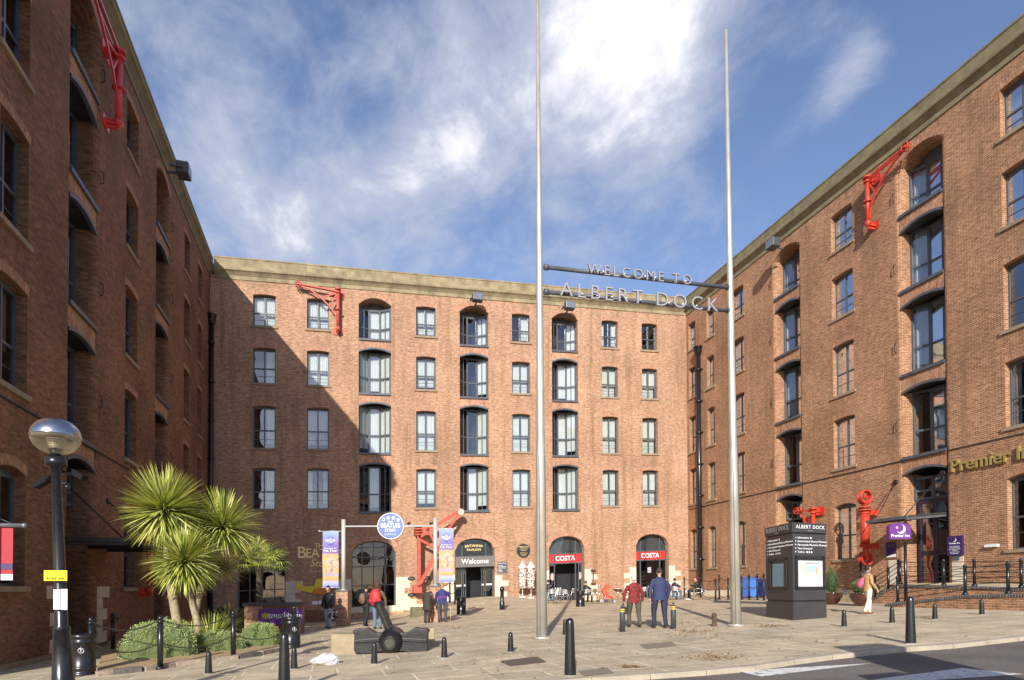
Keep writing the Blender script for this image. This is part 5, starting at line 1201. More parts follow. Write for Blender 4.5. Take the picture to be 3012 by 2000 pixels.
o = wall_sign('parasol_bracket', 'small rusty iron bracket on the wall between the two cafe arches', 'bracket', 1743, 1697, m_, RUST)
for px, py, w_, h_ in ((927, 1773, 0.34, 0.2), (945, 1772, 0.3, 0.22)):
    m_ = MB(); m_.box(-w_/2, w_/2, -0.02, 0.02, -h_/2, h_/2); wall_sign('opening_times_notice', 'pale paper notice on the shaded wall, %s of two behind the shopping bag woman' % ('left one' if px < 930 else 'right one'), 'notice', px, py, m_, mat('paper_white', (0.8, 0.8, 0.8)), 'pale notices on the shaded wall')
# --- hotel entrance
# canopy
cz = 4.55
CA = thing('entrance_canopy', 'dark glass canopy on steel rods over the hotel entrance', 'canopy', (24.5, 21.2, cz))
def cq(v, out, z): return Vector((24.5-out, v, z))-Vector(CA.location)
outw = 2.25; V0, V1_ = 20.3, 22.05
m_ = MB(); P = [cq(V0, 0.0, cz+0.05), cq(V0, outw, cz-0.16), cq(V1_, outw, cz-0.16), cq(V1_, 0.0, cz+0.05)]
m_.add(P+[p+Vector((0, 0, 0.05)) for p in P], [(3, 2, 1, 0), (4, 5, 6, 7), (0, 1, 5, 4), (1, 2, 6, 5), (2, 3, 7, 6), (3, 0, 4, 7)]); m_.build('roof_panel', mat('dark_canopy_glass', (0.05, 0.055, 0.05), 0.15, spec=0.8), CA)
m_ = MB()
for v in (V0+0.05, 21.2, V1_-0.05): m_.bar(cq(v, 0, cz-0.03), cq(v, outw-0.05, cz-0.24), 0.05, 0.10)
m_.bar(cq(V0-0.15, outw, cz-0.18), cq(V1_+0.15, outw, cz-0.18), 0.08, 0.12); m_.build('beam', LEAD, CA)
for v in (20.45, 22.75):
    m_ = MB(); m_.tube([cq(v, 0.02, cz+1.75), cq(min(v, 21.9), outw-0.2, cz-0.1)], 0.022, 6); m_.tube([cq(v, 0.0, cz+1.75), cq(v, 0.06, cz+1.75)], 0.12, 12); m_.build('tie_rod', IRON, CA)
PU = mat('hotel_purple', (0.13, 0.03, 0.22), 0.35, var=0.05); PUD = mat('hotel_purple_dark', (0.045, 0.02, 0.11), 0.4)
sp_ = at_x(2643, 1563, 22.05); spx = sp_.x
HS = thing('hotel_sign', 'purple box sign with a white moon hanging under the canopy edge', 'sign', sp_)
m_ = MB(); W2 = px_size(sp_, 31); H2 = px_size(sp_, 23)
m_.prism([(-W2, -H2), (W2, -H2), (W2, H2*0.72), (W2*0.5, H2*0.98), (0, H2*1.07), (-W2*0.5, H2*0.98), (-W2, H2*0.72)], 'y', -0.12, 0.12); hb = m_.build('board', PU, HS)
HS.rotation_euler = (0, 0, -0.30)
text('lettering', 'Premier Inn', W2*0.40, LET, hb, (-W2*0.02, -0.135, -H2*0.58), depth=0.01, bold=0.008, sx=0.9)
def moon(mb, c, r, y):
    n = 16; a = [(c[0]+r*math.cos(t), y, c[1]+r*math.sin(t)) for t in [math.radians(-150+ (230)*i/n) for i in range(n+1)]]
    b = [(c[0]-r*0.38+r*0.95*math.cos(t), y, c[1]+r*0.28+r*0.95*math.sin(t)) for t in [math.radians(-128+(187)*i/n) for i in range(n+1)]]
    mb.add(a+b, [(i, i+1, n+2+i, n+1+i) for i in range(n)])
m_ = MB(); moon(m_, (0.02, H2*0.25), H2*0.58, -0.14); m_.build('moon', LET, hb, fix=False)
m_ = MB()
for k in range(5): a = 2*math.pi*k/5+0.3; m_.bar((-H2*0.45, -0.14, H2*0.45), (-H2*0.45+H2*0.16*math.cos(a), -0.14, H2*0.45+H2*0.16*math.sin(a)), 0.03, 0.02, up=(0, 1, 0))
m_.build('star', mat('pale_star', (0.8, 0.5, 0.5), 0.5), hb)
m_ = MB(); m_.box(-0.32, 0.32, -0.05, 0.02, -0.40, 0.40)
PO = wall_sign('poster_case', 'purple poster in a gilt frame on the wall left of the hotel door', 'poster case', 2624, 1617, m_, mat('gilt_frame', (0.30, 0.20, 0.09), 0.4), which='r')
m_ = MB(); m_.box(-0.27, 0.27, -0.062, -0.052, -0.35, 0.35); m_.build('poster', PUD, PO); m_ = MB(); m_.prism([(-0.26, -0.34), (0.26, -0.34), (0.26, -0.20), (0.06, -0.23), (-0.26, -0.31)], 'y', -0.066, -0.063); m_.build('swoosh', LET, PO)
text('lettering', 'Welcome to our\nrestaurant and bar', 0.055, LETG, PO, (0, -0.066, 0.2), depth=0.004)
m_ = MB(); m_.box(-0.33, 0.33, -0.09, 0.02, -0.40, 0.40)
PO = wall_sign('hotel_board', 'dark purple board with white text on the wall right of the hotel door', 'sign', 2813, 1605, m_, PUD, which='r')
m_ = MB(); moon(m_, (0, 0.24), 0.08, -0.095); m_.build('moon', LET, PO, fix=False)
text('lettering', 'Premier Inn', 0.095, LET, PO, (0, -0.095, 0.10), depth=0.005, bold=0.01)
for i, t_ in enumerate(('Enjoy a comfortable stay', 'in the heart of the city', 'Rooms, restaurant and bar', 'open all day', 'Please ask at reception', 'for opening hours')): text('lettering', t_, 0.046, LET, PO, (0, -0.095, -0.03-i*0.058), depth=0.004)
m_ = MB(); m_.box(-0.15, 0.15, -0.05, 0.02, -0.10, 0.10)
PO = wall_sign('metal_plate', 'small grey metal intercom plate below the purple board', 'plate', 2813, 1641, m_, LEAD, which='r')
m_ = MB(); m_.box(-0.24, 0.24, -0.14, 0.02, -0.05, 0.05); wall_sign('strip_light', 'short white tube light on the wall left of the rightmost window', 'light', 2921, 1605, m_, WHITE, which='r')
# golden name letters
q0 = onwall_r(2796, 1374, 0.06); q1 = onwall_r(3012, 1342, 0.06)
GN = thing('wall_lettering', 'raised golden hotel name on the brick of the right warehouse, cut by the picture edge', 'lettering sign', q0, -math.pi/2)
text('lettering', 'Premier Inn', 0.74, GOLD, GN, (0, 0, 0), depth=0.12, align='LEFT', bold=0.008, sx=1.0)
# door inside the bay
m_ = MB()
for a in (20.55, 21.4, 22.15): m_.box(a-0.06, a+0.06, 0.62, 0.74, 0.3, 4.3)
m_.box(20.5, 22.2, 0.63, 0.73, 4.2, 4.35); m_.box(20.5, 22.2, 0.63, 0.73, 1.9, 2.1); dr = m_.build('hotel_door', mat('purple_black', (0.03, 0.02, 0.04), 0.3), RW, xr)
m_ = MB(); pane(m_, 20.5, 22.2, 0.3, 4.2, 0.69); m_.build('pane', GLASSD, dr, xr, fix=False)
for a0_, a1_ in ((22.62, 23.2), (19.6, 20.1)):
    m_ = MB(); m_.box(a0_, a1_, -0.02, 0.05, 0.0, 1.75); m_.build('door_quoin', PALE, RW, xr)
# --- the brick ramp with railings
gz = lambda x, y: G(x, y)
A_, B_ = pos(2654, 1783), pos(3012, 1797)
RA = thing('brick_ramp', 'low brick access ramp with dark brick coping and black railings before the hotel', 'ramp', (23, 20, G(23, 20)))
ro = Vector(RA.location)
def rwall(p, q, hp, hq, th=0.30, name='ramp_wall', cope=True):
    """wall between two ground points, heights above the ground at its two ends"""
    p, q = Vector(p), Vector(q); d = (q-p); d.z = 0; L_ = d.length; d.normalize(); n_ = Vector((-d.y, d.x, 0))
    zp, zq = G(p.x, p.y), G(q.x, q.y)
    def bl(mb, o0, o1, lo0, lo1, hi0, hi1, ext=0):
        P = []
        for (c, zl_, zh) in ((p-d*ext, lo0, hi0), (q+d*ext, lo1, hi1)):
            for o, z in ((o0, zl_), (o1, zl_), (o1, zh), (o0, zh)): P.append(Vector((c.x, c.y, 0))+n_*o+Vector((0, 0, z))-ro)
        mb.add(P, [(0, 3, 2, 1), (4, 5, 6, 7), (0, 1, 5, 4), (1, 2, 6, 5), (2, 3, 7, 6), (3, 0, 4, 7)])
    mb = MB(); bl(mb, -th/2, th/2, zp-0.3, zq-0.3, zp+hp, zq+hq); w_ = mb.build(name, BRICKB, RA)
    mb = MB(); nseg = max(2, int(L_/0.115))
    for i in range(nseg):
        t0, t1 = (i+0.06)/nseg, (i+0.94)/nseg; P = []
        for t in (t0, t1):
            c = p.lerp(q, t); zb_ = (zp+hp)*(1-t)+(zq+hq)*t
            for o, z in ((-th/2-0.03, zb_+0.001), (th/2+0.03, zb_+0.001), (th/2+0.03, zb_+0.08), (th/4, zb_+0.115), (-th/4, zb_+0.115), (-th/2-0.03, zb_+0.08)): P.append(Vector((c.x, c.y, 0))+n_*o+Vector((0, 0, z))-ro)
        mb.add(P, [(0, 1, 2, 3, 4, 5), (11, 10, 9, 8, 7, 6)]+[(k, (k+1) % 6, (k+1) % 6+6, k+6) for k in range(6)])
    mb.build('coping', BLUEB, w_)
FX, RXX = 19.6, 21.4
rwall((FX, 18.6, 0), (FX, 15.6, 0), 0.0, 0.34); rwall((FX, 15.6, 0), (FX, 13.0, 0), 0.34, 0.42)
rwall((RXX, 21.0, 0), (RXX, 19.8, 0), 0.04, 0.64); rwall((RXX, 19.8, 0), (RXX, 13.0, 0), 0.64, 0.42)
def deck(pts, name):
    mb = MB(); mb.add([Vector((x, y, G(x, y)+h))-ro for x, y, h in pts], [tuple(range(len(pts)))]); mb.build(name, FLAG, RA, fix=False)
deck(((RXX, 13, 0.47), (24.49, 13, 0.47), (24.49, 19.8, 0.68), (RXX, 19.8, 0.68)), 'landing')
deck(((22.8, 19.8, 0.68), (24.49, 19.8, 0.68), (24.49, 23.0, 0.68), (22.8, 23.0, 0.68)), 'landing')
deck(((FX, 18.4, 0.01), (RXX, 18.4, 0.01), (RXX, 15.2, 0.40), (FX, 15.2, 0.36)), 'ramp_deck')
deck(((FX, 15.2, 0.36), (RXX, 15.2, 0.40), (RXX, 13.0, 0.42), (FX, 13.0, 0.40)), 'ramp_deck')
mb = MB()
for k in range(5):
    x0 = 22.8-0.28*(5-k); h_ = 0.68*(k+1)/6
    P = [Vector((x, y, G(23, 20)+z))-ro for x, y, z in ((x0, 19.95, -0.3), (22.8, 19.95, -0.3), (22.8, 19.95, h_), (x0, 19.95, h_), (x0, 23.0, -0.3), (22.8, 23.0, -0.3), (22.8, 23.0, h_), (x0, 23.0, h_))]
    mb.add(P, [(0, 1, 2, 3), (7, 6, 5, 4), (3, 2, 6, 7), (0, 3, 7, 4)])
mb.build('step', SAND2, RA)
def railing(pts, n_rails=5, h=1.0, label='', name='railing'):
    base = Vector(pts[0]); t = thing(name, label, 'railing', base, 0, 'black railings on the hotel ramp')
    for p in pts:
        p = Vector(p)-base; m_ = MB(); m_.tube([p, p+Vector((0, 0, h))], 0.05, 10); m_.tube([p, p+Vector((0, 0, 0.1))], [0.10, 0.06], 10); m_.sphere(p+Vector((0, 0, h+0.02)), 0.06, 10, 6); m_.build('post', BLACKP, t)
    for k in range(n_rails):
        z = h*(0.18+0.78*k/(n_rails-1)); m_ = MB(); m_.tube([Vector(p)-base+Vector((0, 0, z)) for p in pts], 0.014, 6); m_.build('rail', IRON, t)
    return t
railing([(FX, y, G(FX, y)+hh) for y, hh in ((18.2, 0.12), (15.65, 0.44), (14.3, 0.49), (13.2, 0.52))], label='black railing on the low front wall of the ramp', h=0.92)
railing([(RXX, y, G(RXX, y)+hh) for y, hh in ((19.75, 0.75), (17.9, 0.68), (16.75, 0.64), (15.2, 0.58), (14.0, 0.54))], label='black railing on the higher rear wall before the hotel door', h=0.90)
railing([(RXX, 20.95, G(RXX, 21)+0.15), (RXX, 20.3, G(RXX, 20.3)+0.48), (RXX, 19.82, G(RXX, 19.8)+0.74)], label='black sloping railing beside the steps left of the hotel door', h=0.92)
railing([(21.4, 23.1, G(21.4, 23)+0.0), (22.8, 23.1, G(22.8, 23)+0.66)], n_rails=4, label='short black sloping railing on the far side of the steps')
po_ = pos(2665, 1782); m_ = MB(); m_.tube([(0, 0, 0), (0, 0, 2.35)], 0.055, 12); m_.lathe([(0.12, 0), (0.1, 0.05), (0.07, 0.2), (0.055, 0.25)], n=12); tag(m_.build('sign_post', BLACKP, loc=po_), 'slim black upright post in front of the hotel entrance, below the purple sign', 'post')
# planters with topiary
def leaf_blob(mb, c, r, n, ls=0.03, cone=False, rnd=random):
    for _ in range(n):
        d = Vector((rnd.gauss(0, 1), rnd.gauss(0, 1), rnd.gauss(0, 1))).normalized(); q = Vector((d.x*r[0], d.y*r[1], d.z*r[2]))
        if cone: f = 1-max(0, min(1, (q.z+r[2])/(2*r[2])))*0.75; q.x *= f*1.15; q.y *= f*1.15
        q = Vector(c)+q*rnd.uniform(0.86, 1.04); a = (d+Vector((rnd.uniform(-.8, .8), rnd.uniform(-.8, .8), rnd.uniform(-.3, .9)))).normalized(); b = a.orthogonal().normalized(); w_ = a.cross(b); s_ = ls*rnd.uniform(0.7, 1.3)
        mb.add([q-w_*s_*0.4, q+a*s_*0.5-b*0, q+w_*s_*0.4, q+a*s_*1.4], [(0, 1, 3), (1, 2, 3)], mi=rnd.choice((0, 0, 1)))
LEAF = mat('leaf_green', (0.09, 0.13, 0.035), 0.6, var=0.25, scale=8); LEAFL = mat('leaf_light_green', (0.16, 0.20, 0.06), 0.6, var=0.2, scale=8); LEAFD = mat('leaf_dark_green', (0.03, 0.05, 0.02), 0.7, var=0.2)
for (x, y, hh, cone, lb) in ((2446, 1778, 1.1, True, 'brown glazed bowl with a conical clipped shrub beside the information pillar'), (2534, 1782, 0.55, False, 'brown glazed bowl with a low clipped shrub left of the steps, behind the walking woman')):
    p = pos(x, y); t = thing('potted_shrub', lb, 'potted shrub', p, 0, 'potted shrubs by the hotel steps')
    m_ = MB(); m_.lathe([(0.20, -0.02), (0.22, 0.04), (0.36, 0.22), (0.42, 0.36), (0.40, 0.42), (0.44, 0.44), (0.44, 0.49), (0.38, 0.49), (0.36, 0.42), (0, 0.42)], n=24); m_.build('bowl', mat('glazed_brown', (0.06, 0.022, 0.014), 0.15, var=0.3, coat=0.6), t)
    m_ = MB(); leaf_blob(m_, (0, 0, 0.45+hh/2), (0.34, 0.34, hh/2), 2600 if cone else 1500, 0.035, cone)
    m_.sphere((0, 0, 0.45+hh*0.42), 1.0, 12, 8, 2, sc=(0.24 if cone else 0.3, 0.24 if cone else 0.3, hh*0.4)); m_.build('foliage', [LEAF, LEAFL, LEAFD], t, fix=False)
# blue wheeled bins
def wheelie(p, s_, label, m):
    t = thing('wheeled_bin', label, 'wheeled bin', p, 0.1, 'blue wheeled bins')
    m_ = MB(); z = [(-0.24*s_, -0.25*s_, 0.06), (-0.30*s_, -0.36*s_, 0.92*s_)]
    P = []
    for w_, d_, zz in ((0.24, 0.27, 0.06), (0.29, 0.36, 0.93)): P += [(-w_*s_, -d_*s_, zz*s_), (w_*s_, -d_*s_, zz*s_), (w_*s_, d_*s_, zz*s_), (-w_*s_, d_*s_, zz*s_)]
    m_.add(P, [(0, 3, 2, 1), (4, 5, 6, 7), (0, 1, 5, 4), (1, 2, 6, 5), (2, 3, 7, 6), (3, 0, 4, 7)]); m_.build('body', m, t)
    m_ = MB(); m_.prism([(-0.40*s_, 0.94*s_), (0.42*s_, 0.98*s_), (0.42*s_, 1.03*s_), (0.2*s_, 1.08*s_), (-0.40*s_, 1.0*s_)], 'x', -0.32*s_, 0.32*s_); m_.build('lid', m, t)
    for x in (-0.25, 0.25): m_ = MB(); m_.tube([(x*s_-0.02, 0.28*s_, 0.1*s_), (x*s_+0.02, 0.28*s_, 0.1*s_)], 0.1*s_, 14); m_.build('wheel', IRON, t)
wheelie(pos(2201, 1759), 1.15, 'bright blue wheeled bin behind the chain fence right of the right mast', mat('bin_blue', (0.06, 0.20, 0.62), 0.4))
wheelie(pos(2242, 1757), 1.0, 'dark navy wheeled bin half hidden by the information pillar', mat('bin_navy', (0.02, 0.04, 0.16), 0.4))
# --- chain fences
def chain_pts(a, b, sag, n=12): return [Vector(a).lerp(Vector(b), i/n)-Vector((0, 0, sag*4*(i/n)*(1-i/n))) for i in range(n+1)]
def chain_mesh(mb, pts, link=None, r=0.016):
    if not link: mb.tube(pts, r, 5); return
    L_ = sum((b-a).length for a, b in zip(pts, pts[1:])); n = int(L_/link); 
    for k in range(n):
        t = (k+0.5)/n*(len(pts)-1); i = min(int(t), len(pts)-2); p = pts[i].lerp(pts[i+1], t-i); d = (pts[i+1]-pts[i]).normalized()
        s = d.orthogonal().normalized(); s = s if k % 2 else d.cross(s)
        q = [p+d*(link*0.68*math.cos(a))+s*(link*0.34*math.sin(a)) for a in [2*math.pi*m/8 for m in range(9)]]
        mb.tube(q, link*0.11, 4, cap=False)
def chain_fence(posts, label, tiers=(0.95, 0.55, 0.2), sag=0.16, m=IRON, cm=RUST, link=None, r=0.05, group=None, h=None, sphere_top=True):
    """posts: (px, base y, top y)"""
    P = [(pos(x, yb), px_size(pos(x, yb), yb-yt)) for x, yb, yt in posts]; base = P[0][0]
    t = thing('chain_fence', label, 'chain fence', base, 0, group)
    for p, hh in P:
        hh = h or hh; q = p-base; mb = MB(); mb.tube([q, q+Vector((0, 0, hh-0.06))], r, 12); mb.tube([q, q+Vector((0, 0, 0.06))], r*1.7, 12); mb.tube([q+Vector((0, 0, hh-0.14)), q+Vector((0, 0, hh-0.10))], r*1.25, 12); mb.sphere(q+Vector((0, 0, hh-0.05)), r*1.1, 10, 6); mb.build('post', m, t)
    for (p, h1), (q, h2) in zip(P, P[1:]):
        for z in tiers:
            mb = MB(); chain_mesh(mb, chain_pts(p-base+Vector((0, 0, (h or h1)*z)), q-base+Vector((0, 0, (h or h2)*z)), sag), link, 0.022); mb.build('chain', cm, t)
    return t
chain_fence([(2013, 1757, 1697), (2062, 1757, 1697), (2105, 1768, 1702), (2116, 1764, 1690), (2142, 1764, 1698), (2182, 1764, 1692), (2204, 1764, 1688), (2228, 1765, 1687), (2247, 1766, 1686)], 'black posts with rusty chains in three tiers between the downpipe and the information pillar', cm=RUST)
chain_fence([(1507, 1748, 1695), (1523, 1750, 1695), (1540, 1752, 1695), (1558, 1759, 1701), (1590, 1763, 1705)], 'black posts and chains before the folded parasols, left of the left mast')
chain_fence([(1226, 1783, 1717), (1237, 1784, 1717), (1290, 1785, 1715), (1323, 1780, 1708), (1338, 1777, 1706)], 'black posts and chains behind the elderly couple, left of the Welcome doorway', cm=IRON)
fr_ = chain_fence([(471, 1968, 1818), (686, 1938, 1807), (865, 1906, 1792)], 'black posts with iron chains along the front of the planting bed', tiers=(0.93, 0.5), sag=0.2, m=BLACKP, cm=IRON, link=0.05, r=0.058, h=1.12)
chain_fence([(471, 1968.5, 1818), (266, 1962, 1821), (332, 1916, 1801), (385, 1858, 1769)], 'black posts and chains around the shaded left end of the planting bed', tiers=(0.93, 0.5), sag=0.22, m=BLACKP, cm=IRON, link=0.05, r=0.055, h=1.12)
# --- shop sign wall
a_, b_ = at_d(735, 1860, 22.4), at_d(884, 1862, 22.4); a_.z = G(a_.x, a_.y); b_.z = a_.z
TB = thing('sign_wall', 'low brick and sandstone wall end carrying a purple shop sign', 'sign wall', a_, 0)
w_ = (b_-a_).xy.length; rz_ = math.atan2(b_.y-a_.y, b_.x-a_.x); TB.rotation_euler = (0, 0, rz_); th_ = at_y(735, 1772, a_.y).z-a_.z
m_ = MB(); m_.box(-0.18, w_, 0, 0.45, -0.4, th_-0.12); m_.build('brick_wall', brick_mat('rough_brown_brick', (0.34, 0.17, 0.10), (0.20, 0.10, 0.06), (0.26, 0.2, 0.15), bw=0.3, rh=0.16), TB)
m_ = MB()
for i, (z0, z1, x1) in enumerate(((0.0, 0.36, 0.42), (0.37, 0.70, 0.30), (0.71, th_-0.13, 0.46))): m_.box(-0.2, x1, -0.03, 0.47, z0, z1)
o = m_.build('corner_stones', mat('pinkish_sandstone', (0.42, 0.24, 0.15), 0.9, var=0.3, scale=3, bump=0.5), TB); bv = o.modifiers.new('bevel', 'BEVEL'); bv.width = 0.03; bv.segments = 2
m_ = MB(); m_.box(-0.24, w_+0.03, -0.06, 0.5, th_-0.12, th_); m_.build('coping', mat('dark_coping', (0.10, 0.08, 0.07), 0.9), TB)
sw0, sw1 = px_size(a_, 34), px_size(a_, 34+126); m_ = MB(); m_.box(sw0*0.8, sw1, -0.075, -0.032, th_-0.78, th_-0.22); sb = m_.build('sign_board', PU, TB)
text('lettering', 'touchbase', 0.30, mat('sign_white', (0.8, 0.78, 0.82), 0.5), sb, ((sw0*0.8+sw1)/2+0.16, -0.08, th_-0.47), depth=0.012, bold=0.012)
m_ = MB(); cx_ = sw0*0.8+0.25
for k in range(6):
    a = math.pi*k/6; m_.bar((cx_-0.15*math.cos(a), -0.085, th_-0.47-0.11*math.sin(a)), (cx_+0.15*math.cos(a), -0.085, th_-0.47+0.11*math.sin(a)), 0.02, 0.01, up=(0, 1, 0))
m_.ring((cx_, -0.085, th_-0.47), 0.09, 0.016, 'y', 16, 5); m_.build('emblem', mat('emblem_yellow', (0.6, 0.5, 0.05), 0.5), sb)
text('lettering', 'restaurant', 0.09, LETG, sb, (sw1-0.45, -0.08, th_-0.68), depth=0.008)
# --- canopy and banner on the left warehouse
lc = onwall_l(230, 1592, 0).z
CB = thing('entrance_canopy', 'dark flat canopy on two steel rods over the shaded left entrance', 'canopy', (UL, 21.3, lc))
m_ = MB(); m_.box(0.0, 1.5, -1.3, 2.3, -0.07, 0.05); m_.build('roof_panel', mat('dark_canopy', (0.02, 0.02, 0.022), 0.4), CB)
m_ = MB()
for y in (-1.2, 0.5, 2.2): m_.bar((0, y, -0.12), (1.55, y, -0.10), 0.06, 0.10)
m_.tube([(1.52, -1.35, -0.03), (1.52, 2.35, -0.03)], 0.06, 10); m_.build('beam', IRON, CB)
for y in (-1.1, 2.1): m_ = MB(); m_.tube([(0.02, y, 1.5), (1.4, y, 0.05)], 0.022, 6); m_.tube([(0, y, 1.5), (0.05, y, 1.5)], 0.09, 10); m_.build('tie_rod', IRON, CB)
m_ = MB(); p = at_x(20, 1545, UL+0.45); 
WB = thing('projecting_banner', 'small red and white banner on a steel arm at the left picture edge', 'banner', p)
m_.box(-1.0, 0.12, -0.01, 0.01, -1.05, -0.06, mi=0); m_.box(-1.0, 0.12, -0.012, 0.012, -1.18, -1.05, mi=1); m_.box(-1.0, 0.12, -0.013, 0.013, -0.88, -0.72, mi=2) if False else None
m_.build('cloth', [mat('banner_red', (0.40, 0.015, 0.03), 0.6, var=0.15, scale=2), WHITE], WB)
m_ = MB(); m_.tube([(-0.9, 0, 0), (0.3, 0, 0)], 0.05, 12); m_.sphere((0.32, 0, 0), 0.06, 10, 7); m_.tube([(-0.9, 0, 0.5), (0.1, 0, 0.03)], 0.012, 5); m_.build('arm', mat('grey_arm', (0.22, 0.22, 0.23), 0.4, metal=0.5), WB)
m_ = MB(); m_.box(-1.0, 0.12, -0.02, 0.02, -0.95, -0.82); m_.build('dark_band', PUD, WB)

# unseen slab and side box, added right of the frame to shade the road
p = Vector((6.17, 2.6, G(6.17, 2.6)-0.075)); SP = thing('shadow_caster', 'unseen dark slab and side box added to cast the shadow across the road corner', 'panel', p)
m_ = MB(); m_.box(0, 1.08, 0, 0.3, -0.1, 3.58); m_.build('panel', KD, SP); m_ = MB(); m_.box(-0.72, -0.003, 0, 0.5, -0.1, 2.15); m_.build('caster_box', LEAD, SP)
# ------------------------------------------------------------------ plants
GRN = mat('strap_leaf', (0.40, 0.44, 0.06), 0.45, var=0.25, scale=4); GRNL = mat('strap_leaf_light', (0.66, 0.66, 0.22), 0.45, var=0.2, scale=4); GRND = mat('strap_leaf_dark', (0.14, 0.19, 0.035), 0.5, var=0.2)
BRNL = mat('strap_leaf_brown', (0.30, 0.24, 0.09), 0.7, var=0.3, scale=5)
BARK = mat('palm_bark', (0.36, 0.29, 0.18), 0.9, var=0.3, scale=14, bump=0.7)
def strap_head(mb, c, Rr, n, w_=0.045, droop=0.5, up=-0.55, mis=(0, 0, 1, 1, 2), stiff=0.5):
    c = Vector(c)
    for k in range(n):
        z = random.uniform(up, 1.0); a = random.uniform(0, 2*math.pi); r_ = math.sqrt(1-z*z); d = Vector((r_*math.cos(a), r_*math.sin(a), z))
        Ln = Rr*random.uniform(0.82, 1.08); sd_ = d.cross(Vector((0, 0, 1))); sd_ = sd_.normalized() if sd_.length > 1e-3 else Vector((1, 0, 0))
        sd_ = (sd_+Vector((random.uniform(-.25, .25), random.uniform(-.25, .25), random.uniform(-.4, .4)))).normalized()
        pts = []; p = c+d*0.05; dd = d.copy(); m_ = 6; g = droop*random.uniform(0.5, 1.5)*(1.0-0.3*z)
        for i in range(m_+1):
            pts.append(p.copy()); p = p+dd*(Ln/m_); dd = (dd+Vector((0, 0, -g*0.10*(i/m_)*1.6))).normalized()
        vs = []
        for i, q in enumerate(pts):
            t = i/m_; ww = w_*(0.55+0.9*t if t < 0.35 else 0.95*(1-t)**0.6+0.04)*0.5
            vs += [q-sd_*ww, q+sd_*ww]
        mb.add(vs, [(2*i, 2*i+1, 2*i+3, 2*i+2) for i in range(m_)], mi=random.choice(mis))
def trunk(mb, pts, r0, r1):
    k = 10; P = []; Rr = []
    for i in range(k+1):
        t = i/k*(len(pts)-1); j = min(int(t), len(pts)-2); P.append(Vector(pts[j]).lerp(Vector(pts[j+1]), t-j)+Vector((random.uniform(-.008, .008), random.uniform(-.008, .008), 0))); Rr.append((r0+(r1-r0)*i/k)*random.uniform(0.93, 1.07))
    mb.tube(P, Rr, 12)
LM = [GRN, GRNL, GRND, BRNL]
bp0 = pos(540, 1900); DP = Vector((bp0.x, bp0.y, 0)).dot(Vector((FW.x, FW.y, 0)))
bp0 = at_d(540, 1893, 17.3); 
T1 = thing('cabbage_palm', 'tallest spiky cabbage palm with one big round head on a leaning pale trunk', 'palm tree', (bp0.x, bp0.y, G(bp0.x, bp0.y)), 0, 'palms in the planting bed')
def q17(px, py, dd, T): return at_d(px, py, dd)-Vector(T.location)
m_ = MB(); trunk(m_, [(0, 0, 0), q17(533, 1890, 17.3, T1), q17(505, 1740, 17.2, T1), q17(488, 1600, 17.1, T1), q17(486, 1520, 17.1, T1)], 0.15, 0.075); m_.build('trunk', BARK, T1)
random.seed(5)
m_ = MB(); strap_head(m_, q17(485, 1500, 17.1, T1), 1.22, 1250, w_=0.062, droop=0.40, up=-0.92, mis=(0, 1, 1, 1, 2, 0)); m_.build('crown', LM, T1, fix=False)
T2 = thing('cabbage_palm', 'cabbage palm with a drooping head and brown seed spray, right of the tallest', 'palm tree', (at_d(583, 1880, 18.2).x, at_d(583, 1880, 18.2).y, G(-5, 18)+0.05), 0, 'palms in the planting bed')
m_ = MB(); trunk(m_, [(0, 0, 0), q17(574, 1800, 18.2, T2), q17(600, 1690, 18.2, T2), q17(652, 1580, 18.3, T2)], 0.11, 0.06); m_.build('trunk', BARK, T2)
m_ = MB(); strap_head(m_, q17(655, 1555, 18.3, T2), 1.22, 820, w_=0.055, droop=1.35, up=-0.75, mis=(0, 1, 1, 0, 2)); m_.build('crown', LM, T2, fix=False)
m_ = MB(); strap_head(m_, q17(655, 1672, 17.8, T2), 0.72, 620, w_=0.016, droop=0.8, up=-0.6, mis=(3, 3, 3, 1)); m_.build('seed_spray', LM, T2, fix=False)
T3 = thing('cabbage_palm', 'lower cabbage palm with an arching green head in front of the two taller ones', 'palm tree', (at_d(590, 1890, 16.6).x, at_d(590, 1890, 16.6).y, G(-5, 16)+0.05), 0, 'palms in the planting bed')
m_ = MB(); trunk(m_, [(0, 0, 0), q17(580, 1830, 16.6, T3), q17(555, 1740, 16.5, T3), q17(543, 1670, 16.4, T3)], 0.10, 0.06); m_.build('trunk', BARK, T3)
m_ = MB(); strap_head(m_, q17(541, 1655, 16.4, T3), 1.02, 860, w_=0.052, droop=1.4, up=-0.85, mis=(0, 1, 1, 0, 2)); m_.build('crown', LM, T3, fix=False)
for T_, q_, L_ in ((T1, q17(486, 1508, 17.1, T1), 0.9), (T3, q17(542, 1662, 16.4, T3), 0.75)):
    m_ = MB()
    for _ in range(70):
        a = random.uniform(0, 6.28); r_ = random.uniform(0.05, 0.22); ln = L_*random.uniform(0.6, 1.1); p = q_+Vector((0, 0, -0.05)); e1 = p+Vector((math.cos(a)*r_*1.6, math.sin(a)*r_*1.6, -ln*0.35)); e2 = p+Vector((math.cos(a)*r_*1.5, math.sin(a)*r_*1.5, -ln)); s_ = Vector((-math.sin(a), math.cos(a), 0))*0.016
        m_.add([p-s_, p+s_, e1+s_*1.3, e1-s_*1.3, e2], [(0, 1, 2, 3), (3, 2, 4)])
    m_.build('dead_leaf_skirt', BRNL, T_, fix=False)
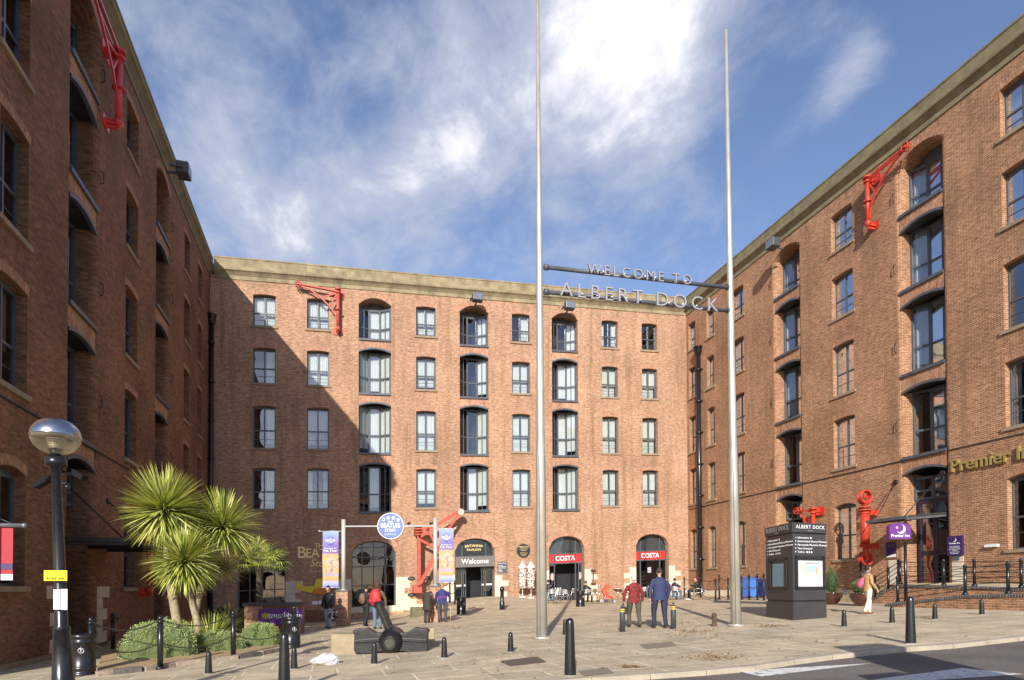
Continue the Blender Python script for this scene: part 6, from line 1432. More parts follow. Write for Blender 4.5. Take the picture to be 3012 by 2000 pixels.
# fan palm
fb = at_d(760, 1850, 23.3)
FPm = thing('fan_palm', 'fan palm with round split fronds standing behind the purple shop sign', 'palm tree', (fb.x, fb.y, G(fb.x, fb.y)), 0, 'palms in the planting bed')
m_ = MB(); trunk(m_, [(0, 0, 0), q17(762, 1760, 23.3, FPm), q17(764, 1670, 23.3, FPm)], 0.13, 0.11); m_.build('trunk', mat('dark_fibre_bark', (0.09, 0.07, 0.045), 0.95, var=0.4, scale=12, bump=0.8), FPm)
fc = q17(766, 1662, 23.3, FPm); m_ = MB()
for k in range(30):
    a = 2*math.pi*k*0.381; el = random.uniform(-0.35, 1.1); d = Vector((math.cos(a)*math.cos(el), math.sin(a)*math.cos(el), math.sin(el))); Ls = random.uniform(0.4, 0.85); q = fc+d*Ls
    m_.tube([fc, q], 0.01, 4, mi=0, cap=False); s_ = d.cross(Vector((0, 0, 1))).normalized(); u2 = s_.cross(d)
    for j in range(20):
        th = (j-9.5)/9.5*1.75; dr = (d*math.cos(th)+s_*math.sin(th)).normalized(); Lf = 0.72*(0.75+0.25*math.cos(th)); w_ = dr.cross(u2).normalized()*0.018
        e1 = q+dr*Lf*0.55+u2*0.05; e2 = q+dr*Lf+Vector((0, 0, -0.12*random.uniform(0.4, 1.6)))
        m_.add([q, e1-w_, e1+w_, e2], [(0, 1, 2), (1, 3, 2)], mi=random.choice((0, 1, 2)))
m_.build('crown', LM, FPm, fix=False)
for px, py, dd, Rr, n, w_, dr, nm, lb in ((556, 1885, 15.6, 0.80, 220, 0.03, 0.5, 'spiky_plant', 'spiky grass-like clump at the foot of the palms, left of two'), (622, 1868, 17.0, 1.0, 260, 0.03, 0.8, 'spiky_plant', 'taller spiky grass-like clump at the foot of the palms, right of two'), (668, 1800, 19.5, 0.7, 160, 0.035, 0.9, 'spiky_plant', 'dark spiky clump in the shade below the brown seed spray')):
    p = at_d(px, py, dd); t = thing(nm, lb, 'spiky plant', (p.x, p.y, G(p.x, p.y)+0.02), 0, 'spiky clumps below the palms'); hh = max(0.1, p.z-G(p.x, p.y)-0.05)
    m_ = MB(); strap_head(m_, (0, 0, 0.12 if dd < 19 else 0.5), Rr, n, w_, dr, up=0.1 if dd < 19 else -0.3, mis=(0, 0, 1, 2, 2)); m_.build('leaves', LM, t, fix=False)
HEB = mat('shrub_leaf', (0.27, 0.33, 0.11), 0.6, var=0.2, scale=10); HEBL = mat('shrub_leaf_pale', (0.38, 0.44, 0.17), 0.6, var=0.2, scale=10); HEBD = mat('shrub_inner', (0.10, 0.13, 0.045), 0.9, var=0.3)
def shrub(px, py, wpx, h, dpt, label, n=5200, ls=0.026, mm=None):
    p = pos(px, py); rx = px_size(p, wpx)/2; p = p+Vector((FW.x, FW.y, 0))*dpt/2
    t = thing('shrub', label, 'shrub', (p.x, p.y, G(p.x, p.y)), 0, 'mounded shrubs in the planting bed')
    m_ = MB(); N_ = 30; K_ = 12
    ph = [random.uniform(0, 6) for _ in range(8)]
    def srf(th, u): # th around, u 0..1 height angle
        b = 1+0.07*math.sin(3*th+ph[0])+0.06*math.sin(5*th+ph[1]+u*3)+0.08*math.sin(8*th+ph[2])*math.cos(6*u+ph[3])+0.05*math.sin(15*th+ph[4]+11*u)*math.cos(9*u+ph[5])
        c, s_ = math.cos(u*math.pi/2), math.sin(u*math.pi/2)
        return Vector((rx*math.cos(th)*c**0.6*b, dpt/2*math.sin(th)*c**0.6*b, h*s_**0.9*b))
    for i in range(K_+1):
        for j in range(N_): m_.v.append(tuple(srf(2*math.pi*j/N_, i/K_)*0.95))
    for i in range(K_):
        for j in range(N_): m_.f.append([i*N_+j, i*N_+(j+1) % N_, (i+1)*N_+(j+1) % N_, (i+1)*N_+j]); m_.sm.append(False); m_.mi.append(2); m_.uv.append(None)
    for _ in range(n):
        th, u = random.uniform(0, 2*math.pi), random.random()**0.8; q = srf(th, u)*random.uniform(0.94, 1.03); d = Vector((q.x/rx, q.y/(dpt/2), q.z/h)).normalized()
        a = (d*0.9+Vector((random.uniform(-.7, .7), random.uniform(-.7, .7), random.uniform(-.2, .8)))).normalized(); b = a.orthogonal().normalized()
        b = (Matrix.Rotation(random.uniform(0, 6.28), 3, a) @ b); s_ = ls*random.uniform(0.6, 1.4)
        m_.add([q-b*s_*0.45, q+a*s_*0.8+b*0, q+b*s_*0.45], [(0, 1, 2)], mi=random.choice((0, 0, 1))); 
    m_.build('foliage', mm or [HEB, HEBL, HEBD], t, fix=False)
shrub(425, 1952, 205, 0.86, 1.5, 'largest rounded green shrub, at the left end of the planting bed', 7500, 0.032)
shrub(610, 1930, 148, 0.52, 0.9, 'low rounded green shrub in the middle of the bed below the palm trunks', 4500)
shrub(745, 1912, 118, 0.62, 0.9, 'rounded green shrub at the right end of the bed before the purple sign', 4500)
shrub(500, 1905, 70, 0.75, 0.8, 'rounded green shrub behind the largest one, beside the leaning trunk', 3000)
shrub(706, 1866, 40, 0.85, 0.6, 'small yellow-green shrub against the end of the sign wall', 1800, 0.035, [LEAFL, HEBL, HEBD])
shrub(640, 1855, 60, 1.0, 0.9, 'dark leafy shrub in the shade behind the palms', 1800, 0.05, [LEAF, LEAFD, LEAFD])
# bed soil and its stone edge
bedpx = [(283, 1990), (330, 1984), (420, 1975), (510, 1961), (610, 1949), (700, 1938), (765, 1928), (820, 1916), (850, 1902), (845, 1885), (810, 1870), (730, 1866), (660, 1852), (560, 1850), (440, 1856), (360, 1880), (300, 1930)]
BP_ = [pos(*p) for p in bedpx]; cb = sum(BP_, Vector())/len(BP_)
m_ = MB(); n = len(BP_); rings = 6
for k in range(rings+1):
    f_ = 1-k/rings
    for p in BP_: q = cb.lerp(p, f_); m_.v.append((q.x, q.y, G(q.x, q.y)+0.05+0.10*(1-f_**2)+random.uniform(0, 0.02)))
for k in range(rings):
    for j in range(n): m_.f.append([k*n+j, k*n+(j+1) % n, (k+1)*n+(j+1) % n, (k+1)*n+j]); m_.sm.append(True); m_.mi.append(0); m_.uv.append(None)
tag(m_.build('bark_chippings', mat('bark_chips', (0.42, 0.29, 0.15), 0.95, var=0.6, scale=22, bump=1.0)), kind='stuff')
random.seed(8)
CH = thing('bed_kerb', 'curved row of rough kerb stones edging the planting bed', 'kerb', (cb.x, cb.y, G(cb.x, cb.y)))
KS = [mat('kerb_rough', (0.34, 0.27, 0.2), 0.95, var=0.4, scale=9, bump=0.7), mat('kerb_dark', (0.11, 0.10, 0.09), 0.95, var=0.3, scale=6, bump=0.5)]
for i in range(9):
    a, b = BP_[i], BP_[i+1]; L_ = (b-a).length; ns = max(1, round(L_/0.5))
    for k in range(ns):
        p, q = a.lerp(b, (k+0.03)/ns), a.lerp(b, (k+0.97)/ns); p.z = G(p.x, p.y)+0.02; q.z = G(q.x, q.y)+0.02; m_ = MB(); m_.bar(p-cb, q-cb, 0.15, 0.15+random.uniform(0, 0.03)); o = m_.build('kerb_stone', KS[1 if (i+k) % 4 == 1 else 0], CH)
        o.location = (0, 0, cb.z-G(cb.x, cb.y))
for o in CH.children: o.location = Vector((cb.x, cb.y, cb.z))-Vector(CH.location)
# ------------------------------------------------------------------ people
SKIN = mat('skin', (0.55, 0.33, 0.23), 0.6, var=0.06); EYEM = mat('eye_dark', (0.02, 0.015, 0.012), 0.3); LIP = mat('lip', (0.38, 0.14, 0.11), 0.5)
def skin_obj(name, nodes, edges, mats, parent=None, root=0, sub=2):
    """nodes: (co, rx, ry)"""
    me = bpy.data.meshes.new(name); me.from_pydata([tuple(n_[0]) for n_ in nodes], edges, []); me.update()
    o = bpy.data.objects.new(name, me); COL.objects.link(o)
    sk = o.modifiers.new('skin', 'SKIN'); sk.use_smooth_shade = True; sk.branch_smoothing = 0.6
    for i, n_ in enumerate(nodes): me.skin_vertices[0].data[i].radius = (n_[1], n_[2]); me.skin_vertices[0].data[i].use_root = (i == root)
    sb = o.modifiers.new('sub', 'SUBSURF'); sb.levels = 1; sb.render_levels = 1
    dg = bpy.context.evaluated_depsgraph_get(); dg.update(); me2 = bpy.data.meshes.new_from_object(o.evaluated_get(dg))
    mb = MB(); mb.add([v.co for v in me2.vertices], [tuple(p.vertices) for p in me2.polygons], True)
    bpy.data.objects.remove(o); bpy.data.meshes.remove(me); bpy.data.meshes.remove(me2)
    return mb
def cloth(nm, c, r=0.8, var=0.18, s=9): return mat(nm, c, r, var=var, scale=s, bump=0.25)
def loft(mb, rings, n=18, mi=0, cap=True):
    """rings: (centre, half width vector, half depth vector)"""
    vs = [];
    for c, a, b in rings:
        for j in range(n): t = 2*math.pi*j/n; vs.append(c+a*math.cos(t)+b*math.sin(t))
    k = len(rings); fs = [(i*n+j, i*n+(j+1) % n, (i+1)*n+(j+1) % n, (i+1)*n+j) for i in range(k-1) for j in range(n)]
    mb.add(vs, fs, True, mi)
    if cap: mb.add(vs[-n:], [tuple(range(n))], True, mi)
def person(px, py, ytop, label, top, bottom, hair, face=0.0, pose='stand', hairlen=0.0, shoes=None, arms=None, build=1.0, lean=0.0, coat=None, group=None, hat=None, seat=0.46, H=None, stride=0.0, bend=0.0, skirt=False, locxy=None, legs_wide=0.0, zup=0.0, headturn=0.0):
    p0 = pos(px, py) if locxy is None else Vector(locxy); Hh = H or px_size(p0, py-ytop)
    if pose == 'sit': Hh = H or 1.68
    s = Hh/1.75; V = lambda x, y, z: Vector((x*s, y*s, z*s))
    # joints: +y is forward
    hipz = 0.93 if pose != 'sit' else seat/s+0.08
    if pose == 'sit': hip = V(0, -0.02, hipz)
    else: hip = V(0, 0, hipz-0.02*abs(stride)*3-0.05*bend)
    b_ = lean+bend
    def up_(d): return hip+Vector((0, math.sin(b_)*d*s, math.cos(b_)*d*s))
    chest, neck, hc = up_(0.36), up_(0.53), up_(0.53)+Vector((0, (0.03+0.02*bend)*s, 0.155*s)) if bend < 0.5 else up_(0.66)
    fw_ = Vector((0, math.cos(b_), -math.sin(b_)))
    sh = [up_(0.475)+Vector((sx_*0.185*s*build, 0, 0)) for sx_ in (-1, 1)]
    hipj = [hip+Vector((sx_*(0.09+legs_wide)*s, 0, -0.02*s)) for sx_ in (-1, 1)]
    if pose == 'sit':
        knee = [hj+V(sx_*0.05, 0.43, 0.03) for hj, sx_ in zip(hipj, (-1, 1))]; ank = [Vector((k_.x, k_.y+(0.02 if i else -0.06)*s, 0.08*s)) for i, k_ in enumerate(knee)]
    else:
        knee = [hipj[0]+V(0, 0.04+stride*0.55, -0.43), hipj[1]+V(0, 0.03-stride*0.35, -0.43)]
        ank = [Vector((hipj[0].x, hipj[0].y+stride*0.62*s, 0.085*s)), Vector((hipj[1].x, hipj[1].y-stride*1.0*s, (0.085+0.10*abs(stride))*s))]
    arms = arms or [(0.06, -0.02, 0.06, 0.1), (0.06, -0.02, 0.06, 0.1)]
    el, wr = [], []
    for i, sx_ in enumerate((-1, 1)):
        a = arms[i]    # elbow (out, forward) , wrist (in, forward[, up])
        if len(a) == 4: e_ = sh[i]+V(sx_*a[0], a[1], -0.29); w_ = e_+V(-sx_*a[2]*0.3, a[3], -0.25)
        else: e_ = sh[i]+V(sx_*a[0], a[1], a[2]); w_ = e_+V(sx_*a[3], a[4], a[5])
        el.append(e_); wr.append(w_)
    # --- body: one skinned figure
    nd = [(hip, .125*s*build, .10*s), (up_(0.18), .115*s*build, .085*s), (chest, .13*s*build, .095*s), (neck-Vector((0, 0, .02*s)), .05*s, .05*s), (hc-Vector((0, 0, .05*s)), .052*s, .055*s)]
    ed = [(0, 1), (1, 2), (2, 3), (3, 4)]
    for i, sx_ in enumerate((-1, 1)):
        o = len(nd); nd += [(sh[i]-Vector((0, 0, .02*s)), .05*s, .05*s), (el[i], .038*s, .038*s), (wr[i], .024*s, .028*s)]; ed += [(2, o), (o, o+1), (o+1, o+2)]
        d = (wr[i]-el[i]).normalized(); sid = Vector((0, 1, 0)) if abs(d.y) < 0.7 else Vector((0, 0, 1)); sid = (sid-d*sid.dot(d)).normalized(); inn = d.cross(sid)*(-sx_); pal = wr[i]+d*.05*s
        nd.append((pal, .030*s, .020*s)); pi_ = len(nd)-1; ed.append((o+2, pi_))
        for f in range(4):
            b0_ = pal+d*.025*s+sid*((f-1.5)*.019*s); ln = (.034, .040, .037, .028)[f]*s; cur = inn*(.010+.004*f)*s
            q = len(nd); nd += [(b0_, .0085*s, .0085*s), (b0_+d*ln+cur, .0078*s, .0078*s), (b0_+d*ln*1.5+cur*3.4, .0065*s, .0065*s)]; ed += [(pi_, q), (q, q+1), (q+1, q+2)]
        q = len(nd); th = pal-d*.02*s-sid*.03*s; nd += [(th, .0095*s, .0095*s), (th+d*.035*s-sid*.014*s+inn*.008*s, .008*s, .008*s)]; ed += [(pi_, q), (q, q+1)]
        o = len(nd); nd += [(hipj[i], .085*s, .085*s), (knee[i], .055*s, .055*s), (ank[i], .036*s, .036*s), (ank[i]+V(0, .13, -.045), .035*s, .022*s)]; ed += [(0, o), (o, o+1), (o+1, o+2), (o+2, o+3)]
    mb = skin_obj('person', nd, ed, [SKIN])
    # head with a face
    ht = Matrix.Rotation(headturn, 3, 'Z'); n, m_ = 20, 14; hv = []
    for i in range(m_+1):
        t = math.pi*i/m_
        for j in range(n):
            a = 2*math.pi*j/n; x, y, z = math.sin(t)*math.cos(a), math.sin(t)*math.sin(a), math.cos(t)
            w_ = .074*(1-0.22*max(0, -z)**1.5); v = Vector((x*w_, y*(.094 if y > 0 else .098)*(1-0.12*max(0, -z)), z*.118))
            if y > 0 and -0.5 < z < -0.1 and abs(x) < .3: v.y += .010
            if y > .6 and -0.35 < z < 0.12 and abs(x) < .2: v.y += .02*(1-abs(z+.15)/.3)
            if y > .4 and .05 < z < .3 and .2 < abs(x) < .6: v.y -= .006
            hv.append(hc+(ht @ v)*s)
    mb.add(hv, [(i*n+j, (i+1)*n+j, (i+1)*n+(j+1) % n, i*n+(j+1) % n) for i in range(m_) for j in range(n)], True)
    def hd(x, y, z): return hc+(ht @ Vector((x, y, z)))*s
    for sx_ in (-1, 1):
        mb.sphere(hd(sx_*.075, -.008, -.012), .02*s, 8, 6, 0, (.4, .9, 1.4)); mb.sphere(hd(sx_*.030, .083, .012), .012*s, 8, 5, 1, (1.2, .6, .7))
    mb.sphere(hd(0, .094, -.018), .014*s, 8, 6, 0, (.8, 1, 1.4)); mb.sphere(hd(0, .085, -.062), .02*s, 8, 5, 2, (1.2, .4, .35))
    body = mb.build('person', [SKIN, EYEM, LIP], None, fix=False); p1 = p0.copy(); p1.z = G(p0.x, p0.y)+zup
    body.location = p1; body.rotation_euler = (0, 0, face); tag(body, label, 'person', group)
    # hair
    hm = MB(); hvv = []; keep = []
    for i in range(m_+1):
        t = math.pi*i/m_
        for j in range(n):
            a = 2*math.pi*j/n; x, y, z = math.sin(t)*math.cos(a), math.sin(t)*math.sin(a), math.cos(t); k = 1.13+0.05*math.sin(7*a+3*t)+random.uniform(-.02, .03)
            hvv.append(hd(x*.078*k, y*.098*k-.008, z*.120*k+.006))
            keep.append((z > 0.42) or (y < 0.28 and z > -0.35-hairlen*0.6))
    hm.add(hvv, [f for f in [(i*n+j, (i+1)*n+j, (i+1)*n+(j+1) % n, i*n+(j+1) % n) for i in range(m_) for j in range(n)] if all(keep[q] for q in f)], True)
    if hairlen > .5: loft(hm, [(hd(0, -.05, -.0), Vector((.088*s, 0, 0)), Vector((0, .06*s, 0))), (hd(0, -.06, -.09), Vector((.095*s, 0, 0)), Vector((0, .055*s, 0))), (hd(0, -.06, -.19*hairlen), Vector((.07*s, 0, 0)), Vector((0, .035*s, 0)))], 14)
    hm.build('hair' if not hat else 'hood', hat or hair, body, fix=False)
    # jacket
    X = Vector((1, 0, 0)); jm = MB(); W = s*build; hem = -0.12 if not coat else coat
    rg = []
    for d, hw, hd_ in ((hem, .185 if not coat else .20, .135), (hem+.04, .19 if not coat else .20, .14), (0.04, .175, .13), (0.18, .168, .122), (0.32, .185, .128), (0.42, .192, .118), (0.475, .165, .095), (0.515, .10, .072), (0.55, .062, .058)):
        c = up_(d) if d >= 0 or pose == 'sit' or bend > 0.3 else hip+Vector((0, 0, d*s)); rg.append((c, X*hw*W, (fw_ if d >= 0 else Vector((0, 1, 0)))*hd_*s*(0.5+0.5*build)))
    if pose == 'sit': rg = rg[2:]; rg.insert(0, (hip+V(0, 0, -0.06), X*.19*W, Vector((0, 1, 0))*.15*s))
    loft(jm, rg, 20)
    for i, sx_ in enumerate((-1, 1)):
        a_, b2, c2 = sh[i]+Vector((-sx_*.03*s, 0, -.03*s)), el[i], wr[i]
        mid1, mid2 = a_.lerp(b2, .5), b2.lerp(c2, .5)
        jm.tube([a_, a_.lerp(b2, .15), mid1, b2, mid2, b2.lerp(c2, .93), c2], [.05*s, .072*s, .064*s, .056*s, .050*s, .045*s, .042*s], 12)
    j = jm.build('jacket', top, body, fix=False)
    # trousers
    tm = MB()
    if not skirt:
        loft(tm, [(hip+V(0, 0, .10), X*.15*W, Vector((0, 1, 0))*.115*s), (hip, X*.168*W, Vector((0, 1, 0))*.125*s), (hip-V(0, 0, .10), X*.165*W, Vector((0, 1, 0))*.12*s)], 18) if pose != 'sit' else loft(tm, [(hip+V(0, 0, .08), X*.15*W, Vector((0, 1, 0))*.12*s), (hip-V(0, 0, .08), X*.18*W, Vector((0, 1, 0))*.16*s)], 18)
        for i in range(2):
            k_, a_ = knee[i], ank[i]; h_ = hipj[i]
            tm.tube([h_, h_.lerp(k_, .3), h_.lerp(k_, .75), k_, k_.lerp(a_, .4), k_.lerp(a_, .85), a_-V(0, 0, .03)], [.092*W, .094*W, .078*W, .068*W, .064*s, .062*s, .066*s], 14)
    tm.build('trousers', bottom, body, fix=False)
    sm_ = MB()
    for i in range(2): a_ = ank[i]; sm_.sphere(a_+V(0, .055, -.045), .05*s, 12, 8, 0, (.85, 2.5, .8)); 
    sm_.build('shoe', shoes or mat('dark_shoe', (0.02, 0.018, 0.016), 0.4), body, fix=False)
    body['wrL'] = 0; del body['wrL']
    return body, dict(s=s, hip=hip, chest=chest, sh=sh, wr=wr, el=el, up=up_, knee=knee, hc=hc)
def face_dir(dx, dy): return math.atan2(dy, dx)-math.pi/2
AWAY = face_dir(FW.x, FW.y)
random.seed(21)
CM = cloth
def on_body(b, name, label, cat, mb, mats, group=None, parent_parts=()):
    mw = Matrix.Translation(b.location) @ Matrix.Rotation(b.rotation_euler.z, 4, 'Z')
    o = mb.build(name, mats); o.location = b.location; o.rotation_euler = b.rotation_euler; return tag(o, label, cat, group)
# man in the blue jacket
b, J = person(1941, 1848, 1668, 'man in a navy blue jacket and trousers walking away between the striped bollards', CM('navy_jacket', (0.028, 0.036, 0.10)), CM('navy_trousers', (0.022, 0.025, 0.05)), CM('hair_dark_brown', (0.04, 0.025, 0.015)), face=AWAY+0.12, stride=0.12, build=1.12, arms=[(0.10, -0.08, -0.05, -0.03), (0.09, 0.04, 0.05, 0.10)], legs_wide=0.045, shoes=CM('brown_shoe', (0.09, 0.045, 0.025)), group='people walking in the court', headturn=0.25)
b, J = person(1866, 1845, 1688, 'grey-haired woman in a dark red jacket and olive trousers walking away', CM('crimson_jacket', (0.20, 0.018, 0.02), var=0.7, s=14), CM('olive_trousers', (0.075, 0.07, 0.045)), CM('hair_silver', (0.55, 0.53, 0.5)), face=AWAY+0.05, stride=0.24, build=1.1, hairlen=0.25, legs_wide=0.04, arms=[(0.12, 0.0, 0.0, 0.06), (0.09, 0.02, 0.05, 0.06)], group='people walking in the court')
hb_ = MB(); q = J['wr'][0]; s_ = J['s']; hb_.box(q.x-0.09*s_, q.x+0.05*s_, q.y-0.16*s_, q.y+0.14*s_, q.z-0.42*s_, q.z-0.17*s_); hb_.tube([q+Vector((-.02, -.1*s_, -.18*s_)), q+Vector((-.02, -.05*s_, -.06*s_)), q+Vector((-.02, .05*s_, -.06*s_)), q+Vector((-.02, .1*s_, -.18*s_))], 0.012, 6)
o = on_body(b, 'handbag', 'black handbag held low by the woman in the dark red jacket', 'handbag', hb_, CM('black_leather', (0.015, 0.015, 0.017), 0.4)); bv = o.modifiers.new('bevel', 'BEVEL'); bv.width = 0.03; bv.segments = 2
# backpack pair
b, J = person(1110, 1850, 1711, 'person in blue jeans seen from behind with a large red backpack', CM('brown_top', (0.12, 0.08, 0.05)), CM('blue_jeans', (0.10, 0.17, 0.26)), CM('hair_auburn', (0.09, 0.035, 0.02)), face=AWAY-0.15, stride=0.05, hairlen=0.6, arms=[(0.05, 0.12, -0.24, -0.02, 0.18, 0.02), (0.10, 0.06, 0.04, 0.10)], legs_wide=0.03, group='people walking in the court')
def backpack(b, J, sc, m, m2, label):
    s_ = J['s']*sc; c = J['up'](0.26)+Vector((0, -0.22*J['s'], 0)); mb = MB()
    rings = []
    for z, w_, d_ in ((-0.27, .05, .04), (-0.25, .14, .09), (-0.1, .185, .13), (0.05, .18, .12), (0.17, .14, .10), (0.24, .08, .06), (0.26, .02, .02)): rings.append((c+Vector((0, 0, z*s_)), Vector((w_*s_, 0, 0)), Vector((0, d_*s_, 0))))
    loft(mb, rings, 18); o = on_body(b, 'backpack', label, 'backpack', mb, m); par = o
    k = MB(); k.sphere(c+Vector((0, -.12*s_, -.12*s_)), .1*s_, 12, 8, 0, (1, .5, .8)); k.sphere(c+Vector((-.16*s_, -.02*s_, -.12*s_)), .07*s_, 10, 8, 0, (.7, 1, 1.1)); k.sphere(c+Vector((.16*s_, -.02*s_, -.12*s_)), .07*s_, 10, 8, 0, (.7, 1, 1.1)); k.build('pocket', m2, par)
    for sx_ in (-1, 1): st = MB(); st.tube([c+Vector((sx_*.08*s_, .05*s_, .2*s_)), c+Vector((sx_*.10*s_, .2*s_, .27*s_)), c+Vector((sx_*.12*s_, .28*s_, .1*s_)), c+Vector((sx_*.12*s_, .16*s_, -.18*s_))], 0.02*s_, 6); st.build('strap', m2, par)
backpack(b, J, 1.15, CM('backpack_red', (0.62, 0.03, 0.03), 0.6), CM('backpack_red_dark', (0.42, 0.02, 0.04), 0.6), 'large red backpack on the back of the person in jeans')
b, J = person(1076, 1842, 1720, 'person in dark clothes with a small brown backpack left of the red backpack', CM('black_top', (0.018, 0.017, 0.018)), CM('black_trousers', (0.015, 0.015, 0.018)), CM('hair_black', (0.02, 0.014, 0.01)), face=AWAY-0.5, stride=0.18, arms=[(0.05, 0.06, 0.05, 0.16), (0.05, 0.05, 0.05, 0.12)], group='people walking in the court')
backpack(b, J, 0.85, CM('backpack_brown', (0.17, 0.10, 0.06), 0.8), CM('backpack_brown_dark', (0.10, 0.06, 0.04), 0.8), 'small brown backpack worn by the person in dark clothes')
# woman with shopping bag, facing the camera
_q = at_d(966, 1840, 25.0); b, J = person(967, 1838, 1711, 'short-haired woman in a black jacket and pale jeans facing the camera, shopping bag in hand', CM('black_jacket', (0.016, 0.016, 0.018)), CM('pale_jeans', (0.26, 0.33, 0.42)), CM('hair_black', (0.02, 0.014, 0.01)), face=AWAY+math.pi-0.35, locxy=(_q.x, _q.y, 0), H=1.70, stride=0.04, arms=[(0.07, 0.0, 0.03, 0.05), (0.05, 0.02, 0.05, 0.10)], build=1.08, group='people walking in the court')
hb_ = MB(); q = J['wr'][1]; s_ = J['s']
q = J['wr'][0] if True else q
hb_.box(q.x-0.17*s_, q.x+0.15*s_, q.y-0.08*s_, q.y+0.08*s_, q.z-0.46*s_, q.z-0.15*s_); hb_.tube([q+Vector((-.1*s_, 0, -.16*s_)), q+Vector((-.03*s_, 0, -.08*s_)), q+Vector((.03*s_, 0, -.08*s_)), q+Vector((.1*s_, 0, -.16*s_))], 0.014, 6)
bm_ = mat('bag_black_white', (0.10, 0.10, 0.10), 0.3, var=1.0, scale=9); bm_.node_tree.nodes['Color Ramp'].color_ramp.elements[0].position = 0.50; bm_.node_tree.nodes['Color Ramp'].color_ramp.elements[1].position = 0.56; bm_.node_tree.nodes['Color Ramp'].color_ramp.elements[0].color = (0.012, 0.012, 0.012, 1); bm_.node_tree.nodes['Color Ramp'].color_ramp.elements[1].color = (0.6, 0.6, 0.6, 1)
o = on_body(b, 'shopping_bag', 'black and white patterned shopping bag carried by the woman facing the camera', 'shopping bag', hb_, bm_); bv = o.modifiers.new('bevel', 'BEVEL'); bv.width = 0.04; bv.segments = 2
# elderly couple
_q = at_d(1256, 1826, 25.6); b, J = person(1257, 1818, 1712, 'stooping person in a long dark brown coat behind the stone block', CM('brown_coat', (0.045, 0.032, 0.022)), CM('brown_trousers', (0.035, 0.022, 0.018)), CM('hair_grey_brown', (0.20, 0.15, 0.11)), face=AWAY-0.3, H=1.50, locxy=(_q.x, _q.y, 0), coat=-0.32, build=1.12, lean=0.16, arms=[(0.05, 0.05, 0.05, 0.12), (0.06, 0.06, 0.05, 0.18)], group='elderly couple')
_q = at_d(1301, 1828, 25.5); b, J = person(1300, 1820, 1705, 'person in a blue jacket with a purple panel leaning on a walking stick', CM('royal_blue_jacket', (0.025, 0.03, 0.13)), CM('grey_trousers', (0.065, 0.06, 0.062)), CM('hair_sandy', (0.30, 0.22, 0.14)), face=AWAY+0.1, H=1.60, locxy=(_q.x, _q.y, 0), build=1.18, lean=0.22, arms=[(0.07, 0.06, 0.05, 0.12), (0.12, 0.08, 0.02, 0.10)], legs_wide=0.05, group='elderly couple')
pm = MB(); c = J['up'](0.16); s_ = J['s']; loft(pm, [(J['up'](z), Vector((.178*s_*1.18, 0, 0)), Vector((0, .137*s_, 0))) for z in (0.05, 0.28)], 20, cap=False); pm.build('purple_panel', CM('purple_cloth', (0.16, 0.03, 0.20)), b, fix=False)
st = MB(); q = J['wr'][1]+Vector((0.02, 0.03, -.07*s_)); st.tube([(q.x+0.02, q.y+0.03, 0.0), q], 0.014, 8); st.tube([q+Vector((0, -.07, -.01)), q+Vector((0, -.05, .02)), q+Vector((0, .0, .03)), q+Vector((0, .05, .0))], 0.016, 8)
on_body(b, 'walking_stick', 'pale wooden walking stick held by the person in the blue and purple jacket', 'walking stick', st, mat('pale_stick', (0.55, 0.42, 0.22), 0.5))
# woman on the right
b, J = person(2553, 1806, 1660, 'dark-haired woman in a mustard top and loose cream trousers walking right past the hotel steps', CM('mustard_top', (0.42, 0.26, 0.10), var=0.45, s=16), CM('cream_trousers', (0.70, 0.62, 0.47)), CM('hair_black', (0.02, 0.014, 0.01)), face=face_dir(RT.x, RT.y)+0.15, stride=0.2, hairlen=0.3, arms=[(0.04, 0.05, 0.06, 0.20), (0.05, -0.02, 0.05, 0.22)], shoes=CM('red_brown_shoe', (0.20, 0.06, 0.03)), legs_wide=0.01, group='people walking in the court')
k = MB(); c = J['up'](0.22)+Vector((0, -0.24, 0)); s_ = J['s']; loft(k, [(c+Vector((0, -.02+y, z)), Vector((w_, 0, 0)), Vector((0, w_*.8, 0))) for z, w_, y in ((-.20, .03, -.02), (-.18, .10, -.02), (-.06, .125, 0), (.06, .09, .05), (.14, .04, .10))], 14)
on_body(b, 'pink_bag', 'bright pink bag slung behind the woman in the mustard top', 'bag', k, CM('pink_cloth', (0.45, 0.09, 0.17), var=0.35))
k = MB(); c = J['hip']+Vector((.16, .16, .0)); k.sphere(c, .13, 14, 9, 0, (.55, 1.1, .85)); k.tube([c+Vector((0, -.08, .08)), J['up'](.3)+Vector((.12, .02, 0)), J['up'](.5)+Vector((.06, .0, 0))], .012, 5); 
on_body(b, 'shoulder_bag', 'dark shoulder bag at the hip of the woman in cream trousers', 'bag', k, CM('black_leather', (0.015, 0.015, 0.017)))
k = MB(); loft(k, [(J['up'](0.50), Vector((.085, 0, 0)), Vector((0, .08, 0))), (J['up'](0.55), Vector((.08, 0, 0)), Vector((0, .075, 0))), (J['up'](0.58), Vector((.062, 0, 0)), Vector((0, .06, 0)))], 14); k.build('scarf', CM('grey_scarf', (0.10, 0.12, 0.16)), b, fix=False)
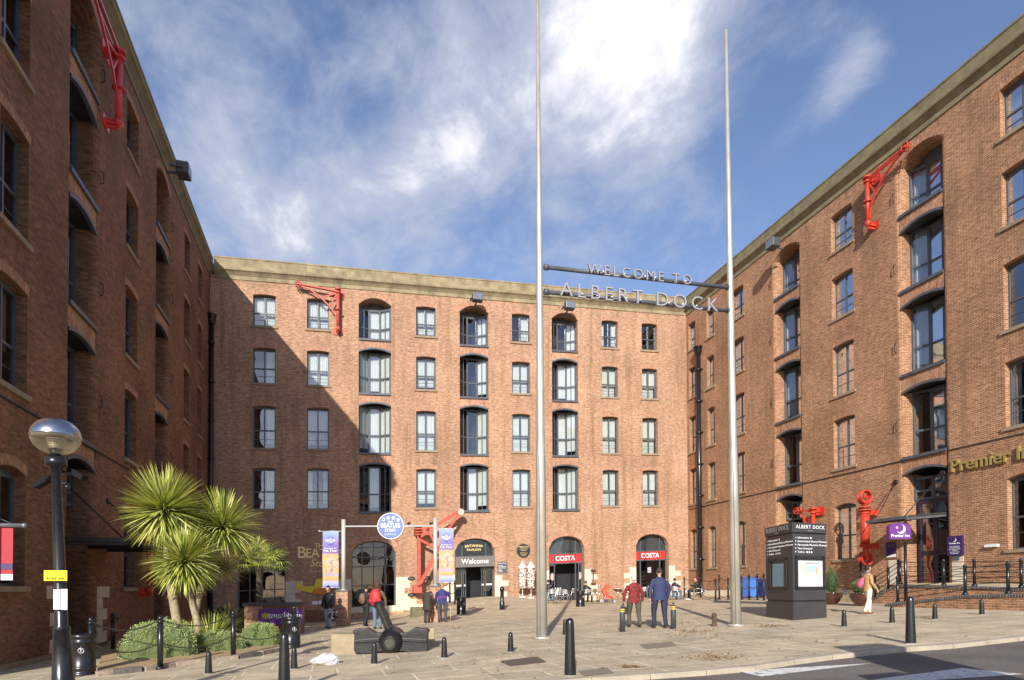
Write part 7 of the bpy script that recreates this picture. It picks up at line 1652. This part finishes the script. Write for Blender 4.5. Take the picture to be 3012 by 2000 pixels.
# ------------------------------------------------------------------ cafe
ALM = ALU
def cafe_chair():
    t = thing('cafe_chair', 'c', 'chair', group='aluminium cafe chairs')
    m_ = MB()
    for sx_ in (-1, 1):
        m_.tube([(sx_*.25, .22, 0), (sx_*.25, .20, .40), (sx_*.26, .17, .64), (sx_*.26, -.02, .66), (sx_*.25, -.20, .64), (sx_*.2, -.27, .70)], .014, 7)
        m_.tube([(sx_*.26, -.30, 0), (sx_*.24, -.22, .42), (sx_*.22, -.26, .80)], .014, 7)
        m_.tube([(sx_*.24, .20, .42), (sx_*.24, -.22, .42)], .012, 6)
    m_.tube([(-.22, -.26, .80), (0, -.29, .82), (.22, -.26, .80)], .014, 7); m_.tube([(-.24, .20, .42), (.24, .20, .42)], .012, 6); m_.build('frame', ALM, t)
    m_ = MB()
    for i in range(7): y = -.18+i*.062; m_.box(-.235, .235, y, y+.045, .43, .438)
    m_.build('seat', ALM, t)
    m_ = MB()
    for i in range(4): z = .56+i*.065; m_.add([(x, -.245-.045*(1-(x/.23)**2)-.0*z, zz) for zz in (z, z+.045) for x in (-.23, -.1, 0, .1, .23)], [(k, k+1, k+6, k+5) for k in range(4)])
    m_.build('backrest', ALM, t, fix=False); return t
def cafe_table():
    t = thing('cafe_table', 't', 'table', group='round cafe tables')
    m_ = MB(); m_.lathe([(.0, .70), (.33, .705), (.35, .715), (.35, .735), (.33, .74), (0, .74)], n=26); m_.build('table_top', mat('table_top_metal', (0.72, 0.72, 0.70), 0.3, metal=0.4), t)
    m_ = MB(); m_.tube([(0, 0, .03), (0, 0, .70)], .03, 10); m_.build('leg', ALM, t)
    m_ = MB()
    for k in range(4): a = math.pi/2*k+.4; m_.bar((0, 0, .05), (.27*math.cos(a), .27*math.sin(a), .02), .05, .03)
    m_.build('base', ALM, t); return t
ch0, tb0 = cafe_chair(), cafe_table()
AW = AWAY
chairs = [(1624, 1775, AW, 'cafe chair nearest the left mast, seen from behind at the long front row'), (1642, 1777, AW+.2, 'second cafe chair from the left mast in the front row'), (1661, 1776, AW-.3, 'third cafe chair from the left mast in the front row, legs splayed'), (1684, 1770, AW+.5, 'cafe chair between the front row and the litter bin'),
          (1726, 1772, AW+.25, 'cafe chair under the seated man in black right of the litter bin'), (1761, 1771, AW-2.2, 'empty cafe chair left of the orange pushchair, turned away'), (1650, 1762, AW+3.0, 'cafe chair behind the front table before the first cafe arch'), (1690, 1758, AW+2.6, 'cafe chair on the far side of the table near the first cafe arch'),
          (1838, 1761, AW+1.4, 'cafe chair right of the standing person in black'), (1803, 1760, AW-1.4, 'cafe chair under the blonde seated person'), (1896, 1764, AW+.1, 'cafe chair between the walking couple before the second cafe arch'), (1905, 1757, AW+.4, 'stacked looking cafe chair just behind the chair between the walking couple'),
          (1984, 1765, AW-.4, 'cafe chair under the seated person in black and jeans right of the man in blue'), (2052, 1765, AW+1.35, 'cafe chair under the person with the maroon hood beside the downpipe'), (1968, 1757, AW-.9, 'cafe chair under the child hidden behind the man in blue'),
          (1668, 1764, AW+1.2, 'cafe chair side-on between the two tables before the first cafe arch'), (1745, 1764, AW-1.6, 'cafe chair side-on behind the seated man in black'), (1881, 1759, AW-.8, 'cafe chair just left of the two chairs between the walking couple')]
for i, (x, y, a, lb) in enumerate(chairs):
    o = ch0 if i == 0 else copy_tree(ch0); place(o, pos(x, y), a, lb)
tables = [(1640, 1768, 'round metal cafe table with cups in front of the first cafe arch'), (1688, 1764, 'round metal cafe table left of the seated man in black'), (1818, 1762, 'round metal cafe table between the blonde person and the standing person in black'), (2018, 1761, 'round pale cafe table in front of the person with the maroon hood')]
for i, (x, y, lb) in enumerate(tables):
    o = tb0 if i == 0 else copy_tree(tb0); place(o, pos(x, y), 0, lb)
for x, y, dx, lb in ((1640, 1768, -.15, 'left one of the white cups on the front cafe table'), (1640, 1768, .02, 'middle one of the white cups on the front cafe table'), (1640, 1768, .17, 'right one of the white cups on the front cafe table'), (1688, 1764, .1, 'white cup on the table left of the seated man')):
    p = pos(x, y)+Vector((dx, -.05, .74)); m_ = MB(); m_.lathe([(.03, 0), (.045, .09), (.04, .09), (.0, .02)], n=14); tag(m_.build('cup', WHITE, loc=p), lb, 'cup', 'white cups on the cafe tables')
def sp(px, py, label, top, bottom, hair, **k): return person(px, py, py-130, label, top, bottom, hair, pose='sit', group='people sitting at the cafe', **k)
BLK = CM('black_cafe_coat', (0.02, 0.02, 0.022), 0.6); JE = CM('blue_jeans', (0.10, 0.17, 0.26)); FA = [(0.05, .18, -.22, -.10, .20, .06)]*2
sp(1724, 1771, 'man in a black leather jacket sitting right of the litter bin, seen from behind', BLK, CM('black_trousers', (0.015, 0.015, 0.018)), CM('hair_brown_short', (0.10, 0.05, 0.03)), face=AW+.25-1.0, arms=FA)
sp(1613, 1769, 'person in dark clothes sitting at the front table, mostly hidden by the left mast', BLK, JE, CM('hair_black', (0.02, 0.014, 0.01)), face=AW-.4, arms=FA)
sp(1803, 1759, 'blonde person in black sitting behind the orange pushchair', BLK, CM('black_trousers', (0.015, 0.015, 0.018)), CM('hair_blonde', (0.50, 0.33, 0.14)), face=AW-1.4, arms=FA, hairlen=.6)
sp(1985, 1764, 'person in black jacket and light jeans sitting with the back to us', CM('black_printed_jacket', (0.035, 0.025, 0.03)), JE, CM('hair_black', (0.02, 0.014, 0.01)), face=AW-.9, arms=FA)
sp(1967, 1756, 'child with light brown hair sitting half hidden behind the man in blue', CM('purple_jumper', (0.10, 0.05, 0.14)), JE, CM('hair_sandy', (0.30, 0.22, 0.14)), face=AW-1.6, arms=FA, H=1.45)
sp(2047, 1764, 'person with a maroon hood and black coat sitting at the right end table', BLK, CM('black_trousers', (0.015, 0.015, 0.018)), CM('hair_black', (0.02, 0.014, 0.01)), face=AW+1.4, arms=FA, hat=CM('maroon_hood', (0.20, 0.02, 0.05)), shoes=WHITE)
sp(1697, 1757, 'person in a grey coat sitting at the table before the first cafe arch, facing us', CM('grey_coat', (0.10, 0.10, 0.11)), JE, CM('hair_brown_short', (0.10, 0.05, 0.03)), face=AW+2.6, arms=FA)
person(1829, 1760, 1688, 'person in black standing by the round table behind the woman in the red jacket', BLK, CM('black_trousers', (0.015, 0.015, 0.018)), CM('hair_brown_short', (0.10, 0.05, 0.03)), face=AW+1.0, lean=.12, arms=[(0.05, .12, -.25, -.05, .2, -.05)]*2, group='people standing at the cafe')
person(1664, 1757, 1688, 'person in a dark blue top bending over in the first cafe doorway', CM('teal_top', (0.03, 0.055, 0.09)), CM('pale_blue_cloth', (0.30, 0.42, 0.62)), CM('hair_brown_short', (0.10, 0.05, 0.03)), face=AW+.4, H=1.7, bend=.55, arms=[(0.05, .22, -.2, -.05, .15, -.12)]*2, group='people standing at the cafe')
# pushchair
p = pos(1786, 1772); PC = thing('pushchair', 'orange-red folding pushchair standing beside the cafe table', 'pushchair', p, math.atan2(RT.y, RT.x))
ORG = CM('orange_cloth', (0.60, 0.08, 0.03), 0.7)
m_ = MB()
for y in (-.2, .2):
    m_.tube([(-.55, y, 1.05), (-.45, y, 1.0), (.42, y, .12)], .014, 7); m_.tube([(-.30, y, .12), (-.02, y, .55)], .012, 6); m_.tube([(-.32, y, .14), (.40, y, .14)], .012, 6)
m_.tube([(-.55, -.2, 1.05), (-.60, -.2, 1.02)], .022, 7); m_.build('frame', ALM, PC)
m_ = MB(); m_.prism([(-.32, .72), (-.05, .98), (.02, .90), (-.05, .70), (.02, .52), (.28, .38), (.38, .22), (.26, .20), (-.02, .32), (-.22, .48)], 'y', -.18, .18); m_.build('seat', ORG, PC)
m_ = MB(); m_.prism([(-.16, .95), (-.02, 1.12), (.16, 1.02), (.20, .84), (-.02, .86)], 'y', -.19, .19); m_.build('hood', ORG, PC)
for x in (-.31, .40):
    for y in (-.22, .22): m_ = MB(); m_.ring((x, y, .09), .075, .018, 'y', 16, 6); m_.tube([(x, y-.01, .09), (x, y+.01, .09)], .06, 12); m_.build('wheel', mat('pale_wheel', (0.6, 0.6, 0.62), 0.5), PC)
# folded parasols
PATT = mat('parasol_print', (0.5, 0.4, 0.3), 0.8, var=0.1, scale=9); rr_ = PATT.node_tree.nodes['Color Ramp'].color_ramp; rr_.elements[0].position = .46; rr_.elements[1].position = .52; rr_.elements[0].color = (0.22, 0.07, 0.035, 1); rr_.elements[1].color = (0.75, 0.72, 0.66, 1)
for px, lb in ((1537, 'folded white parasol with brown print, left one of the pair by the left mast'), (1562, 'folded white parasol with brown print, right one of the pair, half behind the left mast')):
    p = at_y(px, 1745, 39.6); p.z = G(p.x, p.y); zt = at_y(px, 1651, 39.6).z-p.z; t = thing('folded_parasol', lb, 'parasol', p, 0, 'folded parasols')
    m_ = MB(); m_.tube([(0, 0, 0), (0, 0, zt)], .025, 8); m_.lathe([(.25, 0), (.25, .06), (.05, .09), (.03, .3)], n=14); m_.build('pole', WHITE, t)
    m_ = MB(); prof = [(.02, zt), (.12, zt-.15), (.27, zt-.38), (.28, zt-.42)]; n = 16
    for i, (r_, z) in enumerate(prof):
        for j in range(n): m_.v.append((r_*(1+(.12 if j % 2 else -.08)*(i > 1))*math.cos(2*math.pi*j/n), r_*(1+(.12 if j % 2 else -.08)*(i > 1))*math.sin(2*math.pi*j/n), z))
    for i in range(3):
        for j in range(n): m_.f.append([i*n+j, i*n+(j+1) % n, (i+1)*n+(j+1) % n, (i+1)*n+j]); m_.sm.append(True); m_.mi.append(0); m_.uv.append(None)
    m_.build('top_cover', WHITE, t, fix=False)
    m_ = MB(); prof = [(.20, zt-.40), (.26, zt-.7), (.27, zt-1.1), (.22, zt-1.5), (.28, zt-1.75), (.10, zt-1.8)]; n = 20
    for i, (r_, z) in enumerate(prof):
        for j in range(n): q = 1+(.16 if j % 2 else -.14); m_.v.append((r_*q*math.cos(2*math.pi*j/n), r_*q*math.sin(2*math.pi*j/n), z+random.uniform(-.05, .05)*(i == 4)))
    for i in range(5):
        for j in range(n): m_.f.append([i*n+j, i*n+(j+1) % n, (i+1)*n+(j+1) % n, (i+1)*n+j]); m_.sm.append(True); m_.mi.append(0); m_.uv.append(None)
    m_.build('folded_cloth', PATT, t, fix=False)
# pale stone kerb before the cafe and a few steps
mb = MB(); a, b = pos(1760, 1770), pos(1850, 1763); mb.bar(Vector((0, 0, 0.04)), b-a+Vector((0, 0, 0.04)), 0.35, 0.12); tag(mb.build('cafe_step', SAND2, loc=a), 'low stone step edge on the ground behind the pushchair', 'step')
a, b = pos(2104, 1772), pos(2262, 1777); mb = MB(); L_ = (b-a).length; n = int(L_/.11)
for i in range(n): p, q = a.lerp(b, (i+.06)/n), a.lerp(b, (i+.94)/n); mb.bar(p-a+Vector((0, 0, .03)), q-a+Vector((0, 0, .03)), .25, .14)
tag(mb.build('brick_edging', BLUEB, loc=a), 'row of dark edging bricks below the chain posts left of the information pillar', 'edging')
# fallen leaves
random.seed(4); mb = MB()
def drift(x0, y0, sx_, sy_, n):
    a = pos(x0, y0)
    for _ in range(n):
        px, py = random.gauss(x0, sx_), random.gauss(y0, sy_)
        if py > 1998: continue
        p = gp(px, py); 
        if p.y < kerb_y(p.x)+.05: continue
        s_ = random.uniform(.015, .045); t = random.uniform(0, 6.28); u1 = Vector((math.cos(t), math.sin(t), random.uniform(-.3, .3)))*s_; u2 = Vector((-math.sin(t), math.cos(t), random.uniform(-.4, .4)))*s_*.55; q = p+Vector((0, 0, .012+random.uniform(0, .012)))
        mb.add([q-u1, q-u2, q+u1, q+u2], [(0, 1, 2), (0, 2, 3)], mi=random.choice((0, 0, 1)))
for d in ((2035, 1856, 45, 7, 200), (2010, 1832, 25, 3, 70), (2060, 1870, 55, 7, 110), (2100, 1932, 50, 5, 190), (2270, 1842, 30, 2, 120), (2720, 1816, 28, 2, 130), (1850, 1962, 20, 2, 90), (1340, 1846, 30, 2, 90), (1900, 1810, 200, 30, 220), (1500, 1900, 300, 50, 260), (2500, 1880, 250, 30, 200), (1010, 1880, 60, 12, 160)): drift(*d)
tag(mb.build('fallen_leaves', [mat('dry_leaf', (0.24, 0.12, 0.04), 0.8, var=0.3), mat('pale_dry_leaf', (0.42, 0.28, 0.10), 0.8, var=0.3)], fix=False), kind='stuff')
